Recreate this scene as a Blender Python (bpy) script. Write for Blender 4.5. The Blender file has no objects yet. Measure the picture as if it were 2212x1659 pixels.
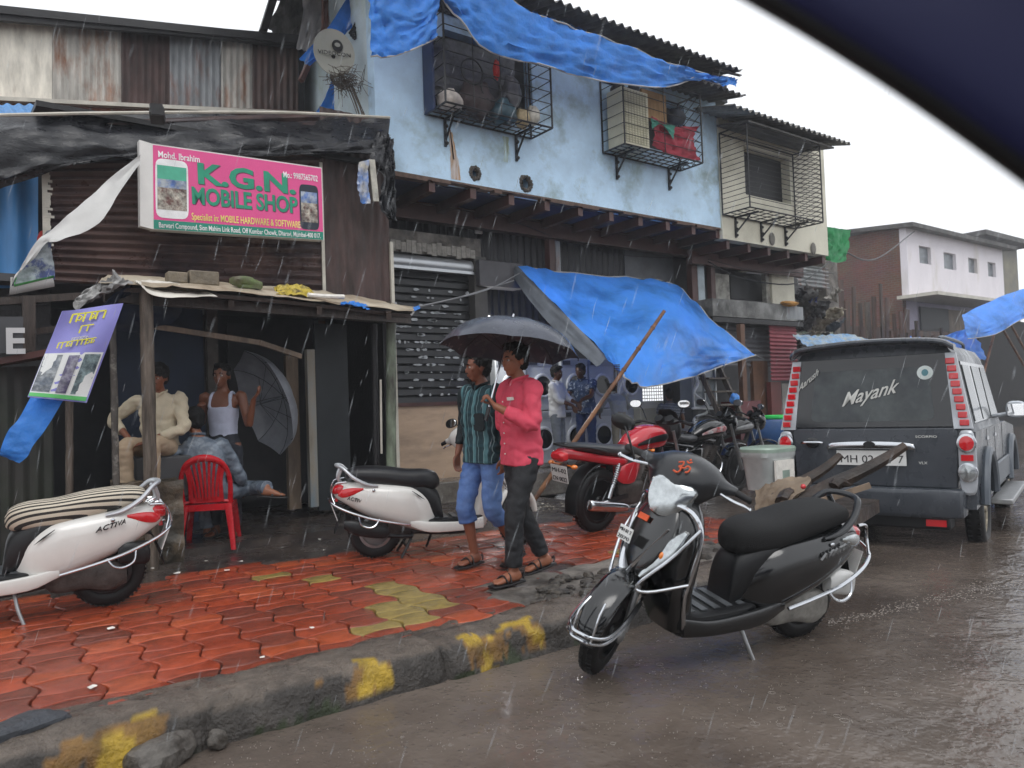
import bpy, bmesh, math, random
from mathutils import Vector as V, Matrix, Euler, noise
from math import sin, cos, pi, radians as R, sqrt, atan2

SC = bpy.context.scene
COL = SC.collection
random.seed(7)

# ---------------------------------------------------------------- camera
# the camera stands in a car at the kerb; X runs along the shop fronts, Y towards them, Z up
EYE = V((0, 0, 1.37)); FPX = 1620.0; PITCH = R(1.68); ROLL = R(2.0)
_f0 = V((.592, .806, 0)).normalized(); _r0 = V((_f0.y, -_f0.x, 0)); _u0 = V((0, 0, 1))
_f = _f0*cos(PITCH) + _u0*sin(PITCH); _u = _u0*cos(PITCH) - _f0*sin(PITCH)
_r = _r0*cos(ROLL) - _u*sin(ROLL); _up = _u*cos(ROLL) + _r0*sin(ROLL)
cam_d = bpy.data.cameras.new('camera'); cam = bpy.data.objects.new('camera', cam_d); COL.objects.link(cam)
m = Matrix((_r, _up, -_f)).transposed().to_4x4(); m.translation = EYE
cam.matrix_world = m
cam_d.sensor_width = 36; cam_d.lens = FPX/2212*36; cam_d.clip_start = .02; cam_d.clip_end = 2000
cam_d.dof.use_dof = True; cam_d.dof.focus_distance = 6.0; cam_d.dof.aperture_fstop = 3.6
SC.camera = cam

# ---------------------------------------------------------------- overcast sky, soft sun, exposure
SUN_EL, SUN_AZ = R(58), R(215)
w = bpy.data.worlds.new('World'); SC.world = w; w.use_nodes = True
nt = w.node_tree; nt.nodes.clear()
sky = nt.nodes.new('ShaderNodeTexSky'); sky.sky_type = 'NISHITA'; sky.sun_disc = False
sky.sun_elevation = SUN_EL; sky.sun_rotation = SUN_AZ; sky.dust_density = 6; sky.air_density = 1.0
hs = nt.nodes.new('ShaderNodeHueSaturation'); hs.inputs['Saturation'].default_value = .12
mx = nt.nodes.new('ShaderNodeMixRGB'); mx.inputs[0].default_value = .85; mx.inputs[2].default_value = (10.0, 10.3, 10.8, 1)
bg = nt.nodes.new('ShaderNodeBackground'); bg.inputs[1].default_value = .10
out = nt.nodes.new('ShaderNodeOutputWorld')
nt.links.new(sky.outputs[0], hs.inputs['Color']); nt.links.new(hs.outputs[0], mx.inputs[1])
nt.links.new(mx.outputs[0], bg.inputs[0]); nt.links.new(bg.outputs[0], out.inputs[0])
sd = bpy.data.lights.new('sun', 'SUN'); sd.energy = .6; sd.angle = R(30); sd.color = (1, .98, .95)
so = bpy.data.objects.new('sun', sd); COL.objects.link(so)
so.rotation_euler = (R(90)-SUN_EL, 0, R(-20))
SC.view_settings.view_transform = 'Standard'; SC.view_settings.look = 'None'
SC.view_settings.exposure = 0.42; SC.view_settings.gamma = 1
SC.render.engine = 'CYCLES'

# ---------------------------------------------------------------- where a sight line meets a plane
def ray(u, v): return (_f + _r*((u-1106)/FPX) - _up*((v-829.5)/FPX))
def PX(u, v, x): d = ray(u, v); return EYE + d*((x-EYE.x)/d.x)
def PY(u, v, y): d = ray(u, v); return EYE + d*((y-EYE.y)/d.y)
def PZ(u, v, z): d = ray(u, v); return EYE + d*((z-EYE.z)/d.z)
def PD(u, v, dist): return EYE + ray(u, v)*dist
def PP(u, v, p0, n): d = ray(u, v); return EYE + d*((p0-EYE).dot(n)/d.dot(n))

# ---------------------------------------------------------------- colours and materials
def lin(c):
    if isinstance(c, str):
        c = [int(c[i:i+2], 16)/255 for i in (0, 2, 4)]
    return tuple(x/12.92 if x <= .04045 else ((x+.055)/1.055)**2.4 for x in c[:3])
MATS = {}
def mat(name, col, rough=.6, metal=0, var=.25, scale=4, bump=.0, bscale=30, col2=None, mscale=2.0, thr=.5, soft=.12,
        coat=0, trans=0, stretch=None, emit=0, translucent=0, rvar=.0, alpha=1, attr=None, wet=0, ior=1.45, wave=None):
    """procedural material: two noise-mixed colours, value variation, roughness variation, bump"""
    if name in MATS: return MATS[name]
    m = bpy.data.materials.new(name); m.use_nodes = True; nt = m.node_tree; N = nt.nodes; L = nt.links
    b = N['Principled BSDF']; MATS[name] = m
    c = lin(col)
    tc = N.new('ShaderNodeTexCoord'); mp = N.new('ShaderNodeMapping'); L.new(tc.outputs['Object'], mp.inputs[0])
    if stretch: mp.inputs['Scale'].default_value = stretch
    def noi(s, det=5, rg=.55):
        n = N.new('ShaderNodeTexNoise'); n.inputs['Scale'].default_value = s; n.inputs['Detail'].default_value = det
        n.inputs['Roughness'].default_value = rg; L.new(mp.outputs[0], n.inputs['Vector']); return n
    cur = None
    if attr:
        a = N.new('ShaderNodeAttribute'); a.attribute_name = attr; cur = a.outputs['Color']
    if col2 is not None:
        n = noi(mscale, 8, .65); r = N.new('ShaderNodeValToRGB'); r.color_ramp.elements[0].position = max(0, thr-soft)
        r.color_ramp.elements[1].position = min(1, thr+soft); L.new(n.outputs['Fac'], r.inputs[0])
        mx = N.new('ShaderNodeMixRGB'); L.new(r.outputs[0], mx.inputs[0])
        if cur: L.new(cur, mx.inputs[1])
        else: mx.inputs[1].default_value = (*c, 1)
        mx.inputs[2].default_value = (*lin(col2), 1); cur = mx.outputs[0]
    if var > 0:
        n = noi(scale, 6, .6); mr = N.new('ShaderNodeMapRange'); mr.inputs[1].default_value = .3; mr.inputs[2].default_value = .7
        mr.inputs[3].default_value = 1-var; mr.inputs[4].default_value = 1+var
        L.new(n.outputs['Fac'], mr.inputs[0])
        mu = N.new('ShaderNodeMixRGB'); mu.blend_type = 'MULTIPLY'; mu.inputs[0].default_value = 1
        if cur: L.new(cur, mu.inputs[1])
        else: mu.inputs[1].default_value = (*c, 1)
        L.new(mr.outputs[0], mu.inputs[2]); cur = mu.outputs[0]
    if cur: L.new(cur, b.inputs['Base Color'])
    else: b.inputs['Base Color'].default_value = (*c, 1)
    b.inputs['Roughness'].default_value = rough; b.inputs['Metallic'].default_value = metal; b.inputs['IOR'].default_value = ior
    if rvar > 0:
        n = noi(scale*1.7, 4, .6); mr = N.new('ShaderNodeMapRange'); mr.inputs[1].default_value = .35; mr.inputs[2].default_value = .65
        mr.inputs[3].default_value = max(.02, rough-rvar); mr.inputs[4].default_value = min(1, rough+rvar)
        L.new(n.outputs['Fac'], mr.inputs[0]); L.new(mr.outputs[0], b.inputs['Roughness'])
    b.inputs['Coat Weight'].default_value = coat; b.inputs['Coat Roughness'].default_value = .06
    if trans: b.inputs['Transmission Weight'].default_value = trans
    if alpha < 1: b.inputs['Alpha'].default_value = alpha
    if emit:
        b.inputs['Emission Color'].default_value = (*c, 1); b.inputs['Emission Strength'].default_value = emit
    if bump > 0:
        n = noi(bscale, 6, .6); bp = N.new('ShaderNodeBump'); bp.inputs['Strength'].default_value = min(1, bump)
        bp.inputs['Distance'].default_value = .02 if bscale < 60 else .006
        L.new(n.outputs['Fac'], bp.inputs['Height']); L.new(bp.outputs[0], b.inputs['Normal'])
        if coat: L.new(bp.outputs[0], b.inputs['Coat Normal'])
    if translucent:
        t = N.new('ShaderNodeBsdfTranslucent'); ms = N.new('ShaderNodeMixShader'); ms.inputs[0].default_value = translucent
        if cur: L.new(cur, t.inputs[0])
        else: t.inputs[0].default_value = (*c, 1)
        L.new(b.outputs[0], ms.inputs[1]); L.new(t.outputs[0], ms.inputs[2])
        L.new(ms.outputs[0], N['Material Output'].inputs[0])
    return m

# ---------------------------------------------------------------- mesh builder
def sgn(x): return -1 if x < 0 else 1
def spow(x, p): return sgn(x)*abs(x)**p
def catmull(P, n):
    """points through P, n steps per span"""
    P = [V(p) for p in P]
    if len(P) < 3: return [P[0].lerp(P[-1], i/n) for i in range(n+1)]
    Q = [P[0]*2-P[1]] + P + [P[-1]*2-P[-2]]; o = []
    for i in range(1, len(Q)-2):
        a, b, c, d = Q[i-1], Q[i], Q[i+1], Q[i+2]
        for k in range(n):
            t = k/n
            o.append(.5*((2*b)+(c-a)*t+(2*a-5*b+4*c-d)*t*t+(3*b-a-3*c+d)*t**3))
    o.append(P[-1]); return o
class MB:
    def __init__(s): s.v = []; s.f = []; s.M = Matrix.Identity(4); s.uvs = None; s.cols = {}
    def add(s, vs, fs, col=None):
        k = len(s.v); s.v += [s.M @ V(p) for p in vs]
        for f in fs:
            if col is not None: s.cols[len(s.f)] = col
            s.f.append([k+i for i in f])
        return s
    def box(s, c, d, rot=None, taper=1.0):
        x, y, z = d[0]/2, d[1]/2, d[2]/2; vs = [V((a*x*(taper if e > 0 else 1), b*y*(taper if e > 0 else 1), e*z)) for e in (-1, 1) for b in (-1, 1) for a in (-1, 1)]
        Rm = Euler(rot).to_matrix() if rot else Matrix.Identity(3)
        return s.add([Rm @ p + V(c) for p in vs], [(0, 2, 3, 1), (4, 5, 7, 6), (0, 1, 5, 4), (2, 6, 7, 3), (0, 4, 6, 2), (1, 3, 7, 5)])
    def box2(s, a, b):
        a, b = V(a), V(b); return s.box((a+b)/2, [abs(q) for q in (b-a)])
    def bar(s, a, b, w, h=None, up=(0, 0, 1)):
        a, b = V(a), V(b); h = h or w; d = (b-a).normalized(); u = V(up)
        if abs(d.dot(u)) > .98: u = V((0, 1, 0))
        x = d.cross(u).normalized()*w/2; y = x.cross(d).normalized()*h/2
        vs = [p+sx*x+sy*y for p in (a, b) for sx, sy in ((-1, -1), (1, -1), (1, 1), (-1, 1))]
        return s.add(vs, [(3, 2, 1, 0), (4, 5, 6, 7), (0, 1, 5, 4), (1, 2, 6, 5), (2, 3, 7, 6), (3, 0, 4, 7)])
    def slab(s, pts, n, t):
        """planar polygon given thickness t backwards along n"""
        n = V(n).normalized(); P = [V(p) for p in pts]; k = len(P)
        vs = P + [p-n*t for p in P]
        fs = [list(range(k)), list(range(2*k-1, k-1, -1))] + [(i, k+i, k+(i+1) % k, (i+1) % k) for i in range(k)]
        return s.add(vs, fs)
    def ring_surface(s, rings, cap=True, closed=False):
        n = len(rings[0]); vs = [p for r in rings for p in r]; fs = []
        m_ = len(rings)
        for i in range(m_-1 + (1 if closed else 0)):
            a, b = i*n, ((i+1) % m_)*n
            for j in range(n): fs.append((a+j, a+(j+1) % n, b+(j+1) % n, b+j))
        if cap and not closed: fs += [list(range(n))[::-1], list(range((m_-1)*n, m_*n))]
        return s.add(vs, fs)
    def tube(s, pts, r, n=8, step=4, smooth=True, flat=1.0, close=False):
        P = catmull(pts, step) if smooth and len(pts) > 2 else [V(p) for p in pts]
        if close: P = P[:-1] if (P[0]-P[-1]).length < 1e-5 else P
        rs = r if isinstance(r, (list, tuple)) else [r]*len(pts)
        rings = []; up = None; m_ = len(P)
        for i, p in enumerate(P):
            d = (P[(i+1) % m_]-P[i-1]) if close else (P[min(i+1, m_-1)]-P[max(i-1, 0)])
            d.normalize()
            if up is None:
                up = V((0, 0, 1)) if abs(d.z) < .9 else V((1, 0, 0))
            x = d.cross(up).normalized(); up = x.cross(d).normalized()
            t = i/(m_-1)*(len(rs)-1); k = min(int(t), len(rs)-2) if len(rs) > 1 else 0
            rr = rs[0] if len(rs) == 1 else rs[k]+(rs[k+1]-rs[k])*(t-k)
            rings.append([p + x*cos(2*pi*j/n)*rr + up*sin(2*pi*j/n)*rr*flat for j in range(n)])
        return s.ring_surface(rings, closed=close)
    def cyl(s, a, b, r, r2=None, n=16): return s.tube([a, b], [r, r if r2 is None else r2], n=n, smooth=False)
    def loft(s, st, n=24, step=4, e=2.4):
        """stations (centre, half width along y', half height, [exponent], [tilt axis u, v]); default ring plane is y,z"""
        C = catmull([V(q[0]) for q in st], step)
        A = catmull([V((q[1], q[2], q[3] if len(q) > 3 and q[3] else e)) for q in st], step)
        U = catmull([V(q[4]) if len(q) > 4 else V((0, 1, 0)) for q in st], step)
        W = catmull([V(q[5]) if len(q) > 5 else V((0, 0, 1)) for q in st], step)
        rings = []
        for c, a, u, w_ in zip(C, A, U, W):
            ex = 2/max(.5, a.z); u = u.normalized(); w_ = w_.normalized()
            rings.append([c + u*max(.0005, a.x)*spow(cos(2*pi*j/n), ex) + w_*max(.0005, a.y)*spow(sin(2*pi*j/n), ex) for j in range(n)])
        return s.ring_surface(rings)
    def lathe(s, prof, c=(0, 0, 0), axis='z', n=24):
        rings = []
        for r, h in prof:
            rg = []
            for j in range(n):
                a = 2*pi*j/n; p = (r*cos(a), r*sin(a), h)
                if axis == 'y': p = (p[0], p[2], -p[1])
                if axis == 'x': p = (p[2], p[0], p[1])
                rg.append(V(c)+V(p))
            rings.append(rg)
        return s.ring_surface(rings, cap=True)
    def torus(s, c, R_, r, axis='y', n=40, k=12, sq=2.0):
        rings = []
        for i in range(n):
            a = 2*pi*i/n; rg = []
            for j in range(k):
                b = 2*pi*j/k; rr = R_+r*spow(cos(b), 2/sq); h = r*spow(sin(b), 2/sq)
                p = (rr*cos(a), rr*sin(a), h)
                if axis == 'y': p = (p[0], p[2], p[1])
                if axis == 'x': p = (p[2], p[0], p[1])
                rg.append(V(c)+V(p))
            rings.append(rg)
        return s.ring_surface(rings, closed=True)
    def ball(s, c, r, n=16, k=10, rot=None):
        r = (r, r, r) if not isinstance(r, (tuple, list)) else r
        Rm = Euler(rot).to_matrix() if rot else Matrix.Identity(3); rings = []
        for i in range(k+1):
            t = pi*(i/k); t = min(max(t, .02), pi-.02)
            rings.append([V(c)+Rm @ V((r[0]*sin(t)*cos(2*pi*j/n), r[1]*sin(t)*sin(2*pi*j/n), -r[2]*cos(t))) for j in range(n)])
        return s.ring_surface(rings)
    def grid(s, rows, t=0, col=None):
        """open surface from rows of points; t>0 gives thickness"""
        a, b = len(rows), len(rows[0]); vs = [V(p) for r in rows for p in r]
        fs = [(i*b+j, i*b+j+1, (i+1)*b+j+1, (i+1)*b+j) for i in range(a-1) for j in range(b-1)]
        if t:
            nr = [V((0, 0, 0)) for _ in vs]
            for f in fs:
                n_ = (vs[f[2]]-vs[f[0]]).cross(vs[f[3]]-vs[f[1]])
                for i in f: nr[i] += n_
            k = len(vs); vs2 = [p - (q.normalized()*t if q.length > 0 else V((0, 0, t))) for p, q in zip(vs, nr)]
            edge = [(0, j, 1) for j in range(b-1)]
            fs2 = [tuple(k+i for i in f[::-1]) for f in fs]
            bd = [j for j in range(b)] + [i*b+b-1 for i in range(1, a)] + [(a-1)*b+j for j in range(b-2, -1, -1)] + [i*b for i in range(a-2, 0, -1)]
            fs3 = [(bd[(i+1) % len(bd)], bd[i], k+bd[i], k+bd[(i+1) % len(bd)]) for i in range(len(bd))]
            return s.add(vs+vs2, fs+fs2+fs3, col)
        return s.add(vs, fs, col)
def mesh_of(name, mb, ma, smooth=30, bevel=0):
    me = bpy.data.meshes.new(name); me.from_pydata([tuple(p) for p in mb.v], [], mb.f); me.validate()
    if ma: me.materials.append(ma)
    if mb.cols:
        at = me.attributes.new('tint', 'FLOAT_COLOR', 'FACE')
        for i, p in enumerate(me.polygons): at.data[i].color = (*mb.cols.get(i, (.5, .5, .5)), 1)
    bm = bmesh.new(); bm.from_mesh(me)
    bmesh.ops.recalc_face_normals(bm, faces=bm.faces)
    bm.to_mesh(me); bm.free()
    if smooth:
        me.shade_smooth(); me.set_sharp_from_angle(angle=R(smooth))
    return me
def tag(o, label=None, cat=None, group=None, kind=None):
    if label: o['label'] = label
    if cat: o['category'] = cat
    if group: o['group'] = group
    if kind: o['kind'] = kind
    return o
def thing(name, loc, label, cat, group=None, rot=(0, 0, 0), scale=1):
    o = bpy.data.objects.new(name, None); COL.objects.link(o); o.location = loc; o.rotation_euler = rot
    o.scale = (scale,)*3; o.empty_display_size = .1
    return tag(o, label, cat, group)
def obj(name, mb, ma, parent=None, world=True, smooth=30, bevel=0, label=None, cat=None, group=None, kind=None):
    me = mesh_of(name, mb, ma, smooth) if isinstance(mb, MB) else mb
    if not isinstance(mb, MB) and ma: me.materials.clear(); me.materials.append(ma)
    o = bpy.data.objects.new(name, me); COL.objects.link(o)
    if parent:
        o.parent = parent
        if world:
            root = parent
            mats = []
            while root: mats.append(Matrix.LocRotScale(root.location, root.rotation_euler, root.scale)); root = root.parent
            M_ = Matrix.Identity(4)
            for q in reversed(mats): M_ = M_ @ q
            o.matrix_parent_inverse = M_.inverted()
    if bevel:
        b = o.modifiers.new('bevel', 'BEVEL'); b.width = bevel; b.segments = 2; b.limit_method = 'ANGLE'; b.angle_limit = R(40)
        b.harden_normals = False
    return tag(o, label, cat, group, kind)
def dup(root, loc=None, rot=None, label=None):
    r = root.copy(); COL.objects.link(r)
    if loc is not None: r.location = loc
    if rot is not None: r.rotation_euler = rot
    if label: r['label'] = label
    for ch in list(root.children):
        c = ch.copy(); COL.objects.link(c); c.parent = r
        for g in ch.children:
            d = g.copy(); COL.objects.link(d); d.parent = c
    return r
_fonts = {}
def text_mb(s, size, at, xd, yd, ext=.001, off=0.0, sx=1.0, align='LEFT', shear=0, space=1.0):
    """lettering as a mesh, laid from point at along xd (reading direction) and yd (up)"""
    cu = bpy.data.curves.new('lettering', 'FONT'); cu.body = s; cu.size = size; cu.extrude = ext; cu.offset = off*size
    cu.align_x = align; cu.shear = shear; cu.space_character = space; cu.resolution_u = 3
    o = bpy.data.objects.new('lettering', cu); me = bpy.data.meshes.new_from_object(o)
    X = V(xd).normalized(); Y = V(yd).normalized(); Z = X.cross(Y).normalized()
    mb = MB(); vs = [V(at) + X*(p.co.x*sx) + Y*p.co.y + Z*p.co.z for p in me.vertices]
    mb.add(vs, [list(p.vertices) for p in me.polygons])
    bpy.data.objects.remove(o); bpy.data.curves.remove(cu); bpy.data.meshes.remove(me)
    return mb
def fbm(p, s=1.0, o=3):
    p = V(p)*s; t = 0; a = 1
    for _ in range(o): t += a*noise.noise(p); p = p*2.03+V((3.1, 1.7, 2.3)); a *= .5
    return t
def sheet(p00, p10, p11, p01, amp=.012, pitch=.076, along='v', t=.0015, seg=None, wob=.004, nu=None, nv=None):
    """corrugated sheet between four corners (p00 lower left, p10 lower right, p11 upper right, p01 upper left);
    ridges run 'v' (up) or 'u' (across)"""
    p00, p10, p11, p01 = map(V, (p00, p10, p11, p01)); W = ((p10-p00).length+(p11-p01).length)/2; H = ((p01-p00).length+(p11-p10).length)/2
    n = (p10-p00).cross(p01-p00).normalized(); nu_ = nu or max(2, int(W/pitch*8) if along == 'v' else int(W/.3)+1)
    nv_ = nv or max(2, int(H/pitch*8) if along == 'u' else int(H/.3)+1); rows = []
    sd_ = random.random()*9
    for j in range(nv_+1):
        r = []; b = j/nv_
        for i in range(nu_+1):
            a = i/nu_; p = p00.lerp(p10, a).lerp(p01.lerp(p11, a), b)
            ph = (a*W if along == 'v' else b*H)/pitch*2*pi
            p = p + n*(amp*sin(ph) + wob*noise.noise(V((a*W*1.5, b*H*1.5, sd_)))); r.append(p)
        rows.append(r)
    return MB().grid(rows, t=t)
def cloth(ctrl, nu=8, nv=8, amp=.02, fs=2.0, t=.002, seed=0, dirn=None, stretch=(1, 1), fine=.0):
    """draped sheet through a grid of control points, with folds"""
    rows = [catmull(r, nu) for r in ctrl]; cols = list(zip(*rows)); cols = [catmull(c, nv) for c in cols]; rows = [list(r) for r in zip(*cols)]
    a, b = len(rows), len(rows[0]); o = []
    for i in range(a):
        r = []
        for j in range(b):
            p = rows[i][j]; du = rows[i][min(j+1, b-1)]-rows[i][max(j-1, 0)]; dv = rows[min(i+1, a-1)][j]-rows[max(i-1, 0)][j]
            n = du.cross(dv); n = n.normalized() if n.length > 1e-9 else V((0, -1, 0))
            if dirn: n = V(dirn)
            q = V((j/(b-1)*stretch[0]*fs*3, i/(a-1)*stretch[1]*fs*3, seed*7.3))
            h = abs(noise.noise(q))*1.7-.4 + .4*noise.noise(q*2.3) + .55*(1-abs(noise.noise(V((q.x*.9+q.y*.7, q.y*.5-q.x*.3, q.z+3)))*2.2))**3 - .25*(1-min(1, abs(noise.noise(V((q.x*1.6-q.y*1.1, q.y*1.3, q.z+8))))*4))**2
            r.append(p+n*(amp*h + fine*noise.noise(p*25)))
        o.append(r)
    return MB().grid(o, t=t)
# ================================================================ ground
M_water = mat('muddy_water', '685e56', rough=.05, var=.22, scale=.9, col2='473e38', mscale=.5, bump=.0, ior=1.34, rvar=.07)
nt = M_water.node_tree; N = nt.nodes; L = nt.links; b = N['Principled BSDF']
tc = N.new('ShaderNodeTexCoord'); acc = None
for k, (s, st, kind) in enumerate(((2.2, .10, 'n'), (9, .045, 'n'), (34, .016, 'n'), (23, .016, 'v'))):
    if kind == 'n':
        n = N.new('ShaderNodeTexNoise'); n.inputs['Scale'].default_value = s; n.inputs['Detail'].default_value = 3; n.inputs['Distortion'].default_value = .6; o = n.outputs['Fac']
    else:
        n = N.new('ShaderNodeTexVoronoi'); n.inputs['Scale'].default_value = s; n.feature = 'F1'
        mr = N.new('ShaderNodeMapRange'); mr.inputs[2].default_value = .35; mr.inputs[3].default_value = 1; mr.inputs[4].default_value = 0
        L.new(n.outputs['Distance'], mr.inputs[0]); o = mr.outputs[0]
    L.new(tc.outputs['Object'], n.inputs['Vector'])
    bp = N.new('ShaderNodeBump'); bp.inputs['Strength'].default_value = 1; bp.inputs['Distance'].default_value = st*((.22 if s < 20 else .16) if kind == 'n' else .16)
    L.new(o, bp.inputs['Height'])
    if acc: L.new(acc, bp.inputs['Normal'])
    acc = bp.outputs[0]
L.new(acc, b.inputs['Normal'])
mb = MB(); mb.grid([[V((x, y, 0)) for x in (-60, -8, 0, 8, 20, 60, 400)] for y in (-200, -20, 0, 3.4, 20, 60, 400)])
obj('road', mb, M_water, kind='structure')

M_dark = mat('wet_dark_concrete', '2f2a29', rough=.22, var=.35, scale=2.5, col2='4a423d', mscale=3.5, bump=.35, bscale=14, rvar=.16)
M_conc = mat('worn_concrete', '77716a', rough=.55, var=.3, scale=5, col2='3c3834', mscale=3, bump=.5, bscale=25, rvar=.2)
KX1 = 6.3            # the pavement breaks off here
rnd = random.Random(3)
mb = MB(); xs = [-6+i*.3 for i in range(42)]; rows = []
for j in range(28):
    y = 3.5+j*.22
    rows.append([V((min(x, KX1+.25*noise.noise(V((0, y*2, 0)))), y, .128+.012*noise.noise(V((x*.8, y*.8, 2))))) for x in xs])
mb.grid(rows, t=.2)
obj('pavement', mb, M_dark, kind='structure')

# interlocking pavers, each with its own colour and seat
M_tile = mat('glazed_red_paver', 'a8442a', rough=.15, var=.22, scale=14, attr='tint', bump=.5, bscale=110, col2='4f2a1e', mscale=1.6, thr=.80, soft=.10, rvar=.12, coat=.2)
mb = MB(); TW, TP = .25, .178
ol = [PZ(u, v, .15) for u, v in ((860, 1262), (905, 1290), (850, 1300), (885, 1330), (850, 1345), (590, 1243), (660, 1252), (830, 1275), (905, 1310), (870, 1318), (1345, 1195), (1330,1178), (1385,1200))]
yy = 3.72
for r in range(-1, 15):
    for k in range(-24, 27):
        x0, x1 = k*TW, (k+1)*TW; y0, y1 = 3.66+r*TP, 3.66+(r+1)*TP
        cx, cy = (x0+x1)/2, (y0+y1)/2
        if cx > KX1-.1+.3*noise.noise(V((cy*1.7, 0, 1))): continue
        if cy > 6.15+.22*noise.noise(V((cx*.9, 0, 4)))+(.15 if cx < 1 else 0): continue
        if cy < 3.74: continue
        if cx > 2.75 and cy < 4.28+.2*noise.noise(V((cx*2, 3, 0))): continue
        if cx > 3.3 and noise.noise(V((cx*1.3, cy*1.3, 9))) > .42: continue
        pts = []; NS = 9
        par = 1 if (r+k) % 2 else -1; a, b_ = .030, .026
        for i in range(NS): t = i/NS; pts.append((x0+t*TW, y0 - par*a*sin(pi*t)))
        for i in range(NS): t = i/NS; pts.append((x1 - par*b_*sin(pi*t), y0+t*TP))
        for i in range(NS): t = 1-i/NS; pts.append((x0+t*TW, y1 + par*a*sin(pi*t)))
        for i in range(NS): t = 1-i/NS; pts.append((x0 + par*b_*sin(pi*t), y0+t*TP))
        z = .150+rnd.uniform(-.002, .002)+.008*noise.noise(V((cx*.9, cy*.9, 2))); tx, ty = rnd.uniform(-.012, .012), rnd.uniform(-.012, .012)
        def rg(s, dz): return [V((cx+(p[0]-cx)*(1-s/TW*2), cy+(p[1]-cy)*(1-s/TP*2), z+dz+(p[0]-cx)*tx+(p[1]-cy)*ty)) for p in pts]
        c = [(.44, .078, .030), (.39, .068, .028), (.33, .068, .034), (.25, .062, .036), (.50, .10, .036)][rnd.choice((0, 0, 1, 1, 2, 3, 4))]
        q = rnd.uniform(.85, 1.12); c = tuple(w_*q*.70 for w_ in c)
        if any((V((cx, cy))-o_.xy).length < .12 for o_ in ol): c = (.26, .19, .055)
        a0 = len(mb.v); R3 = [rg(.004, -.03), rg(.004, -.009), rg(.007, -.003), rg(.013, 0)]
        n = len(pts); mb.add([p for r_ in R3 for p in r_], [(i*n+j, i*n+(j+1) % n, (i+1)*n+(j+1) % n, (i+1)*n+j) for i in range(3) for j in range(n)] + [list(range(3*n, 4*n))], c)
obj('paving_tiles', mb, M_tile, kind='structure', smooth=25)

# kerb with worn paint and moss
M_kerb = mat('kerb_stone', '4a443e', rough=.42, var=.45, scale=9, attr='tint', bump=1, bscale=48, rvar=.2)
yel = []
for (ua, va, ub, vb) in ((95, 1600, 375, 1570), (690, 1500, 850, 1450), (1015, 1400, 1175, 1370)):
    yel.append((PY(ua, va, 3.32).x, PY(ub, vb, 3.32).x))
prof = [(3.27, -.08), (3.285, -.02), (3.29, .02), (3.30, .05), (3.31, .08), (3.32, .11), (3.335, .137), (3.36, .157), (3.39, .168), (3.43, .172), (3.48, .174), (3.53, .172), (3.58, .17), (3.63, .165), (3.68, .15), (3.72, .125)]
rows = []; cols = []; nx = 620; x0, x1 = -6.0, 5.9
mb = MB(); gy = []
for i in range(nx+1):
    x = x0+(x1-x0)*i/nx; r = []
    jt = ((x+.35) % 1.16); d = min(jt, 1.16-jt); dip = .022*math.exp(-(d/.025)**2)
    blk = int((x+.35)//1.16); off = .012*sin(blk*2.1)
    dmg = max(0, noise.noise(V((x*1.1, 5, 5)))-.15)*.12
    for (y, z) in prof:
        q = V((x, y+off, z)); n1 = fbm((x*4, y*6, z*9), 1.0, 3)*.016 + fbm((x*16, y*16, z*16), 1, 2)*.009
        fr = 1 if z < .15 else .5
        q.y += dip*fr+n1*1.2*fr+(dmg*.5 if y < 3.4 else 0); q.z += (n1*.8-dip*.7-dmg*.7) if z > .02 else 0
        r.append(q)
    gy.append(r)
kk = len(prof)
mb.v = [p for r in gy for p in r]
for i in range(nx):
    for j in range(kk-1):
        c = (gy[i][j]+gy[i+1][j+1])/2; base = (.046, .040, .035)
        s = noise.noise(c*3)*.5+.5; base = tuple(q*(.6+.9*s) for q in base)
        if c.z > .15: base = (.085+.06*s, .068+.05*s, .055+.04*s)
        py = any(a < c.x < b_ for a, b_ in yel)
        f = fbm(c*V((1, 1, 1)).x, 5, 4)
        f = fbm(c, 6, 4)
        if py and c.y < 3.45 and f > -.28+(.5 if c.z < .04 else 0)+(.5 if c.y > 3.38 else 0): base = (.20+.10*f, .11+.07*f, .03) if f < .22 else (.38, .25, .03)
        elif c.z < .10 and fbm(c, 3.1, 4)-(c.z*5)+.1 > 0: base = (.025, .034, .014)
        cols.append(base)
        mb.f.append([i*kk+j, (i+1)*kk+j, (i+1)*kk+j+1, i*kk+j+1])
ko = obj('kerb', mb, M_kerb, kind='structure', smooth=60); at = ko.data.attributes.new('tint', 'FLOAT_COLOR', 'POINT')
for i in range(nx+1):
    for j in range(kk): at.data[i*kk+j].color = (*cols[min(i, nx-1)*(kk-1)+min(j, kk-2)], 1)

# mortar strip between kerb and pavers
M_mud = mat('wet_mortar', '5d5148', rough=.3, var=.4, scale=8, col2='38302a', mscale=5, bump=.8, bscale=30, rvar=.2)
rows = []
for j in range(9):
    rows.append([V((-6+i*.05, 3.60+j*.02+.05*noise.noise(V((i*.16, j*.1, 0))), .150+.010*fbm((i*.35, j*.35, 4))+(-.02 if j in (0, 8) else .0))) for i in range(240)])
obj('mortar_strip', MB().grid(rows), M_mud, kind='structure', smooth=60)

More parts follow.
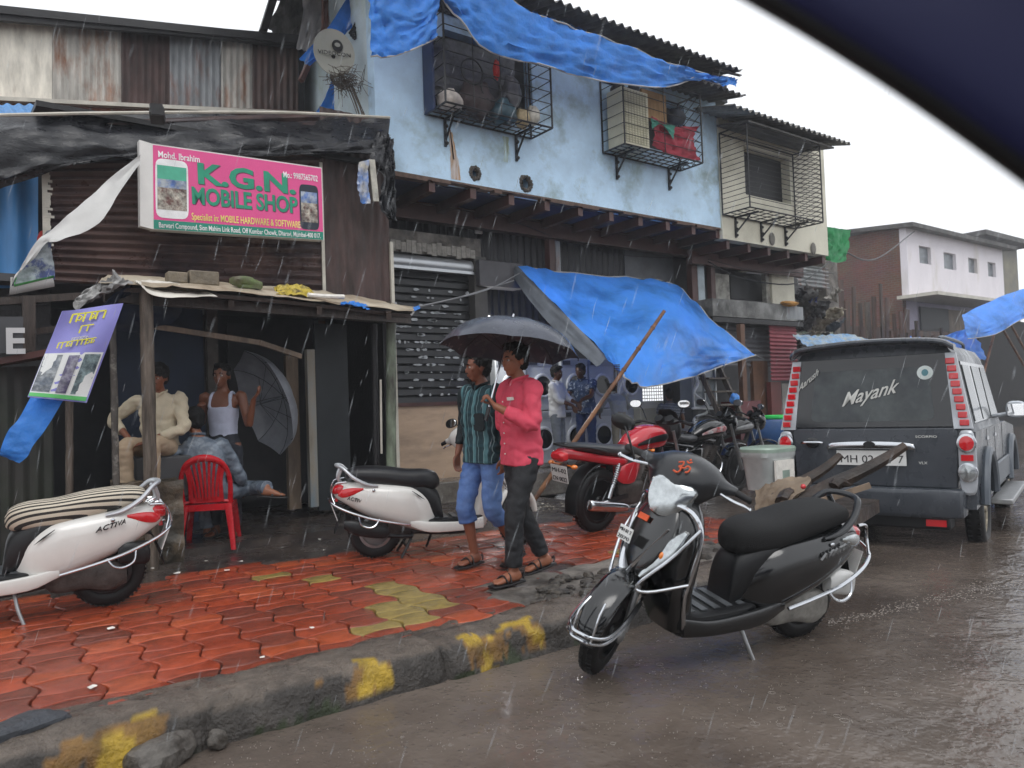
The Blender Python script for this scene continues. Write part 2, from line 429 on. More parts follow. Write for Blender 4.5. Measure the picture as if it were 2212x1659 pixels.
# rubble
M_stone = mat('grey_stone', '6b6660', rough=.5, var=.4, scale=14, col2='39342f', mscale=9, bump=.7, bscale=40)
M_slate = mat('dark_slate', '3a3d42', rough=.3, var=.3, scale=14, bump=.5, bscale=40)
def rock_mb(r, seed, flat=(1, 1, .7), n=12):
    mb = MB(); mb.ball((0, 0, 0), r, n=n*2, k=n)
    for i, p in enumerate(mb.v):
        k = 1+.45*noise.noise(p/r*1.1+V((seed, 0, 0)))+.12*noise.noise(p/r*4+V((seed, 3, 0)))
        d = p*k; m_ = r*.82
        d = V((max(-m_, min(m_, d.x)), max(-m_, min(m_, d.y)), max(-m_, min(m_, d.z))))
        mb.v[i] = V((d.x*flat[0], d.y*flat[1], d.z*flat[2]))
    return mb
def rock(p, r, seed, label, ma=None, flat=(1, 1, .7), rot=0, group=None, name='stone', cat='stone'):
    o = obj(name, rock_mb(r, seed, flat), ma or M_stone, smooth=32, label=label, cat=cat, group=group); o.location = p; o.rotation_euler = (0, 0, rot); return o
rock(PZ(352, 1640, .02)+V((0, 0, .03)), .13, 1, 'large flat grey stone lying in the water against the kerb', flat=(1.2, .8, .5), rot=.5)
rock(PZ(468, 1607, .02)+V((0, 0, .02)), .045, 2, 'small pale stone in the water at the foot of the kerb', flat=(1, .9, .9))
rock(PZ(60, 1560, .19)+V((-.05, 0, -.01)), .17, 3, 'thin dark slate slab lying on the kerb at the left edge', M_slate, flat=(1.3, .6, .18), rot=.35, name='slate_slab', cat='stone slab')
M_rub = mat('rubble', '565048', rough=.45, var=.5, scale=18, col2='2b2725', mscale=12, bump=.8, bscale=50)
rnd = random.Random(11); mb = MB()
def scatter(pc, rad, n, smin, smax, zz=.15):
    for i in range(n):
        a, d = rnd.uniform(0, 2*pi), rad*sqrt(rnd.random()); s = rnd.uniform(smin, smax)
        rk = rock_mb(s, rnd.random()*90, (1, rnd.uniform(.6, 1), rnd.uniform(.35, .7)), n=5)
        mb.M = Matrix.Translation((pc.x+d*cos(a)*1.4, pc.y+d*sin(a)*.8, zz+s*.15)) @ Matrix.Rotation(rnd.uniform(0, 6), 4, 'Z'); mb.add(rk.v, rk.f)
scatter(PZ(1290, 1262, .15), .33, 60, .015, .07)
scatter(PZ(1560, 1185, .13), .55, 120, .015, .09, .12)
scatter(PZ(1640, 1130, .05), .45, 90, .015, .09, .05)
scatter(PZ(1200, 1290, .15), .14, 14, .01, .03)
obj('rubble', mb, M_rub, kind='stuff', smooth=35, label='broken concrete rubble along the broken end of the pavement')

# rubble bed: uneven concrete where pavers are missing
rows = []
for j in range(26):
    rows.append([V((2.55+i*.09, 3.66+j*.028, .146+.022*fbm((i*.4, j*.2, 7), 1, 4)-(.03 if j > 24 else 0))) for i in range(42)])
obj('broken_concrete_bed', MB().grid(rows), M_conc, kind='structure', smooth=60)

# litter flakes on the pavement, each its own scrap
M_paper = mat('wet_paper', 'dedad2', rough=.5, var=.15, scale=20)
spots = [(560, 1163), (655, 1160), (690, 1165), (1065, 1160), (445, 1212), (520, 1213), (490, 1232), (382, 1238), (200, 1484), (240, 1357), (673, 1356), (565, 1420), (700, 1188), (610, 1182), (330, 1228)]
for i, (u, v) in enumerate(spots):
    p = PZ(u, v, .162 if v > 1200 else .142); mb = MB(); s = rnd.uniform(.012, .028)
    pts = [V((cos(a)*s*rnd.uniform(.6, 1.3), sin(a)*s*rnd.uniform(.5, 1), rnd.uniform(0, .006))) for a in [k*pi/3.5 for k in range(7)]]
    mb.slab(pts, (0, 0, 1), .0015)
    o = obj('paper_scrap', mb, M_paper, smooth=0, label='small scrap of wet white paper lying on the wet pavement', cat='litter', group='scraps of paper on the pavement'); o.location = p; o.rotation_euler.z = rnd.uniform(0, 6)
# ================================================================ left: corrugated houses and the phone shop
def rust(name, col, col2, thr=.5, rough=.55, var=.3, soft=.1, ms=1.6, stretch=(3, 3, .8)):
    return mat(name, col, rough=rough, var=var, scale=3, col2=col2, mscale=ms, thr=thr, soft=soft, stretch=stretch, bump=.25, bscale=40, rvar=.15)
M_cream_sheet = rust('cream_painted_sheet', 'dcd6c8', '8d7a68', .68)
M_greyrust = rust('weathered_galvanised_sheet', 'b0aca4', '8a5a3c', .60)
M_rustdark = rust('dark_rusted_sheet', '4a3632', '31241f', .5)
M_galv = rust('galvanised_sheet', '878a8c', '7a4a36', .60)
M_brownrust = rust('brown_rusted_sheet', '55423c', '39302c', .5)
M_black = mat('black_tar', '1b1a1b', rough=.5, var=.3, bump=.3, bscale=30)
M_steel = mat('pale_painted_steel', 'b9b4a8', rough=.4, var=.2, scale=6)
M_wood_d = mat('dark_wet_wood', '3a302a', rough=.45, var=.4, scale=6, stretch=(6, 6, .8), bump=.4, bscale=30)
M_wood_g = mat('grey_wet_wood', '6d6258', rough=.5, var=.35, scale=6, stretch=(6, 6, .6), col2='42392f', mscale=4, bump=.5, bscale=30)
M_brick = mat('red_brick', '7c4a38', rough=.7, var=.3, scale=8, bump=.3, bscale=30)
def brick_mat(name, a, b, mortar, sc=1.0, axis='XZ'):
    m = bpy.data.materials.new(name); m.use_nodes = True; N = m.node_tree.nodes; L = m.node_tree.links
    tc = N.new('ShaderNodeTexCoord'); sp = N.new('ShaderNodeSeparateXYZ'); cb = N.new('ShaderNodeCombineXYZ'); L.new(tc.outputs['Object'], sp.inputs[0])
    L.new(sp.outputs[axis[0]], cb.inputs[0]); L.new(sp.outputs['Z'], cb.inputs[1])
    bt = N.new('ShaderNodeTexBrick'); L.new(cb.outputs[0], bt.inputs[0]); bt.inputs['Scale'].default_value = sc
    bt.inputs['Brick Width'].default_value = .23; bt.inputs['Row Height'].default_value = .085; bt.inputs['Mortar Size'].default_value = .012
    bt.inputs['Color1'].default_value = (*lin(a), 1); bt.inputs['Color2'].default_value = (*lin(b), 1); bt.inputs['Mortar'].default_value = (*lin(mortar), 1)
    n = N.new('ShaderNodeTexNoise'); n.inputs['Scale'].default_value = 1.5; n.inputs['Detail'].default_value = 8; L.new(tc.outputs['Object'], n.inputs[0])
    mu = N.new('ShaderNodeMixRGB'); mu.blend_type = 'MULTIPLY'; mu.inputs[0].default_value = .6; L.new(bt.outputs['Color'], mu.inputs[1]); L.new(n.outputs['Color'], mu.inputs[2])
    L.new(mu.outputs[0], N['Principled BSDF'].inputs['Base Color']); N['Principled BSDF'].inputs['Roughness'].default_value = .8
    bp = N.new('ShaderNodeBump'); bp.inputs['Distance'].default_value = .01; bp.invert = True; L.new(bt.outputs['Fac'], bp.inputs['Height']); L.new(bp.outputs[0], N['Principled BSDF'].inputs['Normal'])
    return m
# --- the corrugated house in the upper left, set back and turned a little
A0 = PY(652, 240, 9.9); dA = (_f0*.225+_r0*.974); dA.z = 0; dA.normalize(); nA = V((dA.y, -dA.x, 0))
def PA(u, v, off=0): return PP(u, v, A0+nA*off, nA)
g = thing('corrugated_house', (A0.x-3, A0.y+1.5, .0), 'long upper storey clad in patchwork corrugated sheets, cream, grey and rusty, behind the phone shop', 'house')
us = [(-260, 112, M_cream_sheet), (112, 262, M_greyrust), (262, 366, M_rustdark), (366, 478, M_galv), (478, 545, M_greyrust), (545, 655, M_brownrust)]
tops = lambda u: 22+.1*(u)
bots = lambda u: 209+.052*u
for i, (a, b_, ma) in enumerate(us):
    o_ = -.015*(i % 2)
    sh = sheet(PA(a, bots(a)+4, o_), PA(b_, bots(b_)+4, o_), PA(b_, tops(b_), o_), PA(a, tops(a), o_), amp=.011, pitch=.085 if i else .2)
    obj('wall_sheet', sh, ma, g)
mb = MB(); mb.bar(PA(-260, bots(-260)+8, .12), PA(700, bots(700)+5, .12), .12, .05); obj('ledge', mb, M_steel, g)
mb = MB(); p = [PA(-260, -16, .25), PA(705, 84, .25)]; q = [x+V((0, 3.0, .5)) for x in p]
mb.slab([p[0], p[1], q[1], q[0]], (0, 0, 1), .10); obj('roof', mb, M_black, g)
mb = MB(); mb.bar(PA(-260, 12, .18), PA(690, 92, .18), .06, .14); obj('fascia', mb, M_black, g)
# brick band below the ledge and the structure that carries it
mb = MB(); bA = PA(-260, bots(-260)+16, -.10); bB = PA(720, bots(720)+8, -.10); mb.slab([V((bA.x, bA.y, 0)), V((bB.x, bB.y, 0)), bB, bA], -nA if nA.y > 0 else nA, -.2)
M_bw = brick_mat('old_brick_wall', '84503d', '6a4234', '80746a'); obj('brick_wall', mb, M_bw, g)
mb = MB(); e0 = PA(658, 243, 0); mb.slab([e0, e0+V((0, 3, 0)), PA(658, 80, 0)+V((0, 3, 0)), PA(658, 80, 0)], (1, 0, 0), .08); obj('end_wall', mb, M_black, g)

# --- grey plastic and timber frame between that house and the blue building
M_grplastic = mat('grey_plastic_sheet', '8d8a85', rough=.3, var=.4, scale=3, col2='5b5955', mscale=2, stretch=(3, 3, .5), translucent=.25, bump=.4, bscale=12)
M_bluesheet = mat('blue_tarpaulin', '3f90e6', rough=.38, var=.22, scale=3, bump=.9, bscale=14, translucent=.36, rvar=.1)
M_blackplas = mat('black_plastic_sheet', '1b1c20', rough=.30, var=.3, scale=4, bump=1.0, bscale=6, rvar=.1, stretch=(.7, 1, 1.8))
M_hem = mat('pale_hem', 'a9a7a4', rough=.6, var=.2)
def tarp(name, ctrl, ma, label, cat='tarpaulin', amp=.03, fs=2.0, seed=0, nu=8, nv=8, hem=None, group=None, parent=None, st=(1, 1), fine=.0, t=.002):
    c = cloth(ctrl, nu=nu, nv=nv, amp=amp, fs=fs, seed=seed, stretch=st, fine=fine, t=t)
    o = obj(name, c, ma, parent, smooth=60, label=label, cat=cat, group=group)
    if hem:
        rows = (len(ctrl)-1)*nv+1; cols = (len(ctrl[0])-1)*nu+1
        def ln(k):
            if k == 'b': return [c.v[(rows-1)*cols+j] for j in range(cols)]
            if k == 't': return [c.v[j] for j in range(cols)]
            if k == 'l': return [c.v[i*cols] for i in range(rows)]
            return [c.v[i*cols+cols-1] for i in range(rows)]
        mb = MB()
        for k in hem: mb.tube(ln(k)[::2], .011, n=5, smooth=False, flat=1)
        obj('hem', mb, M_hem, o)
    return o
def row(y, *pts): return [PY(u, v, y+(w[0] if w else 0)) for u, v, *w in pts]
tarp('plastic_sheet', [row(10.2, (600, -60), (640, -60), (700, -60)), row(10.0, (605, 0), (650, 10), (700, 10)), row(9.8, (572, 62), (610, 75), (665, 78))], M_grplastic, 'grubby grey plastic sheet hung over the gap beside the blue building', 'plastic sheet', amp=.05, seed=2)
tarp('plastic_sheet', [row(9.4, (650, -60), (700, -60), (760, -60)), row(9.4, (655, 20), (700, 20), (745, 20)), row(9.3, (640, 105), (668, 110), (700, 90))], mat('pale_plastic_sheet', 'bcbab8', rough=.3, var=.25, scale=3, stretch=(3, 3, .5), translucent=.3, bump=.3, bscale=12), 'pale folded plastic curtain hanging left of the satellite dish', 'plastic sheet', amp=.05, fs=4, seed=4, st=(1.6, .4))
mb = MB(); mb.bar(PY(702, -60, 9.2), PY(702, 75, 9.2), .07, .07); mb.bar(PY(702, 60, 9.2), PY(650, 175, 9.1), .06, .06)
obj('timber_post', mb, mat('red_brown_timber', '5e3c34', rough=.5, var=.3, scale=5), label='reddish timber post and brace standing behind the satellite dish', cat='post')
mb = MB(); mb.bar(PY(605, -50, 9.7), PY(568, 68, 9.7), .09, .09); obj('timber_beam', mb, M_black, label='black sloping edge beam at the end of the corrugated house roof', cat='beam')
tarp('tarpaulin', [row(8.75, (775, -50), (790, -60), (815, -60)), row(8.7, (715, 50), (745, 70), (775, 30)), row(8.6, (648, 125), (665, 140), (690, 128))], M_bluesheet, 'torn blue tarpaulin strip slanting down behind the satellite dish', amp=.03, seed=5, t=.003)
tarp('tarpaulin', [row(8.8, (716, 175), (722, 172)), row(8.8, (700, 215), (722, 215)), row(8.8, (682, 243), (722, 248))], M_bluesheet, 'narrow blue tarpaulin wedge below the satellite dish', amp=.02, seed=6, t=.003)
tarp('plastic_sheet', [row(8.68, (778, 14), (812, -25), (822, -20)), row(8.6, (768, 45), (795, 35), (812, 30)), row(8.55, (752, 72), (765, 85), (775, 78))], M_blackplas, 'black plastic scrap stretched right of the satellite dish', 'plastic sheet', amp=.03, seed=9, t=.003)

# --- phone shop shack
KY = 7.9
M_corr_br = mat('brown_corrugated', '54403b', rough=.42, var=.3, scale=3, col2='33282a', mscale=1.3, thr=.5, soft=.08, bump=.25, bscale=40, rvar=.15)
sx = PY(110, 590, KY).x; ex = PY(845, 600, KY).x; mx_ = PY(698, 600, KY).x
g = thing('phone_shop', ((sx+ex)/2, KY+1.2, .13), 'low phone shop shack of brown corrugated sheet with a covered open front', 'shop')
zt = PY(110, 300, KY).z; zb = PY(110, 604, KY).z
obj('front_sheet', sheet(V((sx, KY, zb-.02)), V((mx_, KY, PY(698, 640, KY).z)), V((mx_, KY, PY(698, 300, KY).z+.3)), V((sx, KY, zt+.15)), amp=.017, pitch=.085, along='u'), M_corr_br, g)
zs = PY(760, 690, KY).z
obj('side_sheet', sheet(V((mx_+.02, KY+.02, zs)), V((ex, KY+.02, zs)), V((ex, KY+.02, PY(845, 262, KY).z)), V((mx_+.02, KY+.02, PY(845, 262, KY).z)), amp=.008, pitch=.11), M_rustdark, g)
mb = MB(); mb.box2((mx_-.02, KY-.035, zb-.1), (mx_+.015, KY-.02, zt+.2)); mb.box2((ex-.01, KY-.02, .15), (ex+.03, KY+.03, zt-.6)); obj('edge_strip', mb, M_steel, g)
mb = MB()
for j in range(60):
    z = zb+(zt+.1-zb)*j/60; w_ = .05+.035*noise.noise(V((j*.9, 0, 0)))
    mb.box2((sx-.06, KY-.03, z), (sx-.06+w_*1.3, KY-.022, z+(zt-zb)/60))
obj('edge_strip', mb, M_steel, g)
mb = MB(); mb.slab([V((sx-.1, KY-.1, zt+.30)), V((ex+.05, KY-.1, zt+.30)), V((ex+.05, 9.05, zt+.5)), V((sx-.1, 9.05, zt+.5))], (0, 0, 1), .05); obj('roof', mb, M_black, g)
# room behind: back wall, partitions, ceiling
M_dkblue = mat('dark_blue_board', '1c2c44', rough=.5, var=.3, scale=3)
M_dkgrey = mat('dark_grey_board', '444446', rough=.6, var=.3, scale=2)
lx = PY(60, 900, KY).x
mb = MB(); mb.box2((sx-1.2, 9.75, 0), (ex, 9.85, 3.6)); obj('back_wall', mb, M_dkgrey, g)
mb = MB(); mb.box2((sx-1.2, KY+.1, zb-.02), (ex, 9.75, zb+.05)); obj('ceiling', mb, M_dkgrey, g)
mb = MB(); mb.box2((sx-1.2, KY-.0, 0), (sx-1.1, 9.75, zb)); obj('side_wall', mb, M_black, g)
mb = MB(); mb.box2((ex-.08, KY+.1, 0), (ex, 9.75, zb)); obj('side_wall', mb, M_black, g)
a = PY(345, 700, 9.0).x; b_ = PY(438, 700, 9.0).x
mb = MB(); mb.box2((PY(240, 700, 9).x, 9.0, .1), (b_, 9.05, zb)); obj('partition', mb, M_dkblue, g)
pw = PY(525, 700, 9.3).x
mb = MB(); mb.box2((b_+.02, 8.9, .1), (PY(470, 700, 8.9).x, 9.0, zb)); obj('pillar', mb, mat('flaking_pillar', '56504a', rough=.6, var=.35, scale=6, col2='a19b92', mscale=7, thr=.68), g)
M_tan = mat('tan_board', '8a7764', rough=.55, var=.25, scale=3, col2='5e5246', mscale=2, stretch=(2, 2, .5))
def upr(ua, ub, y, v0, v1, d=.08):
    x0_, x1_ = PY(ua, v1, y).x, PY(ub, v1, y).x; z0, z1 = PY((ua+ub)/2, v1, y).z, PY((ua+ub)/2, v0, y).z
    return (x0_, y, z0), (x1_, y+d, z1)
mb = MB(); mb.box2(*upr(626, 652, 8.5, 768, 1100)); obj('door_frame', mb, M_tan, g)
mb = MB(); mb.box2(*upr(672, 689, 8.2, 755, 1095)); obj('door_frame', mb, mat('pale_peeled_post', 'a39a8a', rough=.55, var=.3, scale=6, col2='6f7a80', mscale=3, stretch=(2, 2, .4)), g)
mb = MB(); mb.box2(*upr(690, 760, 8.3, 700, 1100, .05)); obj('dark_panel', mb, mat('dark_slate_panel', '2b3033', rough=.5, var=.2), g)  # flat dark panel filling the space right of the frame posts
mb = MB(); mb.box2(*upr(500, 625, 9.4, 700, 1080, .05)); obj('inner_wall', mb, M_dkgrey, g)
mb = MB(); mb.box2((sx-1.2, 7.2, .0), (ex, 9.8, .19)); obj('floor', mb, M_dark, g)
# stone plinth at the left of the opening
mb = MB(); p0 = PZ(300, 1215, .15); p1 = PZ(402, 1190, .15)
mb.box2((PY(262, 1150, 6.95).x, 6.95, .1), (PY(398, 1150, 6.95).x, 7.5, PY(350, 1040, 6.95).z)); mb2 = MB()
bm = bmesh.new(); me = bpy.data.meshes.new('t'); me.from_pydata([tuple(q) for q in mb.v], [], mb.f); bm.from_mesh(me)
bmesh.ops.subdivide_edges(bm, edges=bm.edges, cuts=22, use_grid_fill=True)
mb2.v = [q.co + V((1, -1, 1))*0+ V((.0, -.05, .03))*fbm(q.co, 4.5, 4) for q in bm.verts]; mb2.f = [[q.index for q in f.verts] for f in bm.faces]; bm.free()
obj('stone_plinth', mb2, mat('mossy_masonry', '5f5344', rough=.4, var=.5, scale=7, col2='2e2a22', mscale=4, bump=.9, bscale=18), smooth=50, label='rough wet masonry plinth beside the red chair', cat='plinth')

# posts of the lean-to
def post(u0, v0, u1, v1, y, w_, ma, label, zb_=.13):
    t_ = PY(u0, v0, y); b2 = PY(u1, v1, y); d = (b2-t_); k = (zb_-t_.z)/d.z; b3 = t_+d*k
    mb = MB(); pts = [b3.lerp(t_, i/6)+V((.012*noise.noise(V((i*2, u0, 0))), .01*noise.noise(V((i*2, u0, 5))), 0)) for i in range(7)]
    mb.tube(pts, w_/2, n=10); 
    for i, q in enumerate(mb.v): mb.v[i] = q+V((.006*noise.noise(q*9), .006*noise.noise(q*9+V((5, 0, 0))), 0))
    obj('wooden_post', mb, ma, smooth=50, label=label, cat='post', group='wooden posts of the lean-to'); return b3, t_
post(315, 625, 324, 1000, 6.75, .105, M_wood_g, 'thick grey-brown wooden post holding up the lean-to beside the seated man')
post(243, 690, 250, 1020, 7.0, .055, mat('flaking_white_post', '4f4a44', rough=.5, var=.4, scale=8, col2='b5b0a6', mscale=9, thr=.66), 'thin black post with flaking white paint under the lean-to')
post(150, 860, 150, 1020, 7.2, .06, M_wood_g, 'short brown post behind the hanging banners')
post(845, 680, 845, 980, 7.35, .11, mat('lichened_post', '38342e', rough=.5, var=.3, scale=5, col2='76816e', mscale=2.4, thr=.5, stretch=(2, 2, .6)), 'lichen covered post at the right corner of the lean-to')
post(808, 700, 812, 980, 7.5, .07, M_black, 'thin black post just left of the lichen covered corner post')
mb = MB(); mb.tube([PY(822, 820, 7.3), PY(824, 980, 7.3)], .012, n=6, smooth=False); obj('pipe', mb, M_steel, label='thin white pipe between the two right lean-to posts', cat='pipe')

# lean-to roof
YF, YB = 6.7, 7.85
def LF(u, v, y=YF): return PY(u, v, y)
roofc = [[PY(250, 592, 7.6), PY(420, 606, 7.7), PY(620, 622, 7.7), PY(740, 635, 7.75), PY(900, 664, 7.8)],
         [PY(225, 598, 7.0), PY(420, 612, 7.1), PY(620, 634, 7.1), PY(740, 648, 7.2), PY(897, 668, 7.3)],
         [PY(212, 610, 6.7), PY(400, 622, 6.65), PY(600, 640, 6.75), PY(740, 656, 6.85), PY(890, 674, 7.0)]]
M_flex = mat('dirty_flex_sheet', 'b9ae9b', rough=.45, var=.25, scale=3, col2='8e7f6c', mscale=2, bump=.4, bscale=14)
g2 = thing('lean_to_roof', PY(500, 640, 7.3), 'sagging lean-to roof of boards and old banner sheet weighted with stones', 'lean-to roof')
obj('cover_sheet', cloth(roofc, nu=14, nv=6, amp=.02, fs=3, seed=3, t=.003), M_flex, g2, smooth=60)
low = [[p+V((0, .06, -.055)) for p in r] for r in roofc]
obj('board', cloth(low, nu=6, nv=2, amp=.0, t=.035), M_wood_d, g2)
mb = MB(); mb.bar(PY(225, 640, 6.85), PY(885, 690, 7.1), .06, .09); mb.bar(PY(240, 640, 7.6), PY(840, 690, 7.6), .06, .09)
for u in (315, 500, 690, 840): mb.bar(PY(u, 640+.08*(u-300), 6.8), PY(u, 618+.07*(u-300), 7.8), .05, .07)
obj('rafter', mb, M_wood_d, g2)
mb = MB(); mb.bar(PY(300, 700, 7.4), PY(560, 740, 7.4), .03, .05); mb.bar(PY(560, 740, 7.4), PY(650, 770, 7.6), .03, .05); obj('batten', mb, M_tan, g2)
# torn edge at the left
tarp('torn_banner', [[PY(250, 590, 6.8), PY(222, 608, 6.75), PY(185, 625, 6.7)], [PY(265, 602, 6.68), PY(215, 640, 6.66), PY(158, 655, 6.66)], [PY(290, 612, 6.66), PY(235, 622, 6.6), PY(165, 672, 6.6)]], mat('crumpled_grey_banner', 'a7a6a4', rough=.4, var=.3, scale=8, col2='63615f', mscale=7), 'crumpled grey banner end folded over the left edge of the lean-to roof', 'banner', amp=.04, fs=3, seed=8, t=.004)
tarp('tarpaulin', [[PY(285, 615, 6.72), PY(240, 640, 6.7), PY(185, 690, 6.7)], [PY(290, 640, 6.9), PY(260, 665, 6.9), PY(205, 705, 6.9)], [PY(400, 650, 7.3), PY(380, 690, 7.3), PY(300, 720, 7.3)]], mat('navy_sheet', '14263f', rough=.4, var=.3), 'dark navy sheet sagging under the left end of the lean-to roof', amp=.02, seed=11, t=.003)
tarp('flex_sheet', [[PY(405, 612, 7.0), PY(330, 606, 6.9), PY(290, 606, 6.8)], [PY(470, 640, 6.66), PY(345, 640, 6.6), PY(300, 612, 6.6)]], mat('white_flex', 'd7d2c8', rough=.4, var=.15), 'white flex sheet with a folded tear on the front of the lean-to roof', 'banner', amp=.01, seed=3, t=.003)
M_brk = mat('grey_brick_block', '6f6555', rough=.5, var=.35, scale=9, bump=.5, bscale=35)
for (u0, u1, v0, v1, lb, cap) in ((363, 406, 588, 609, 'small rectangular brick on the lean-to roof, leftmost of the three stones', 0), (410, 474, 587, 613, 'long grey block on the lean-to roof, middle of the three stones', 0)):
    a, b_ = PY(u0, v1, 6.95), PY(u1, v0, 6.95); mb = MB(); mb.box2(a, (b_.x, b_.y+.13, b_.z)); o = obj('roof_brick', mb, M_brk, bevel=.012, label=lb, cat='brick', group='stones weighing down the lean-to roof')
rock(PY(533, 612, 7.0), .16, 21, 'lichen green wedge-shaped stone on the lean-to roof, rightmost of the three stones', mat('lichen_stone', '686351', rough=.55, var=.4, scale=7, col2='55643a', mscale=5, bump=.4), flat=(1.0, .6, .40), rot=.15, group='stones weighing down the lean-to roof')
tarp('plastic_bag', [[PY(590, 622, 7.2), PY(630, 615, 7.2), PY(672, 622, 7.2)], [PY(600, 630, 7.05), PY(630, 622, 7.1), PY(680, 636, 7.05)], [PY(592, 634, 6.9), PY(640, 638, 6.9), PY(690, 640, 6.9)]], mat('yellow_plastic', 'c9b24a', rough=.35, var=.4, scale=12, col2='3a3526', mscale=12, thr=.55), 'crumpled yellow and black plastic on the lean-to roof', 'plastic bag', amp=.04, fs=3, seed=1, t=.003)
mb = MB(); mb.tube([PY(665, 637, 6.85), PY(700, 640, 6.85), PY(743, 641, 6.85)], .022, n=8); obj('rolled_paper', mb, M_paper, label='white rolled sheet lying on the front edge of the lean-to roof', cat='roll')
tarp('tarpaulin', [[PY(738, 652, 6.9), PY(765, 652, 6.95), PY(790, 658, 7.0)], [PY(735, 656, 6.8), PY(770, 661, 6.85), PY(800, 668, 6.9)]], M_bluesheet, 'small blue tarpaulin scrap on the front edge of the lean-to roof', amp=.02, t=.003)
tarp('tarpaulin', [[PY(892, 664, 7.0), PY(905, 660, 7.0)], [PY(896, 672, 6.98), PY(908, 666, 6.98)]], M_bluesheet, 'tiny blue tarpaulin knot at the right tip of the lean-to roof', amp=.01, t=.003)

# black plastic over the roof edge
BY = 7.68
tarp('plastic_sheet', [row(BY, (-90, 250, .5), (60, 250, .3), (240, 246, .3), (420, 243, .35), (600, 246, .35), (720, 247, .3), (842, 260, .15)),
                       row(BY, (-90, 300, .15), (75, 285), (240, 300), (420, 300), (600, 300), (720, 305), (838, 305)),
                       row(BY-.04, (-90, 400, .1), (100, 350), (260, 335), (400, 330), (520, 335), (700, 325), (825, 320)),
                       row(BY-.03, (-90, 440, .3), (135, 362), (180, 352), (400, 336), (530, 340), (700, 330), (825, 335))],
     M_blackplas, 'big black plastic sheet draped over the roof edge of the phone shop above its sign', 'plastic sheet', amp=.05, fs=1.6, seed=12, nu=10, nv=9, st=(2.2, .8))
tarp('plastic_sheet', [row(BY, (815, 285), (835, 290), (850, 300)), row(BY-.05, (800, 340), (830, 345), (850, 330)), row(BY-.06, (828, 380), (842, 385), (853, 380)), row(BY-.06, (818, 440), (840, 440), (855, 425)), row(BY-.06, (838, 470), (848, 476), (856, 478))],
     M_blackplas, 'ragged end of black plastic hanging down at the right corner of the phone shop', 'plastic sheet', amp=.06, fs=2, seed=14)
tarp('banner_scrap', [row(BY-.1, (776, 350), (797, 345)), row(BY-.1, (772, 400), (795, 388)), row(BY-.1, (782, 440), (800, 440))], mat('blue_scrap', '3f72b8', rough=.5, var=.4, scale=9, col2='b7b3a8', mscale=5), 'torn blue and white banner scrap hanging at the right end of the black sheet', 'banner scrap', amp=.03, fs=2, seed=3)
mb = MB(); mb.bar(PY(803, 345, BY-.08), PY(812, 435, BY-.08), .07, .02); obj('lath', mb, mat('pale_lath', 'aaa79c', rough=.6, var=.3, scale=9), label='pale broken lath hanging beside the torn blue scrap', cat='lath')
mb = MB(); mb.tube([PY(-60, 250, BY), PY(250, 244, BY+.05), PY(600, 243, BY+.05), PY(842, 254, BY)], .016, n=6); obj('ridge_pipe', mb, M_steel, label='thin pale pipe along the roof edge over the black plastic', cat='pipe')
mb = MB(); mb.bar(PY(338, 236, BY-.3), PY(342, 262, BY-.2), .12, .1); mb.bar(PY(325, 236, BY-.33), PY(352, 238, BY-.33), .04, .1); obj('timber_stub', mb, M_black, label='stub of dark timber poking out above the black plastic', cat='timber')

# --- far left: blue sheets and the dark stall under them
M_bluepaint = mat('blue_painted_sheet', '4384bd', rough=.4, var=.2, scale=3, stretch=(2, 2, .5), rvar=.1)
g3 = thing('blue_shack', (PY(40, 900, 8.3).x, 8.8, .13), 'blue corrugated shack with a dark plank fence at the left edge', 'shack')
obj('wall_sheet', sheet(PY(-220, 622, 8.25), PY(82, 622, 8.25), PY(82, 380, 8.25), PY(-220, 370, 8.25), amp=.02, pitch=.2), M_bluepaint, g3)
obj('roof_sheet', sheet(PY(-200, 252, 8.6), PY(118, 252, 8.6), PY(98, 226, 9.2), PY(-200, 222, 9.2), amp=.012, pitch=.1), M_bluepaint, g3)
mb = MB(); mb.box2((PY(-220, 300, 8.4).x, 8.4, .1), (PY(104, 300, 8.4).x, 8.5, PY(0, 262, 8.4).z)); obj('back_wall', mb, M_black, g3)
obj('fence_sheet', sheet(V((PY(-200, 900, 7.3).x, 7.3, .12)), V((PY(112, 900, 7.3).x, 7.3, .12)), PY(112, 790, 7.3), PY(-200, 800, 7.3), amp=.012, pitch=.1), mat('dark_mossy_sheet', '2a2824', rough=.5, var=.4, scale=3, col2='1c2416', mscale=2), g3)
mb = MB(); mb.slab([PY(-40, 780, 6.9), PY(150, 745, 6.9), PY(170, 752, 7.4), PY(-40, 785, 7.4)], (0, 0, 1), .05); obj('shelf', mb, mat('rusty_red_shelf', '4e2d28', rough=.5, var=.3), g3)
mb = MB(); mb.bar(PY(-60, 655, 7.3), PY(180, 640, 7.3), .06, .06); mb.bar(PY(62, 640, 7.2), PY(62, 760, 7.2), .09, .07); mb.bar(PY(-60, 735, 7.35), PY(200, 700, 7.35), .05, .05); obj('frame', mb, M_wood_d, g3)
mb = MB(); mb.ball(PY(92, 535, 8.1), (.05, .05, .16)); obj('red_cloth', mb, mat('red_rag', 'a02a22', rough=.7, var=.3), label='red rag hanging by the blue wall', cat='rag')
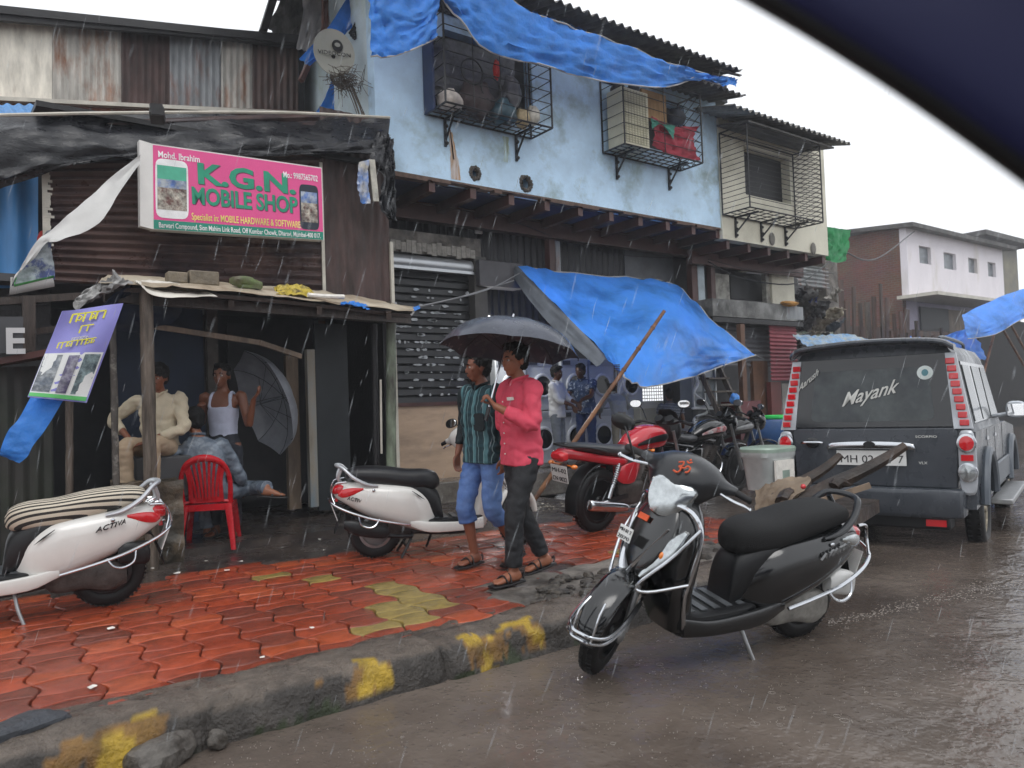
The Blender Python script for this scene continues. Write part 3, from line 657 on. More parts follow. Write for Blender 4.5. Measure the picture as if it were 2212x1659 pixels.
# white-painted board with part of big letters
mb = MB(); mb.slab([PY(-100, 775, 6.85), PY(50, 758, 6.85), PY(50, 684, 6.85), PY(-100, 684, 6.85)], (0, -1, 0), .02); wb = obj('sign_board', mb, mat('charcoal_board', '3c3d40', rough=.5, var=.2), label='dark board with cut-off white lettering at the left edge', cat='sign')
mb = text_mb('M E', .27, PY(-92, 764, 6.84), (1, 0, .03), (0, 0, 1), ext=.004, off=.03); obj('lettering', mb, mat('white_paint', 'b9b9b9', rough=.5, var=.05), wb)

# --- blowing banner strips
M_flexw = mat('white_banner', 'cfcecb', rough=.4, var=.12, scale=3, translucent=.2)
g4 = tarp('banner', [[PY(304, 333, 7.45), PY(302, 352, 7.45)], [PY(230, 392, 7.35), PY(255, 420, 7.3)], [PY(165, 448, 7.3), PY(215, 480, 7.2)], [PY(112, 496, 7.25), PY(130, 520, 7.2)], [PY(80, 520, 7.2), PY(100, 525, 7.2)], [PY(48, 572, 7.2), PY(72, 560, 7.2)], [PY(20, 628, 7.15), PY(34, 590, 7.2)]], M_flexw, 'long torn white banner strip blowing left from the corner of the pink sign', 'banner', amp=.02, fs=2, seed=4, nu=5, nv=6)
M_print = mat('printed_photo', '8b9296', rough=.4, var=.5, scale=16, col2='33406e', mscale=9, thr=.56, soft=.05)
ob = tarp('banner', [[PY(98, 500, 7.26), PY(112, 496, 7.28)], [PY(62, 560, 7.25), PY(112, 545, 7.3)], [PY(34, 600, 7.25), PY(118, 580, 7.3)], [PY(26, 622, 7.25), PY(118, 604, 7.3)]], M_print, 'lower end of a torn photo banner with green and white edge', 'banner', amp=.02, seed=6, nu=5, nv=5)
obj('edge_stripe', MB().tube([PY(34, 600, 7.2), PY(30, 618, 7.2), PY(116, 598, 7.24)], .022, n=6, smooth=False, flat=.3), mat('green_edge', '59b063', rough=.5), ob)
obj('white_border', MB().tube([PY(26, 600, 7.22), PY(22, 628, 7.22), PY(116, 610, 7.26)], .04, n=6, smooth=False, flat=.3), M_flexw, ob)
# purple banner
P0, P1, P2, P3 = PY(134, 672, 6.45), PY(265, 656, 6.45), PY(188, 870, 6.4), PY(60, 858, 6.4)
def bil(a, b_): return P0.lerp(P1, a).lerp(P3.lerp(P2, a), b_)
g5 = thing('shop_banner', P0.lerp(P2, .5), 'leaning purple banner with yellow lettering over three photos, hanging at the lean-to corner', 'banner')
rows = [[bil(i/10, j/16)+V((0, .03*sin(i*.5+j*.2), 0)) for i in range(11)] for j in range(17)]
obj('backing', MB().grid(rows, t=.006), mat('purple_print', '8482c4', rough=.35, var=.1, scale=2), g5, smooth=60)
def bpatch(a0, a1, b0, b1, ma, nm='photo', z=.010):
    rows = [[bil(a0+(a1-a0)*i/4, b0+(b1-b0)*j/6)+V((0, .03*sin((a0+(a1-a0)*i/4)*5+(b0+(b1-b0)*j/6)*3.2)-z, 0)) for i in range(5)] for j in range(7)]
    return obj(nm, MB().grid(rows, t=.001), ma, g5, smooth=60)
bpatch(.0, .97, .5, .985, mat('photo_border', 'd4d6d4', rough=.35, var=.1), 'photo_strip', .009)
bpatch(.01, .30, .52, .93, mat('photo_street', '8a8f92', rough=.4, var=.6, scale=22, col2='4d5560', mscale=14))
bpatch(.40, .58, .53, .93, mat('photo_person', '55506a', rough=.4, var=.5, scale=12, col2='b9b9bf', mscale=8, thr=.6), z=.012)
bpatch(.66, .94, .52, .93, mat('photo_machine', '8fa3a5', rough=.4, var=.5, scale=18, col2='39464e', mscale=13))
bpatch(.0, .97, .945, .985, mat('green_edge', '59b063', rough=.5), 'edge_stripe', .012)
Myl = mat('yellow_lettering', 'd8d23a', rough=.5)
xd = (P1-P0).normalized(); yd = (P0-P3).normalized()
for k, (s, sz, a, b_) in enumerate((('मोबाईल सेवा', .10, .2, .17), ('सर्व', .08, .42, .27), ('सेवा केंद्र', .06, .3, .37), ('मोबाईल दुरुस्ती', .06, .18, .45))):
    pass
# the banner's script is unreadable in the picture: rows of short strokes stand for it
def strokes(root, org, xd, yd, width, h, n, ma, seed=0, nm='lettering'):
    r_ = random.Random(seed); mb = MB(); x = 0; nz = V(xd).cross(V(yd)).normalized()
    mb.bar(V(org)+V(yd)*h, V(org)+V(xd)*width+V(yd)*h, .004, h*.14, up=yd)
    while x < width:
        w_ = r_.uniform(.5, 1.0)*h*.7; a = V(org)+V(xd)*x
        k = r_.choice((0, 1, 2))
        mb.bar(a+V(yd)*h, a+V(yd)*h*r_.uniform(0, .2), .004, h*.16, up=xd)
        if k: mb.tube([a+V(xd)*w_*.1+V(yd)*h*.8, a+V(xd)*w_*.8+V(yd)*h*.6, a+V(xd)*w_*.6+V(yd)*h*.25, a+V(xd)*w_*.1+V(yd)*h*.3], h*.07, n=5)
        x += w_+h*.12
    return obj(nm, mb, ma, root)
off = V((0, -.035, 0))
for (a, b_, wd, h, s_) in ((.2, .17, .55, .075, 1), (.42, .29, .2, .06, 2), (.34, .38, .25, .03, 3), (.15, .46, .6, .05, 4)):
    strokes(g5, bil(a, b_)+off, xd, yd, wd*(P1-P0).length, h, 8, Myl if s_ != 3 else M_flexw, s_)
tarp('tarpaulin', [[PY(66, 858, 6.5), PY(136, 866, 6.5)], [PY(40, 905, 6.45), PY(100, 925, 6.45)], [PY(18, 930, 6.42), PY(72, 962, 6.42)], [PY(2, 968, 6.4), PY(60, 985, 6.4)], [PY(0, 985, 6.42), PY(42, 1000, 6.42)]], M_bluesheet, 'blue tarpaulin tail hanging below the purple banner', amp=.015, fs=2, seed=8, nu=6, nv=6)

# --- the pink sign box
S0, S1, S2, S3 = PY(330, 495, 7.55), PY(700, 519, 7.55), PY(695, 362, 7.5), PY(328, 310, 7.5)
g6 = thing('shop_sign', S0.lerp(S1, .5), 'pink and green box sign of the phone shop reading K.G.N. MOBILE SHOP', 'shop sign')
nS = (S1-S0).cross(S3-S0).normalized(); nS = nS if nS.y < 0 else -nS
mb = MB(); mb.slab([S0, S1, S2, S3], nS, .14)
dl = nS*.004
obj('box', mb, mat('sign_white_frame', 'dcdad6', rough=.35, var=.08), g6)
mb = MB(); k0 = PY(303, 488, 7.57)-S0; mb.slab([S0+k0, S0, S3, S3+k0], nS, .1); obj('side_panel', mb, mat('sign_white_frame', 'dcdad6'), g6)
def sb(a, b_): return S0.lerp(S1, a).lerp(S3.lerp(S2, a), b_)
def spatch(a0, a1, b0, b1, ma, nm, z, t=.002):
    mb = MB(); mb.slab([sb(a0, b0)+nS*z, sb(a1, b0)+nS*z, sb(a1, b1)+nS*z, sb(a0, b1)+nS*z], nS, t); return obj(nm, mb, ma, g6, smooth=0)
spatch(.005, .995, .115, .985, mat('sign_pink', 'e0508f', rough=.25, var=.06, scale=2), 'face', .003)
spatch(.005, .995, .005, .112, mat('sign_green', '1f8570', rough=.25, var=.06), 'address_band', .003)
Mg = mat('letter_green', '1f9070', rough=.3); Mgd = mat('letter_shadow', '7a2a58', rough=.4); Mw = mat('letter_white', 'ececec', rough=.4); My = mat('letter_yellow', 'e9dc7a', rough=.4)
xd = (S1-S0).normalized(); yd = nS.cross(xd); yd = yd if yd.z > 0 else -yd; W_ = (S1-S0).length; H_ = (S3-S0).length
def stext(s, a, b_, sz, wd, ma, off=.0, sh=None, z=.006):
    t_ = text_mb(s, sz, (0, 0, 0), (1, 0, 0), (0, 1, 0), ext=.001, off=off); w0 = max(p.x for p in t_.v)-min(p.x for p in t_.v)
    xl = (sb(a+.05, b_)-sb(a, b_)).normalized()
    if sh: obj('letter_shadow', text_mb(s, sz, sb(a, b_)+nS*(z-.002)+xl*.008-yd*.008, xl, yd, ext=.0006, off=off, sx=wd*W_/w0), sh, g6, smooth=0)
    return obj('lettering', text_mb(s, sz, sb(a, b_)+nS*z, xl, yd, ext=.0012, off=off, sx=wd*W_/w0), ma, g6, smooth=0)
stext('K.G.N.', .235, .60, .27, .575, Mg, .035, Mgd)
stext('MOBILE SHOP', .205, .345, .225, .62, Mg, .03, Mgd)
stext('Specialist in: MOBILE HARDWARE & SOFTWARE', .205, .145, .095, .64, My, .01)
stext('Barwari Compound, Sion Mahim Link Road, Off Kumbar Chowk, Dharavi, Mumbai-400 017.', .03, .025, .07, .945, Mw, .01)
stext('Mohd. Ibrahim', .03, .85, .085, .22, Mw, .015)
stext('Mo.: 9987565702', .745, .80, .085, .22, Mw, .015)
stext('कृ', .35, .92, .06, .02, My) if False else None
def phone(a0, a1, b0, b1, body, scr, lab):
    p = []
    for k in range(24):
        t = 2*pi*k/24; p.append(sb((a0+a1)/2+(a1-a0)/2*spow(cos(t), .35), (b0+b1)/2+(b1-b0)/2*spow(sin(t), .25))+nS*.006)
    obj('phone_picture', MB().slab(p, nS, .002), body, g6, smooth=0, label=lab)
    spatch(a0+.01, a1-.01, b0+.10, b0+.36, mat('phone_photo', 'b9b5a8', rough=.3, var=.7, scale=18, col2='5b3c36', mscale=16), 'phone_screen', .008, .001)
    spatch(a0+.01, a1-.01, b0+.36, b1-.24 if scr != 'b' else b1-.1, mat('phone_photo_blue', '4a6aa8', rough=.3, var=.5, scale=10, col2='a9b0b5', mscale=12), 'phone_screen', .008, .001)
    if scr != 'b': spatch(a0+.01, a1-.01, b1-.24, b1-.08, mat('phone_green', '4fae90', rough=.3), 'phone_screen', .008, .001)
phone(.015, .19, .14, .84, Mw, 'w', 'picture of a white phone on the sign'); phone(.845, .97, .13, .74, mat('phone_black', '1d2433', rough=.3), 'b', 'picture of a dark phone on the sign')
# ================================================================ the blue building
WY = 8.1
M_bluewall = mat('pale_blue_limewash', 'c0dcf2', rough=.6, var=.13, scale=3, col2='93a7aa', mscale=1.9, thr=.60, soft=.1, bump=.35, bscale=9, rvar=.1)
M_blue2 = mat('pale_blue_limewash_side', 'c4d3d8', rough=.6, var=.15, scale=2, col2='a5b398', mscale=1.3, thr=.66, bump=.2, bscale=9)
M_redbeam = mat('red_oxide_steel', '4b302c', rough=.45, var=.3, scale=5, rvar=.1)
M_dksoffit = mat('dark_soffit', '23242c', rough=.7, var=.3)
M_asb = mat('old_cement_sheet', '5f5d5a', rough=.7, var=.3, scale=4, col2='3c3b3a', mscale=3, bump=.2, bscale=30)
M_iron = mat('black_iron', '202022', rough=.45, var=.3, scale=9)
BX0 = PY(811, 250, WY).x; BX1 = PY(1557, 490, WY).x; ZB = (PY(850, 371, WY).z+PY(1555, 494, WY).z)/2
ZT = PY(1560, 205, 7.6).z+.15
CX1 = PY(1786, 540, WY).x
g = thing('blue_building', ((BX0+BX1)/2, 10.5, .13), 'two storey building with a pale blue overhanging upper floor over open shop fronts', 'building')
def wall(x0, x1, z0, z1, y, t, holes):
    mb = MB(); xs = sorted({x0, x1, *[h[0] for h in holes], *[h[1] for h in holes]}); zs = sorted({z0, z1, *[h[2] for h in holes], *[h[3] for h in holes]})
    for a, b_ in zip(xs, xs[1:]):
        run = []
        for c, d in zip(zs, zs[1:]):
            m_ = ((a+b_)/2, (c+d)/2)
            if any(h[0] < m_[0] < h[1] and h[2] < m_[1] < h[3] for h in holes): continue
            run.append((c, d))
        for c, d in run: mb.box2((a, y, c), (b_, y+t, d))
    return mb
h1 = (PY(962, 200, WY).x, PY(1150, 200, WY).x, PY(1000, 232, WY).z, PY(1000, 75, WY).z)
h2 = (PY(1345, 300, WY).x, PY(1480, 300, WY).x, PY(1345, 305, WY).z, PY(1345, 190, WY).z)
holes = [h1, h2]
for (u, v, r_) in ((1026, 374, .07), (1136, 396, .09)): p = PY(u, v, WY); holes.append((p.x-r_, p.x+r_, p.z-r_*1.1, p.z+r_))
wm = wall(BX0, BX1, ZB, ZT+.3, WY, .18, holes)
# uneven lower edge
obj('front_wall', wm, M_bluewall, g, smooth=0)
mb = MB(); mb.box2((BX0, WY+.18, ZB), (BX0+.18, 13, ZT+.7)); obj('side_wall', mb, M_blue2, g)
mb = MB(); mb.box2((BX0, 12.8, 0), (BX1, 13, ZT+.3)); obj('back_wall', mb, M_dkgrey, g)
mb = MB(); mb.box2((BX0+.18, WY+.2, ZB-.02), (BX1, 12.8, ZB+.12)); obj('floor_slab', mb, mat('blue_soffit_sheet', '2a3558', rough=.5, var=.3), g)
rnd = random.Random(5); mb = MB(); x = BX0
while x < BX1-.05:
    w_ = rnd.uniform(.05, .3); mb.box2((x, WY-.012, ZB-rnd.uniform(.005, .05)), (min(x+w_, BX1), WY+.1, ZB+.012)); x += w_
obj('broken_edge', mb, mat('broken_brown_edge', '5a463c', rough=.7, var=.5, scale=12), g, smooth=0)
mb = MB()
for i in range(11):
    x = BX0+.15+i*(BX1-BX0-.2)/10; mb = MB(); mb.box2((x-.045, WY+.03, ZB-.16), (x+.045, 9.28, ZB-.025)); obj('joist', mb, M_redbeam, g)
zbm0, zbm1 = PY(1200, 518, 9.05).z, PY(1200, 487, 9.05).z
mb = MB(); mb.box2((BX0-.4, 9.0, zbm0), (BX1+.3, 9.04, zbm1)); mb.box2((BX0-.4, 8.95, zbm0), (BX1+.3, 9.1, zbm0+.02)); mb.box2((BX0-.4, 8.95, zbm1), (BX1+.3, 9.1, zbm1+.02)); obj('beam', mb, M_redbeam, g)
obj('upper_sheet', sheet(V((BX0-.3, 9.35, 2.6)), V((BX1+.1, 9.35, 2.6)), V((BX1+.1, 9.35, ZB)), V((BX0-.3, 9.35, ZB)), amp=.02, pitch=.13), mat('black_corrugated', '2e2e32', rough=.45, var=.3, stretch=(3, 3, .5)), g)
def rectY(u0, u1, v0, v1, y, d=.05):
    a = PY((u0+u1)/2, v1, y); b_ = PY((u0+u1)/2, v0, y); return (PY(u0, (v0+v1)/2, y).x, y, a.z), (PY(u1, (v0+v1)/2, y).x, y+d, b_.z)
mb = MB(); mb.box2(*rectY(1350, 1455, 535, 625, 9.28, .03)); obj('grey_sheet', mb, mat('grey_translucent_sheet', '55585c', rough=.4, var=.3), g)
for (ua, ub, nm, ma, y) in ((1193, 1205, 'post', M_redbeam, 9.05), (1206, 1216, 'post', M_galv, 9.08), (1499, 1511, 'post', M_redbeam, 8.9), (1512, 1526, 'post', mat('pale_blue_post', 'a9b6bd', rough=.5, var=.25), 8.9)):
    mb = MB(); a, b_ = rectY(ua, ub, 500, 900, y, .12); mb.box2((a[0], a[1], .13 if ua > 1300 else 2.66), (b_[0], b_[1], zbm0)); obj(nm, mb, ma, g)
mb = MB(); a, b_ = rectY(1470, 1502, 645, 760, 9.1, .05); mb.box2(a, b_); obj('panel', mb, mat('grey_board', '7f8285', rough=.5, var=.3), g)
# window recesses: flat panels with the dark of the rooms painted in
for h in (h1, h2):
    wn = obj('window', (lambda mb: (mb.box2((h[0]-.05, WY+.19, h[2]-.05), (h[1]+.05, WY+.22, h[3]+.05)), mb)[1])(MB()), mat('painted_room_dark', '15161a', rough=.5, var=.2), g)
    mb = MB()
    for a in (h[0], (h[0]+h[1])/2, h[1]): mb.box2((a-.03, WY+.12, h[2]), (a+.03, WY+.17, h[3]))
    for a in (h[2], h[3]): mb.box2((h[0], WY+.121, a-.03), (h[1], WY+.169, a+.03))
    obj('window_frame', mb, M_iron, wn)
for (u, v, r_) in ((1026, 374, .07), (1136, 396, .09)):
    p = PY(u, v, WY); mb = MB(); mb.box2((p.x-r_-.05, WY+.19, p.z-r_-.08), (p.x+r_+.05, WY+.21, p.z+r_+.05)); obj('hole_dark_panel', mb, mat('painted_room_dark', '15161a'), g)  # panel behind the hole, its colour painted as the unlit room
    mb = MB()
    for k in range(14):
        a = k*2*pi/14; mb.ball((p.x+r_*1.02*cos(a), WY+.015, p.z+r_*1.08*sin(a)-.003), (.022+.02*rnd.random(), .05, .02+.02*rnd.random()), n=7, k=5)
    obj('hole_edge', mb, mat('broken_mortar', '4f4a44', rough=.7, var=.5, scale=15), g, smooth=20)
# rust and moss runs on the wall (they stay on the paint)
def stain(pts, w0, w1, col, nm='rust_stain', y=WY-.004):
    mb = MB(); P = [PY(u, v, y) for u, v in pts]; P = catmull(P, 6); n = len(P); rows = []
    for i, p in enumerate(P):
        w_ = w0+(w1-w0)*i/(n-1); w_ *= 1+.3*noise.noise(V((i*.5, w0*9, 0))); rows.append([p-V((w_, 0, 0)), p, p+V((w_, 0, 0))])
    mb.grid(rows); ma = bpy.data.materials.get('stain_'+col) 
    if not ma:
        ma = mat('stain_'+col, col, rough=.6, var=.35, scale=5, col2='b7d4ea', mscale=2.5, thr=.6, soft=.2, stretch=(6, 1, .7))
    return obj(nm, mb, ma, g)
stain([(973, 285), (978, 320), (982, 350), (985, 388)], .025, .075, 'b9884a')
stain([(972, 280), (976, 310), (980, 345)], .008, .012, 'a0552e')
stain([(1092, 295), (1094, 325), (1092, 350)], .05, .03, 'a5b39a', 'moss_stain')
# roof of the blue building
e1 = PY(1605, 153, 7.35); e0 = PY(1120, -32, 7.35)
e0 = V((PY(1100, -40, 7.35).x-3.2, 7.35, e1.z)); e1 = V((e1.x, 7.35, e1.z))
obj('roof_sheet', sheet(e0, e1, e1+V((-.0, 3.2, .75)), e0+V((0, 3.2, .75)), amp=.03, pitch=.16, t=.006, nv=3), M_asb, g, smooth=50)
f1 = PY(1612, 208, 7.45); f0 = V((PY(1440, 150, 7.45).x, 7.45, f1.z)); obj('roof_sheet', sheet(f0, V(f1), V(f1)+V((-.1, 1.6, .3)), f0+V((0, 1.6, .3)), amp=.03, pitch=.15, t=.006, nv=3), M_asb, g, smooth=50)
mb = MB(); q = PY(1585, 178, 7.5)
for i in range(4): mb.bar(q+V((-.5+.06*i, .1*i, .10-.03*i)), q+V((.12-.05*i, -.05+.1*i, .12-.035*i)), .05, .02)
obj('lath_end', mb, M_wood_d, g)
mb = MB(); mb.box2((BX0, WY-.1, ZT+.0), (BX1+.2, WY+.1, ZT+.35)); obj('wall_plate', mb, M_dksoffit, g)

# ---- tarpaulins on the blue building
TY = 7.28
tarp('tarpaulin', [row(TY, (797, -40), (850, -60), (905, -60), (960, -50)), row(TY, (798, 0), (830, 8), (900, 30), (952, -5)), row(TY, (800, 60), (840, 65), (900, 60), (945, 40)), row(TY, (802, 121), (850, 120), (900, 103), (944, 80))],
     M_bluesheet, 'deep blue tarpaulin hanging in a curve at the left corner of the blue building', amp=.05, fs=2, seed=21, hem=['b'], t=.003)
tarp('tarpaulin', [row(TY, (950, -70), (1020, -60), (1120, 10), (1210, 50), (1300, 78), (1430, 128), (1530, 160), (1572, 168)),
                   row(TY-.03, (955, -20), (1020, 15), (1100, 65), (1200, 98), (1310, 130), (1430, 158), (1525, 170), (1572, 175)),
                   row(TY, (958, 0), (1000, 50), (1060, 110), (1180, 143), (1300, 175), (1430, 189), (1505, 172), (1560, 184))],
     M_bluesheet, 'long blue tarpaulin stretched along the eaves above the two caged windows', amp=.06, fs=2.2, seed=22, hem=['b', 't'], t=.003, st=(4, .8), nu=7, nv=8, fine=.006)
tarp('tarpaulin', [row(7.9, (1095, 5), (1265, 62)), row(7.85, (1130, 45), (1275, 85))], M_bluesheet, 'blue tarpaulin strip under the eaves behind the long tarpaulin', amp=.02, seed=2, t=.003)
tarp('tarpaulin', [row(7.5, (1555, 170), (1572, 165), (1592, 172)), row(7.4, (1560, 185), (1578, 184), (1590, 188))], M_bluesheet, 'small blue tarpaulin knot at the far end of the eaves', amp=.04, seed=3, t=.003)
mb = MB(); mb.box2((PY(1100, 20, 8.0).x, 8.0, ZT), (PY(1290, 60, 8.0).x, 8.05, ZT+.5)); obj('gable_panel', mb, mat('pale_gable', 'b9b9b6', rough=.6, var=.2), g)

# ---- window cages
def cage(x0, x1, z0, z1, y0, y1, hb, label, diag=False, vb=None, brk=2, roof=False):
    g = thing('window_cage', ((x0+x1)/2, y1, z0), label, 'window cage')
    mb = MB(); r = .0065
    def rod(a, b_, q=r): mb.tube([a, b_], q, n=5, smooth=False)
    for x in (x0, x1):
        for y in (y0, y1): rod((x, y, z0), (x, y, z1), .014)
    for z in (z0, z1):
        rod((x0, y0, z), (x1, y0, z), .014); rod((x0, y1, z), (x1, y1, z), .014); rod((x0, y0, z), (x0, y1, z), .014); rod((x1, y0, z), (x1, y1, z), .014)
    obj('frame', mb, M_iron, g); mb = MB()
    for i in range(1, hb):
        z = z0+(z1-z0)*i/hb; rod((x0, y0, z), (x1, y0, z)); 
        if not diag:
            rod((x0, y0, z), (x0, y1, z)); rod((x1, y0, z), (x1, y1, z))
    for i in range(1, vb or 3): x = x0+(x1-x0)*i/(vb or 3); rod((x, y0, z0), (x, y0, z1), .007)
    if diag:
        n = hb
        for i in range(1, n): rod((x0, y0, z0+(z1-z0)*i/n), (x0, y1, z0+(z1-z0)*i/n), .006)
        for x in (x1,):
            for i in range(n):
                za, zb_ = z0+(z1-z0)*i/n, z0+(z1-z0)*(i+1)/n
                for k in (0, 1):
                    rod((x, (y0+y1)/2 if k else y0, za), (x, y1 if k else (y0+y1)/2, zb_), .006); rod((x, (y0+y1)/2 if k else y0, zb_), (x, y1 if k else (y0+y1)/2, za), .006)
    obj('bars', mb, M_iron, g); mb = MB()
    for i in range(1, 10): x = x0+(x1-x0)*i/10; rod((x, y0, z0), (x, y1, z0), .008)
    for i in range(1, 4): y = y0+(y1-y0)*i/4; rod((x0, y, z0), (x1, y, z0), .008)
    obj('floor_grille', mb, M_iron, g)
    for i in range(brk):
        mb = MB(); x = x0+(x1-x0)*(.16+.68*i/max(1, brk-1)); mb.bar((x, y1, z0-.36), (x, y1, z0), .03, .03); mb.bar((x, y1, z0-.012), (x, y0+.08, z0-.012), .03, .03); mb.bar((x, y1, z0-.28), (x, y0+.25, z0-.03), .02, .02)
        for k in range(3): mb.ball((x+.01, y1-.02, z0-.1-.11*k), .025, n=7, k=5)
        obj('bracket', mb, M_iron, g)
    return g
CY = 7.62
a, b_ = PY(963, 225, CY), PY(1193, 272, CY); z1 = PY(1191, 135, CY).z+.55; zc1 = (a.z+b_.z)/2
cage(a.x, b_.x, zc1, z1, CY, WY-.02, 9, 'black iron window cage crammed with household clutter under the blue tarpaulin', vb=4)
a2, b2 = PY(1350, 310, CY), PY(1518, 352, CY); zc2 = (a2.z+b2.z)/2
cage(a2.x, b2.x, zc2, PY(1518, 212, CY).z+.05, CY, WY-.02, 7, 'black iron window cage holding an air cooler and a dark red cloth', diag=True, vb=2)
# contents of cage one
ja = lambda t, dz=0, y=7.85: V((a.x+(b_.x-a.x)*t, y, zc1+.02+dz))
def sack(p, r, col, label, seed, cat='sack', name='sack', rough=.6, group=None, var=.4):
    mb = MB(); mb.ball((0, 0, 0), r, n=18, k=12); rr = r if isinstance(r, (tuple, list)) else (r, r, r)
    for i, q in enumerate(mb.v):
        n_ = V((q.x/rr[0], q.y/rr[1], q.z/rr[2])); k = 1+.28*noise.noise(n_*1.6+V((seed, 0, 0)))+.14*abs(noise.noise(n_*4+V((seed, 0, 0)))); mb.v[i] = q*k
    o = obj(name, mb, mat('cloth_'+col, col, rough=rough, var=var, scale=9, bump=.4, bscale=18), smooth=50, label=label, cat=cat, group=group); o.location = p; return o
sack(ja(.12, .12), (.16, .14, .13), 'b5aca4', 'pale cloth bundle at the left end of the first window cage', 1, 'bundle', 'cloth_bundle')
sack(ja(.36, .22), (.24, .15, .24), '3a2f30', 'dark brown bundle in the middle of the first window cage', 2, 'bundle', 'cloth_bundle')
sack(ja(.60, .14), (.22, .16, .16), '2b4a56', 'teal plastic tub of oddments at the bottom of the first window cage', 3, 'tub', 'plastic_tub', .35)
sack(ja(.80, .12), (.10, .1, .13), 'b3a07c', 'tan bag in the right half of the first window cage', 4, 'bag', 'bag')
sack(ja(.92, .2), (.09, .08, .13), 'c8c3b6', 'cream bag at the right end of the first window cage', 5, 'bag', 'bag')
sack(ja(.52, .62, 7.75), (.04, .05, .13), 'c22a28', 'bright red cloth hanging in the first window cage', 6, 'cloth', 'red_cloth')
sack(ja(.70, .42), (.13, .12, .22), '55555a', 'grey tangle of plastic bags in the first window cage', 8, 'bags', 'plastic_bag', .35)
tarp('plastic_sheet', [[ja(.02, 1.0, 8.0), ja(.5, 1.0, 8.0), ja(.82, 1.0, 8.0)], [ja(.02, .5, 8.0), ja(.5, .5, 7.95), ja(.8, .5, 8.0)], [ja(.03, .1, 8.02), ja(.5, .1, 8.0), ja(.8, .1, 8.02)]], mat('smoky_plastic', '4a4a4e', rough=.25, var=.5, scale=5, bump=.7, bscale=12), 'smoky plastic sheet lining the back of the first window cage', 'plastic sheet', amp=.05, fs=3, seed=4)
for k, (t_, dz, R_) in enumerate(((.28, .50, .16), (.45, .34, .15))):
    mb = MB(); mb.torus(ja(t_, dz, 7.72), R_, .012, n=28, k=6); obj('cable_coil', mb, M_iron, label=('upper' if k == 0 else 'lower')+' black cable coil hanging inside the first window cage', cat='cable coil')
mb = MB(); p = PY(952, 150, 7.7); q = PY(952, 226, 7.7); mb.box2((p.x-.03, 7.85, q.z), (p.x, 8.08, q.z+1.0)); obj('blue_board', mb, mat('navy_board', '1c2c50', rough=.5, var=.3), label='narrow navy blue board on the left side of the first window cage', cat='board')
# contents of cage two
jb = lambda t, dz=0, y=7.85: V((a2.x+(b2.x-a2.x)*t, y, zc2+.02+dz))
gc = thing('air_cooler', jb(.18, 0, 7.85), 'cream louvred air cooler in the second window cage', 'air cooler')
xw = (b2.x-a2.x)
mb = MB(); mb.box2(jb(.02, 0, 7.68), jb(.34, .86, 8.0)); obj('body', mb, mat('cream_plastic', 'c9c4ac', rough=.5, var=.12), gc, bevel=.01)
mb = MB()
for k in range(22):
    p = jb(.04, .05+k*.036, 7.672); mb.box2(p, p+V((xw*.28, .006, .014)))
for k in range(8): p = jb(.05+.035*k, .05, 7.664); mb.box2(p, p+V((.012, .008, .78)))
obj('louvres', mb, mat('cream_louvre', 'aaa68e', rough=.5), gc)
tarp('red_cloth', [[jb(.36, .52, 7.66), jb(.6, .46, 7.66), jb(.98, .56, 7.66)], [jb(.38, .3, 7.65), jb(.65, .26, 7.65), jb(.9, .3, 7.65)], [jb(.36, .08, 7.66), jb(.66, -.02, 7.66), jb(1.0, .03, 7.66)]], mat('dark_red_cloth', '8a2233', rough=.7, var=.25, bump=.3, bscale=14), 'dark red cloth hung over the bars of the second window cage', 'cloth', amp=.05, fs=2.5, seed=7, nu=8)
tarp('green_cloth', [[jb(.32, .46, 7.6), jb(.45, .42, 7.6), jb(.62, .44, 7.6)], [jb(.33, .30, 7.6), jb(.45, .40, 7.6), jb(.6, .22, 7.6)]], mat('green_cloth', '2a6b5c', rough=.7, var=.3), 'small green cloth pegged on the bars beside the red cloth', 'cloth', amp=.02, seed=3)
mb = MB(); mb.box2(jb(.4, .62, 7.9), jb(.72, 1.05, 8.0)); obj('cardboard', mb, mat('old_cardboard', '9c7a52', rough=.8, var=.3, scale=5, stretch=(6, 1, .6)), label='brown cardboard panel leaning at the top of the second window cage', cat='cardboard')
for k, (t_, dz, r_, c) in enumerate(((.1, .92, .1, '2a2a30'), (.3, 1.0, .09, '3a3c44'), (.85, .75, .14, '3b4048'))): sack(jb(t_, dz, 7.9), r_, c, ['black bag on top of the air cooler', 'charcoal bag beside the black one on the air cooler', 'grey sack at the upper right of the second window cage'][k], 30+k, 'bag', 'bag')

# ---- satellite dish
dp = PY(722, 112, 8.35)
g = thing('satellite_dish', PY(735, 170, 8.5), 'pale grey oval satellite dish with a dark round emblem and a twiggy nest', 'satellite dish')
nd = V((-.25, -1, .25)).normalized(); ux = V((1, -.25, 0)).normalized(); uz = nd.cross(ux); uz = uz if uz.z > 0 else -uz
ux = uz.cross(nd).normalized(); ux = ux if ux.x > 0 else -ux
mb = MB(); rings = []
for i in range(9):
    t = i/8; rings.append([dp+ux*(.245*t*cos(2*pi*j/36))+uz*(.33*t*sin(2*pi*j/36))-nd*(.07*(1-t*t)) for j in range(36)])
rings += [[p-nd*.012 for p in r] for r in rings[::-1]]
mb.ring_surface(rings, cap=False); M_dish = mat('dish_grey', 'a3a297', rough=.5, var=.12, scale=3); obj('reflector', mb, M_dish, g, smooth=50)
ec = dp+uz*.12+ux*.05-nd*.030
mb = MB(); mb.slab([ec+ux*.065*cos(k*pi/12)+uz*.085*sin(k*pi/12) for k in range(24)], nd, .003); obj('emblem', mb, M_iron, g, smooth=0)
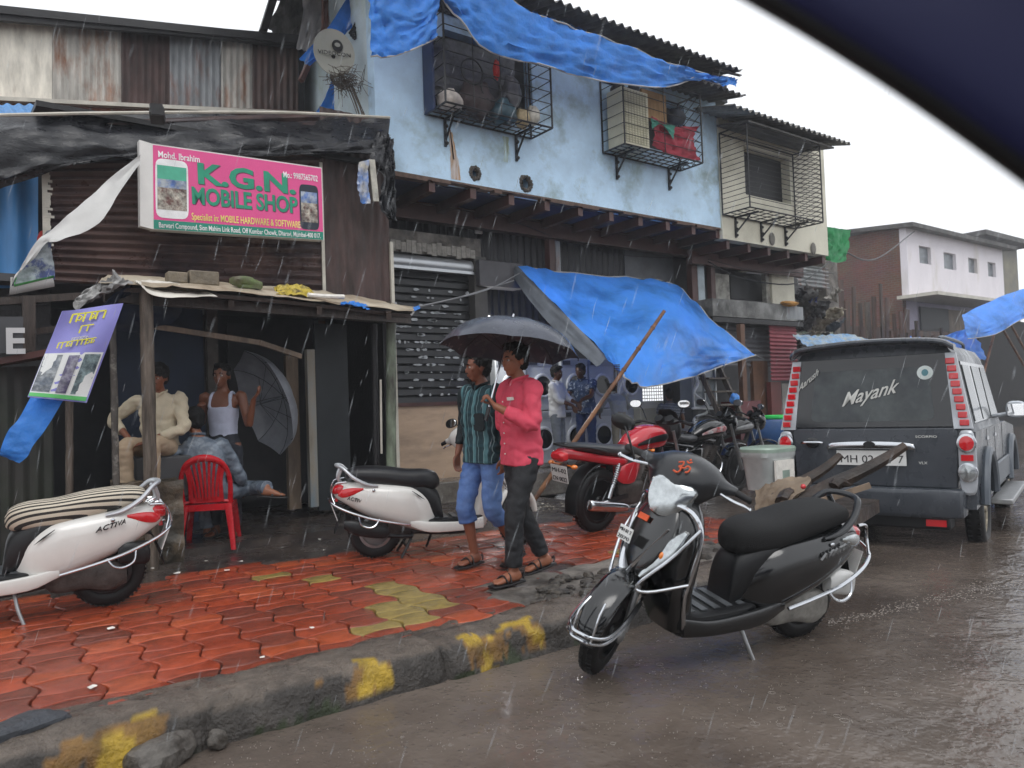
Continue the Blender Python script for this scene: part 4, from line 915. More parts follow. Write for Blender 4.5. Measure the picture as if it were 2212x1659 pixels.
mb = MB(); mb.slab([ec+nd*.004+ux*.034*cos(k*pi/12)+uz*(.03*sin(k*pi/12)+.01) for k in range(24)], nd, .002); obj('emblem', mb, M_dish, g, smooth=0)
obj('lettering', text_mb('VIDEOCON', .075, dp-ux*.19-uz*.03-nd*.02, ux, uz, ext=.002, sx=1.0), M_iron, g, smooth=0)
mb = MB(); mb.tube([dp-nd*.06, dp-nd*.25-uz*.2, PY(742, 190, 8.6)], .025, n=6); obj('arm', mb, M_iron, g)
mb = MB(); rnd = random.Random(2); nc = PY(745, 172, 8.2)
for k in range(130):
    p = nc+V((rnd.gauss(0, .09), rnd.gauss(0, .05), rnd.gauss(0, .06))); d = V((rnd.gauss(0, 1), rnd.gauss(0, 1), rnd.gauss(-.2, .6))).normalized()*rnd.uniform(.06, .17)
    mb.tube([p-d, p+V((rnd.gauss(0, .02), 0, rnd.gauss(0, .02))), p+d], .0035, n=4, step=2)
for k in range(10): p = nc+V((rnd.uniform(0, .1), 0, -.05)); mb.tube([p, p+V((.08, 0, -.18)), p+V((.12+.05*rnd.random(), .0, -.33))], .006, n=4, step=2)
obj('twig_nest', mb, mat('grey_twigs', '5b534b', rough=.8, var=.5, scale=30), label='untidy twig nest caught on the dish arm', cat='nest')

# ================================================================ ground floor under the blue building
# shutter shop
g = thing('shuttered_shop', (PY(935, 900, 9.1).x, 9.15, .13), 'closed shop with a black roller shutter flecked with torn paper over a beige plinth', 'shop')
sx0, sx1 = PY(838, 750, 9.15).x, PY(1020, 750, 9.15).x; zS0, zS1 = PY(930, 872, 9.15).z, PY(930, 588, 9.15).z
rows = []; n = 0; H = zS1-zS0; k = int(H/.105)*6
for i in range(k+1):
    t = i/k; ph = (i % 6)/6; rows.append([V((sx0+(sx1-sx0)*j/8, 9.15+.018*(ph if ph < .9 else 0)+(.03 if i % 6 == 0 else 0), zS0+H*t)) for j in range(9)])
obj('shutter', MB().grid(rows), mat('black_shutter', '1e1f21', rough=.4, var=.35, scale=3, rvar=.1, stretch=(.6, 1, 3)), g, smooth=20)
rnd = random.Random(8); mb = MB()
for i in range(130):
    a_ = sx0+(sx1-sx0)*rnd.uniform(.02, .97); z = zS0+H*min(.93, max(.06, rnd.gauss(.48, .2))); z = zS0+round((z-zS0)/.105)*.105+.02; w_ = rnd.uniform(.012, .07); h_ = rnd.uniform(.006, .028)
    pts = [V((a_+w_*cos(t)*rnd.uniform(.6, 1.2), 9.138, z+h_*sin(t)*rnd.uniform(.6, 1.2))) for t in [q*pi/4 for q in range(8)]]; mb.slab(pts, (0, -1, 0), .002)
obj('torn_paper', mb, mat('torn_paper', 'a9adb0', rough=.6, var=.3, scale=20), g, smooth=0).__setitem__('kind', 'stuff')
M_zinc = mat('bright_zinc', 'b9bcbf', rough=.3, metal=.6, var=.15, stretch=(.5, 1, 4))
mb = MB(); z1_ = PY(930, 560, 9.05).z; mb.tube([(sx0, 9.12, (zS1+z1_)/2+.02), (sx1+.08, 9.12, (zS1+z1_)/2+.02)], (z1_-zS1)/2+.03, n=20, smooth=False); obj('shutter_box', mb, M_zinc, g)
mb = MB(); mb.box2((sx0, 9.0, zS1-.01), (sx1+.08, 9.05, zS1+.03)); obj('guide_rail', mb, M_zinc, g)
mb = MB(); mb.box2((sx0-.02, 9.02, z1_+.06), (sx1+.12, 9.3, z1_+.36)); obj('lintel', mb, M_conc, g)
mb = MB(); x = sx0
for i in range(17):
    w_ = (sx1-sx0)/17; mb.box((sx0+w_*(i+.5), 9.0, z1_+.13+.012*sin(i*2.3)), (w_*.93, .03, .15+.03*sin(i*5)))
obj('broken_tiles', mb, mat('pale_broken_tile', '8e8a83', rough=.6, var=.35, scale=14), g, smooth=0)
mb = MB(); zb_ = .42; mb.box2((sx0-.3, 9.05, .1), (PY(1000, 950, 9.05).x, 9.2, zS0-.03)); obj('plinth_wall', mb, mat('beige_render', 'b39a82', rough=.5, var=.12, scale=2, col2='94806e', mscale=1.5, thr=.6, stretch=(1, 1, 4), bump=.15), g)
mb = MB(); mb.box2((sx0-.3, 9.02, zS0-.03), (sx1+.05, 9.2, zS0+.02)); obj('sill', mb, M_redbeam, g)
mb = MB(); mb.box2((sx1-.02, 9.0, .13), (sx1+.2, 9.25, z1_+.1)); obj('pillar', mb, mat('dark_grey_pillar', '4a4845', rough=.6, var=.3), g)
mb = MB(); mb.box2((BX0-.6, 8.55, .05), (BX1+.6, 9.05, .40)); o = obj('shop_step', mb, mat('pale_step', '757069', rough=.3, var=.25, scale=5, col2='4d4842', mscale=3, bump=.4, bscale=20, rvar=.15), label='long grey concrete step in front of the open shops', cat='step', bevel=.02)
mb = MB(); a_, c_ = rectY(1036, 1130, 565, 620, 8.9, .25); mb.box2(a_, c_); obj('meter_box', mb, mat('dull_grey_box', '4b4a4e', rough=.5, var=.2), label='long dull grey box on the wall left of the blue awning', cat='box', bevel=.01)
# open appliance shop
g = thing('appliance_shop', (PY(1270, 1000, 9.6).x, 10.3, .13), 'open fronted repair shop full of washing machines under the blue awning', 'shop')
ox0, ox1 = sx1+.2, PY(1500, 800, 9.2).x
mb = MB(); mb.box2((ox0, 9.05, .1), (ox1+.2, 12.8, .42)); obj('floor', mb, M_conc, g)
mb = MB(); mb.box2((ox0, 11.3, .42), (ox1+.2, 11.4, 2.7)); obj('back_wall', mb, mat('grey_room_wall', '8b8c8c', rough=.7, var=.2), g)
mb = MB(); mb.box2((ox0-.05, 9.2, .42), (ox0+.02, 11.3, 2.7)); obj('side_wall', mb, mat('grey_room_wall', '8b8c8c'), g)
mb = MB(); mb.box2((ox0, 9.2, 2.62), (ox1+.2, 11.4, 2.7)); obj('ceiling', mb, M_dkgrey, g)
M_white = mat('white_enamel', 'c6c9ca', rough=.3, var=.08, scale=3)
def washer(x, y, z, label, rot=0, top=False):
    g = thing('washing_machine', (x, y, z), label, 'washing machine', 'washing machines stacked in the repair shop', rot=(0, 0, rot))
    mb = MB(); mb.box((0, 0, .425), (.6, .56, .85)); obj('cabinet', mb, M_white, g, world=False, bevel=.02)
    mb = MB(); mb.torus((0, -.29, .40), .175, .028, n=32, k=8); obj('door_ring', mb, mat('pale_ring', 'd8dadb', rough=.2), g, world=False)
    mb = MB(); mb.lathe([(.001, .03), (.08, .025), (.15, 0), (.16, -.02)], (0, -.29, .40), 'y', 24); obj('door_glass', mb, mat('dark_glass', '14161a', rough=.08, var=0), g, world=False)
    mb = MB(); mb.box((0, -.285, .775), (.57, .012, .11)); pn = obj('control_panel', mb, mat('panel_grey', 'a7abad', rough=.3, var=.05), g, world=False)
    mb = MB(); mb.lathe([(.03, .03), (.03, 0)], (.16, -.29, .775), 'y', 14); mb.box((-.18, -.294, .775), (.16, .008, .07)); obj('dial', mb, mat('dial_dark', '3b3e42', rough=.4), pn, world=False)
    return g
wl = []
for k, (x, y) in enumerate(((6.95, 9.75), (7.6, 9.8), (8.26, 9.75), (8.92, 9.8), (9.56, 9.75))):
    for r_ in (0, 1):
        lb = f"{['lower', 'upper'][r_]} washing machine of the {['first', 'second', 'third', 'fourth', 'fifth'][k]} stack from the left in the repair shop"
        if not wl: w0_ = washer(x, y, .42, lb); wl.append(w0_)
        else: wl.append(dup(w0_, (x, y, .42+.86*r_), (0, 0, .05*((k*3+r_) % 3-1)), lb))
mb = MB(); g9 = thing('chest_freezer', PY(1420, 985, 9.4), 'long cream chest appliance in front of the wire screen', 'chest')
a_, c_ = rectY(1385, 1452, 868, 985, 9.3, .5); mb.box2((a_[0], a_[1], .42), c_); obj('body', mb, mat('cream_enamel', 'b9b59f', rough=.35, var=.1), g9, bevel=.015)
mb = MB(); mb.box2((a_[0]-.01, a_[1]-.02, c_[2]-.12), (c_[0]+.01, c_[1]+.01, c_[2]+.02)); obj('lid', mb, mat('cream_lid', 'c8c5b2', rough=.3, var=.1), g9, bevel=.01)
mb = MB(); a_, c_ = rectY(1340, 1432, 800, 876, 9.5, .02)
for k in range(19): x = a_[0]+(c_[0]-a_[0])*k/18; mb.tube([(x, 9.5, a_[2]), (x, 9.5, c_[2]+.1)], .006, n=4, smooth=False)
for k in range(13): z = a_[2]+(c_[2]-a_[2]+.1)*k/12; mb.tube([(a_[0], 9.5, z), (c_[0], 9.5, z)], .006, n=4, smooth=False)
obj('wire_screen', mb, M_iron, label='black wire screen standing behind the cream chest', cat='screen')
mb = MB(); a_, c_ = rectY(1448, 1500, 780, 1000, 9.1, .15); mb.box2((a_[0], a_[1], .42), (c_[0], c_[1], 2.6)); obj('partition', mb, mat('charcoal_panel', '3a3d40', rough=.5, var=.2), g)
mb = MB(); q = PY(1052, 692, 9.35); mb.box(q, (.09, .05, .13)); obj('tube_lamp', mb, mat('lit_lamp', 'ffffff', emit=9, var=0), label='small lit white lamp above the umbrella', cat='lamp')
ld = bpy.data.lights.new('lamp_light', 'POINT'); ld.energy = 28; ld.shadow_soft_size = .08; lo = bpy.data.objects.new('lamp_light', ld); COL.objects.link(lo); lo.location = q+V((.15, -.12, -.12))
mb = MB(); a_, c_ = rectY(1110, 1160, 686, 694, 9.5); mb.box2(a_, c_); obj('lamp_batten', mb, M_steel, label='unlit pale lamp batten hanging right of the lit lamp', cat='lamp')
mb = MB(); q = PY(1025, 492, 9.25); mb.box(q+V((-.07, 0, .02)), (.09, .03, .1)); mb.box(q+V((.07, 0, -.02)), (.12, .03, .12)); obj('switch_box', mb, M_paper, label='pair of white switch boxes on the black corrugated wall', cat='switch')

# ---- the big blue awning and its bamboo pole
TA, TB, TC, TD, TE = PY(1116, 573, 8.85), PY(1450, 611, 8.7), PY(1632, 768, 7.9), PY(1390, 833, 6.55), PY(1312, 772, 7.2)
mid = lambda a, b_, t=.5, dz=0: a.lerp(b_, t)+V((0, 0, dz))
ctrl = [[TA, mid(TA, TB, .5, -.02), TB+V((0, 0, 0)), mid(TB, TC, .5, -.04), TC],
        [mid(TA, TE, .45), PY(1300, 680, 8.0), PY(1435, 690, 7.5), PY(1530, 745, 7.6), mid(TC, TD, .02)],
        [mid(TA, TE, .9), PY(1330, 745, 7.3), PY(1420, 765, 7.0), PY(1500, 775, 7.2), mid(TC, TD, .12, .0)],
        [PY(1340, 805, 6.8), PY(1362, 825, 6.6), PY(1410, 832, 6.6), PY(1490, 815, 7.0), PY(1560, 790, 7.4)]]
M_awn = mat('bright_blue_tarpaulin', '58a8fa', rough=.36, var=.16, scale=1.6, col2='2165b8', mscale=.9, thr=.62, bump=.5, bscale=7, translucent=.42, rvar=.08)
tarp('awning', ctrl, M_awn, 'large bright blue tarpaulin awning propped out over the repair shop by a bamboo pole', 'awning', amp=.045, fs=1.8, seed=31, nu=9, nv=9, hem=['b', 't', 'r'], t=.003, st=(2.4, 1), fine=.003)
tarp('awning_edge', [[TA, mid(TA, TE, .5), TE], [TA+V((-.02, .12, -.14)), mid(TA, TE, .5)+V((-.1, .14, -.18)), TE+V((-.1, .10, -.12))]], mat('grey_tarp_back', '6a7078', rough=.5, var=.25), 'grey turned-under side edge of the big blue awning', 'tarpaulin edge', amp=.02, seed=5, t=.003)
pb = PZ(1128, 1118, .16); pt = PY(1435, 672, 6.35)
mb = MB(); pts = [pb.lerp(pt, i/8) for i in range(9)]; mb.tube(pts, [.026, .028, .026, .027, .025, .026, .024, .024, .022], n=9)
for i in range(1, 9): q = pb.lerp(pt, i/9+.02); d = (pt-pb).normalized(); mb.cyl(q-d*.008, q+d*.008, .031, n=9)
g = obj('bamboo_pole', mb, mat('wet_bamboo', '7d5434', rough=.35, var=.3, scale=5, col2='503423', mscale=4, rvar=.1), label='long leaning bamboo pole propping up the blue awning', cat='pole')
mb = MB(); q = PY(1333, 803, 6.45)
for k in range(5): mb.torus(q+V((0, 0, .02*k)), .034, .006, axis='z', n=12, k=5)
mb.tube([q, q+V((.05, .05, -.1)), q+V((.07, .1, -.25))], .006, n=5); obj('rope', mb, mat('dark_rope', '3b332c', rough=.8), g)
mb = MB(); mb.tube([PY(905, 662, 7.0), PY(1000, 640, 7.4), PY(1110, 606, 8.5)], .009, n=5); mb.tube([PY(905, 664, 7.0), PY(1050, 627, 7.7), PY(1122, 590, 8.8)], .007, n=5); obj('guy_rope', mb, mat('grey_rope', '77787a', rough=.7), label='taut grey rope from the lean-to roof to the corner of the blue awning', cat='rope')
mb = MB(); mb.tube([PY(1510, 690, 7.9), PY(1560, 690, 7.9)], .01) if False else None
mb.tube([TC, PY(1650, 775, 8.0)], .007, n=5, smooth=False); obj('tie_rope', mb, mat('grey_rope', '77787a'), label='short rope tying the right corner of the awning to a post', cat='rope')

# ================================================================ cream building
M_creamwall = mat('cream_limewash', 'd3cfbd', rough=.6, var=.10, scale=2, col2='b3ae9c', mscale=1.4, thr=.62, bump=.2, bscale=10)
g = thing('cream_building', ((BX1+CX1)/2, 10.3, .0), 'cream upper storey with one barred window next to the blue building', 'building')
w3 = (PY(1606, 380, WY).x, PY(1704, 400, WY).x, PY(1650, 430, WY).z, PY(1650, 330, WY).z)
CZB = (PY(1561, 513, WY).z+PY(1785, 556, WY).z)/2; EZ = PY(1838, 311, 7.3).z
obj('front_wall', wall(BX1+.005, CX1, CZB, EZ+.35, WY-.03, .18, [w3]), M_creamwall, g, smooth=0)
mb = MB(); mb.box2((CX1-.15, WY+.15, CZB), (CX1, 12.5, EZ+.6)); obj('side_wall', mb, M_creamwall, g)
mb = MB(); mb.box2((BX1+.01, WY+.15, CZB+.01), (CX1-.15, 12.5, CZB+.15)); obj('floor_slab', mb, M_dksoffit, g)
wn = obj('window', (lambda mb: (mb.box2((w3[0]-.05, WY+.16, w3[2]-.05), (w3[1]+.05, WY+.18, w3[3]+.05)), mb)[1])(MB()), mat('painted_room_dark', '15161a'), g)  # panel coloured as the shade of the room inside
mb = MB()
for (x0_, x1_, z0_, z1_) in ((w3[0]-.07, w3[0], w3[2]-.07, w3[3]+.07), (w3[1], w3[1]+.07, w3[2]-.07, w3[3]+.07), (w3[0], w3[1], w3[2]-.07, w3[2]), (w3[0], w3[1], w3[3], w3[3]+.07)): mb.box2((x0_, WY-.05, z0_), (x1_, WY+.1, z1_))
obj('window_frame', mb, mat('grey_window_frame', '5d5a56', rough=.6, var=.3), wn)
mb = MB()
for k in range(1, 12): z = w3[2]+(w3[3]-w3[2])*k/12; mb.tube([(w3[0], WY, z), (w3[1], WY, z)], .008, n=4, smooth=False)
for k in (1, 2): x = w3[0]+(w3[1]-w3[0])*k/3; mb.tube([(x, WY+.02, w3[2]), (x, WY+.02, w3[3])], .015, n=4, smooth=False)
obj('window_bars', mb, M_iron, wn)
ee = V((PY(1838, 311, 7.3).x, 7.3, EZ)); e0 = V((BX1-.6, 7.3, EZ)); obj('roof_sheet', sheet(e0, ee, ee+V((0, 3, .8)), e0+V((0, 3, .8)), amp=.03, pitch=.16, t=.006, nv=3), mat('grey_cement_sheet', '86847d', rough=.7, var=.25, scale=4, col2='5d5b57', mscale=3), g, smooth=50)
a3, b3 = PY(1620, 445, 7.5), PY(1778, 482, 7.5); zc3 = (a3.z+b3.z)/2; zt3 = PY(1778, 318, 7.5).z
cage(a3.x, b3.x, zc3, zt3, 7.5, WY-.05, 16, 'empty iron window cage with three brackets on the cream wall', diag=True, vb=1, brk=3)
mb = MB(); mb.slab([V((a3.x-.05, 7.42, zt3+.02)), V((b3.x+.35, 7.42, zt3+.02)), V((b3.x+.35, WY-.04, zt3+.14)), V((a3.x-.05, WY-.04, zt3+.14))], (0, 0, 1), .03); obj('cage_canopy', mb, M_asb, label='flat grey sheet canopy over the empty cage on the cream wall', cat='canopy')
mb = MB()
for (u, v) in ((1668, 516), (1757, 537)): q = PY(u, v, WY-.05); mb = MB(); mb.ball((0, 0, 0), (.08, .03, .12), n=12, k=8); o = obj('junction_box', mb, mat('grey_blob', '6e6b64', rough=.7, var=.3), label=('left' if u < 1700 else 'right')+' grey junction box at the foot of the cream wall', cat='junction box'); o.location = q
# storey below
mb = MB(); zz = PY(1640, 575, 8.8).z; mb.box2((BX1, 8.75, zz-.12), (CX1+.2, 8.85, zz+.1)); obj('beam', mb, M_redbeam, g)
for i in range(6):
    x = BX1+.2+i*(CX1-BX1-.3)/5; mb = MB(); mb.box2((x-.04, WY+.02, CZB-.15), (x+.04, 9.0, CZB-.01)); obj('joist', mb, M_redbeam, g)
def slabY(u0, u1, v0, v1, y, d, nm, ma, parent=None, **k):
    mb = MB(); a_, c_ = rectY(u0, u1, v0, v1, y, d); mb.box2(a_, c_); return obj(nm, mb, ma, parent, **k)
g = thing('workshop_below', PY(1640, 900, 9.0), 'gloomy workshop floors below the cream wall with a broken opening and a concrete ledge', 'workshop')
slabY(1540, 1760, 560, 1000, 10.6, .1, 'back_wall', M_dkgrey, g)
slabY(1546, 1576, 592, 652, 9.0, .1, 'wall_piece', mat('pale_rough_plaster', 'a6a49c', rough=.7, var=.3, scale=7, col2='605e59', mscale=5, thr=.55), g)
slabY(1578, 1655, 590, 648, 9.25, .05, 'opening', mat('painted_room_dark', '15161a'), g)  # flat slab, the gloom of the interior painted into its colour
slabY(1655, 1668, 592, 655, 9.0, .1, 'wall_piece', mat('pale_rough_plaster', 'a6a49c'), g)
slabY(1668, 1716, 595, 660, 8.95, .05, 'cream_panel', M_creamwall, g)
slabY(1537, 1546, 575, 670, 8.85, .1, 'post', M_redbeam, g)
slabY(1540, 1722, 652, 688, 8.55, .6, 'ledge', mat('rough_grey_ledge', '7b7b79', rough=.6, var=.3, scale=5, col2='4a4a48', mscale=3, thr=.5, bump=.4), g)
mb = MB(); a_, c_ = rectY(1540, 1735, 690, 700, 8.5, .7); mb.box2(a_, c_); obj('awning_lip', mb, M_black, g)
a_, c_ = rectY(1540, 1672, 702, 792, 8.85, 0); obj('dark_shutter', sheet(V(a_), V((c_[0], 8.85, a_[2])), V((c_[0], 8.85, c_[2])), V((a_[0], 8.85, c_[2])), amp=.012, pitch=.09, along='u'), mat('grey_shutter', '55565a', rough=.45, var=.3), g)
slabY(1605, 1614, 700, 960, 8.4, .09, 'post', mat('rust_post', '5a3f2f', rough=.5, var=.3), g)
slabY(1630, 1662, 780, 960, 8.8, .08, 'post', mat('rust_post', '5a3f2f'), g)
a_, c_ = rectY(1664, 1722, 704, 822, 8.6, 0); obj('red_shutter', sheet(V(a_), V((c_[0], 8.6, a_[2])), V((c_[0], 8.6, c_[2])), V((a_[0], 8.6, c_[2])), amp=.012, pitch=.075, along='u'), mat('red_shutter_paint', '85424a', rough=.45, var=.2), g)
slabY(1668, 1690, 825, 960, 8.65, .1, 'post', mat('dark_red_post', '5e2a26', rough=.5, var=.2), g)
slabY(1692, 1745, 828, 960, 8.75, .1, 'pale_wall', mat('dull_pale_wall', '8e8b86', rough=.7, var=.2), g)
mb = MB(); mb.box2((PY(1455, 700, 9.7).x, 9.7, .05), (PY(1560, 700, 9.7).x, 9.8, ZB)); obj('side_wall', mb, M_dkgrey, g)
# glass cabinet, pipes, ladder, cupboard, drum
g = thing('display_cabinet', PY(1522, 950, 8.5), 'tall glass fronted cabinet with aluminium frame under the awning corner', 'cabinet')
slabY(1498, 1546, 800, 880, 8.5, .3, 'body', mat('grey_glass', '80878b', rough=.12, var=.1), g)
mb = MB(); a_, c_ = rectY(1498, 1546, 795, 880, 8.48, .02)
for x in (a_[0], (a_[0]+c_[0])/2, c_[0]): mb.box2((x-.015, 8.47, a_[2]), (x+.015, 8.5, c_[2]))
for z in (a_[2], c_[2]): mb.box2((a_[0], 8.472, z-.02), (c_[0], 8.498, z+.02))
obj('frame', mb, M_zinc, g)
slabY(1498, 1546, 882, 985, 8.52, .35, 'stand', M_dkgrey, g)
mb = MB(); 
mb.tube([PY(1500, 805, 8.4), PY(1508, 828, 8.4), PY(1500, 850, 8.4), PY(1525, 870, 8.4), PY(1528, 890, 8.4), PY(1505, 900, 8.4), PY(1500, 912, 8.4), PY(1530, 915, 8.4), PY(1545, 935, 8.4)], .022, n=8)
mb.tube([PY(1495, 882, 8.38), PY(1552, 884, 8.38)], .018, n=6, smooth=False)
obj('white_hose', mb, mat('white_hose', 'c7c9c6', rough=.35), label='coiled white hose hanging on the cabinet', cat='hose')
slabY(1503, 1560, 912, 945, 8.2, .35, 'white_crate', mat('white_crate', 'c3c3be', rough=.4, var=.1), label='white plastic crate below the coiled hose', cat='crate')
g = thing('ladder', PZ(1600, 1000, .13), 'steep wooden steps leading up behind the motorcycles', 'ladder')
for (ua, va, ub, vb, y) in ((1535, 765, 1605, 930, 8.1),):
    for dy in (0, .0):
        pass
A1, B1 = PY(1540, 765, 8.6), PY(1620, 940, 7.9); off_ = PY(1500, 940, 7.9)-PY(1560, 940, 7.9)
mb = MB(); mb.bar(A1, B1, .05, .09); obj('stringer', mb, M_wood_g, g)
mb = MB(); mb.bar(A1+V((-.55, 0, 0)), B1+V((-.55, 0, 0)), .05, .09); obj('stringer', mb, M_wood_g, g)
for k in range(6):
    q = A1.lerp(B1, .15+.16*k); mb = MB(); mb.box(q+V((-.27, 0, 0)), (.56, .22, .03)); obj('tread', mb, M_wood_g, g)
slabY(1600, 1646, 866, 990, 8.15, .4, 'red_cupboard', mat('maroon_cupboard', '5c2226', rough=.4, var=.2), label='maroon cupboard standing behind the motorcycles', cat='cupboard')
sack(PY(1587, 862, 7.7), (.08, .07, .09), '3f7cc0', 'crumpled blue plastic bag tied on the wooden steps', 44, 'plastic bag', 'plastic_bag', .35)
g = thing('blue_drum', PZ(1668, 985, .05), 'blue plastic drum with a green hose ring on top', 'drum')
r_ = .42; c_ = PY(1672, 960, 7.4); mb = MB(); zt_ = PY(1672, 905, 7.4).z
mb.lathe([(r_*.92, .04), (r_, .1), (r_*1.03, .35), (r_, .4), (r_, .7), (r_*1.03, .74), (r_, zt_-.04), (r_*.95, zt_)], (c_.x, 7.4, 0), n=30); obj('body', mb, mat('blue_plastic', '2d4f7d', rough=.35, var=.2), g)
mb = MB(); mb.torus((c_.x+.1, 7.3, zt_+.03), .30, .03, axis='z', n=30, k=8); obj('green_hose', mb, mat('green_hose', '35c25a', rough=.3), g)
# ================================================================ vehicles
M_rub_ = mat('tyre_rubber', '0f0f10', rough=.55, var=.2, scale=20, bump=.2, bscale=90)
M_chrome = mat('chrome', 'c9ccd0', rough=.16, metal=1, var=.05)
M_alu = mat('dull_alloy', '9a9b9c', rough=.38, metal=.7, var=.2, scale=12)
M_plas = mat('matt_black_plastic', '131416', rough=.42, var=.2, scale=8)
M_engine = mat('dirty_engine', '4a4542', rough=.5, metal=.3, var=.4, scale=12, bump=.3, bscale=40)
M_lens = mat('clear_lamp_lens', 'b2b7b8', rough=.16, metal=.9, var=.3, scale=16, coat=1)
M_red = mat('red_lamp_lens', 'c4151f', rough=.10, var=.1, coat=1)
M_amber = mat('amber_lens', 'd9761c', rough=.12, var=.1, coat=1)
M_plate = mat('number_plate', 'd9d9d6', rough=.4, var=.08, scale=10)
M_ink = mat('black_ink', '17171a', rough=.5, var=0)
M_mirr = mat('mirror_glass', 'ffffff', rough=.02, metal=1, var=0)
def wheel(root, c, R_, r, rim, style='spoke', mt=None, w_=None, axis='y', n=5):
    mt = mt or Matrix.Identity(4)
    mb = MB(); mb.M = mt; mb.torus(c, R_-r, r, axis=axis, n=44, k=14, sq=2.6)
    tr = V(c)
    for k in range(44):
        a = 2*pi*k/44
        for s in (-1, 1): mb.box(tr+V(((R_-.004)*cos(a+.03*s), s*r*.42, (R_-.004)*sin(a+.03*s))), (.016, r*.5, .012), rot=(0, -a-pi/2, .4*s))
    g = obj('wheel', mb, M_rub_, root, world=False, smooth=40)
    mb = MB(); mb.M = mt; ri = R_-2*r+.004
    for s in (-1, 1): mb.lathe([(ri+.012, 0), (ri+.012, s*.012), (ri-.012, s*.016), (ri-.014, 0)], V(c)+V((0, s*r*.6, 0)), 'y', 40)
    mb.lathe([(ri-.004, -r*.6), (ri-.016, -r*.2), (ri-.016, r*.2), (ri-.004, r*.6)], c, 'y', 40)
    mb.lathe([(.03, -r*.9), (.045, -r*.5), (.05, 0), (.045, r*.5), (.03, r*.9)], c, 'y', 20)
    if style == 'spoke':
        for k in range(n):
            a = 2*pi*k/n+.3; p = V((cos(a), 0, sin(a))); q = V((cos(a+.25), 0, sin(a+.25)))
            mb.bar(V(c)+p*.03, V(c)+q*(ri-.01), .035, .022, up=(0, 1, 0))
    else:
        mb.lathe([(.04, .01), (ri*.55, .018), (ri*.8, .0), (ri, .01), (ri, -.01), (.04, -.01)], V(c)+V((0, 0, 0)), 'y', 36)
        for k in range(10):
            a = 2*pi*k/10
            for s in (-1, 1): mb.ball(V(c)+V((cos(a)*ri*.7, s*.016, sin(a)*ri*.7)), (.012, .006, .012), n=8, k=5)
    obj('rim', mb, rim, g, world=False, smooth=35)
    return g
def mirror(root, base, tip, mt, ma=None, dirn=(-1, 0, 0), nm='mirror', glass=True):
    mb = MB(); mb.M = mt; mid_ = V(base).lerp(V(tip), .5)+V((.02, 0, .03)); mb.tube([base, mid_, tip], .006, n=6)
    mb.loft([(V(tip)+V((.026, 0, 0)), .005, .003), (V(tip)+V((.018, 0, 0)), .055, .032), (V(tip), .068, .042), (V(tip)+V((-.008, 0, 0)), .066, .040)], n=20, e=2.3)
    g = obj(nm, mb, ma or M_plas, root, world=False)
    mb = MB(); mb.M = mt; mb.loft([(V(tip)+V((-.008, 0, 0)), .062, .037), (V(tip)+V((-.011, 0, 0)), .060, .035)], n=20, e=2.3, step=1); obj('mirror_glass', mb, M_mirr, g, world=False)
def plate(root, c, xd, yd, w_, h, lines, mt=None, world=False):
    mt = mt or Matrix.Identity(4); X = V(xd).normalized(); Y = V(yd).normalized(); n = X.cross(Y)
    mb = MB(); mb.M = mt; mb.slab([V(c)+X*a*w_/2+Y*b_*h/2 for a, b_ in ((-1, -1), (1, -1), (1, 1), (-1, 1))], n, .006); g = obj('number_plate', mb, M_plate, root, world=world, smooth=0)
    for i, s in enumerate(lines):
        hh = h/len(lines)*.72; y = h/2-h/len(lines)*(i+.82)
        t = text_mb(s, hh, (0, 0, 0), (1, 0, 0), (0, 1, 0)); tw = max(q.x for q in t.v)-min(q.x for q in t.v)
        t = text_mb(s, hh, V(c)-X*w_*.45+Y*y+n*.002, X, Y, ext=.0015, off=.0, sx=w_*.9/tw); t.v = [mt @ q for q in t.v]; obj('lettering', t, M_ink, g, world=world, smooth=0)
    return g
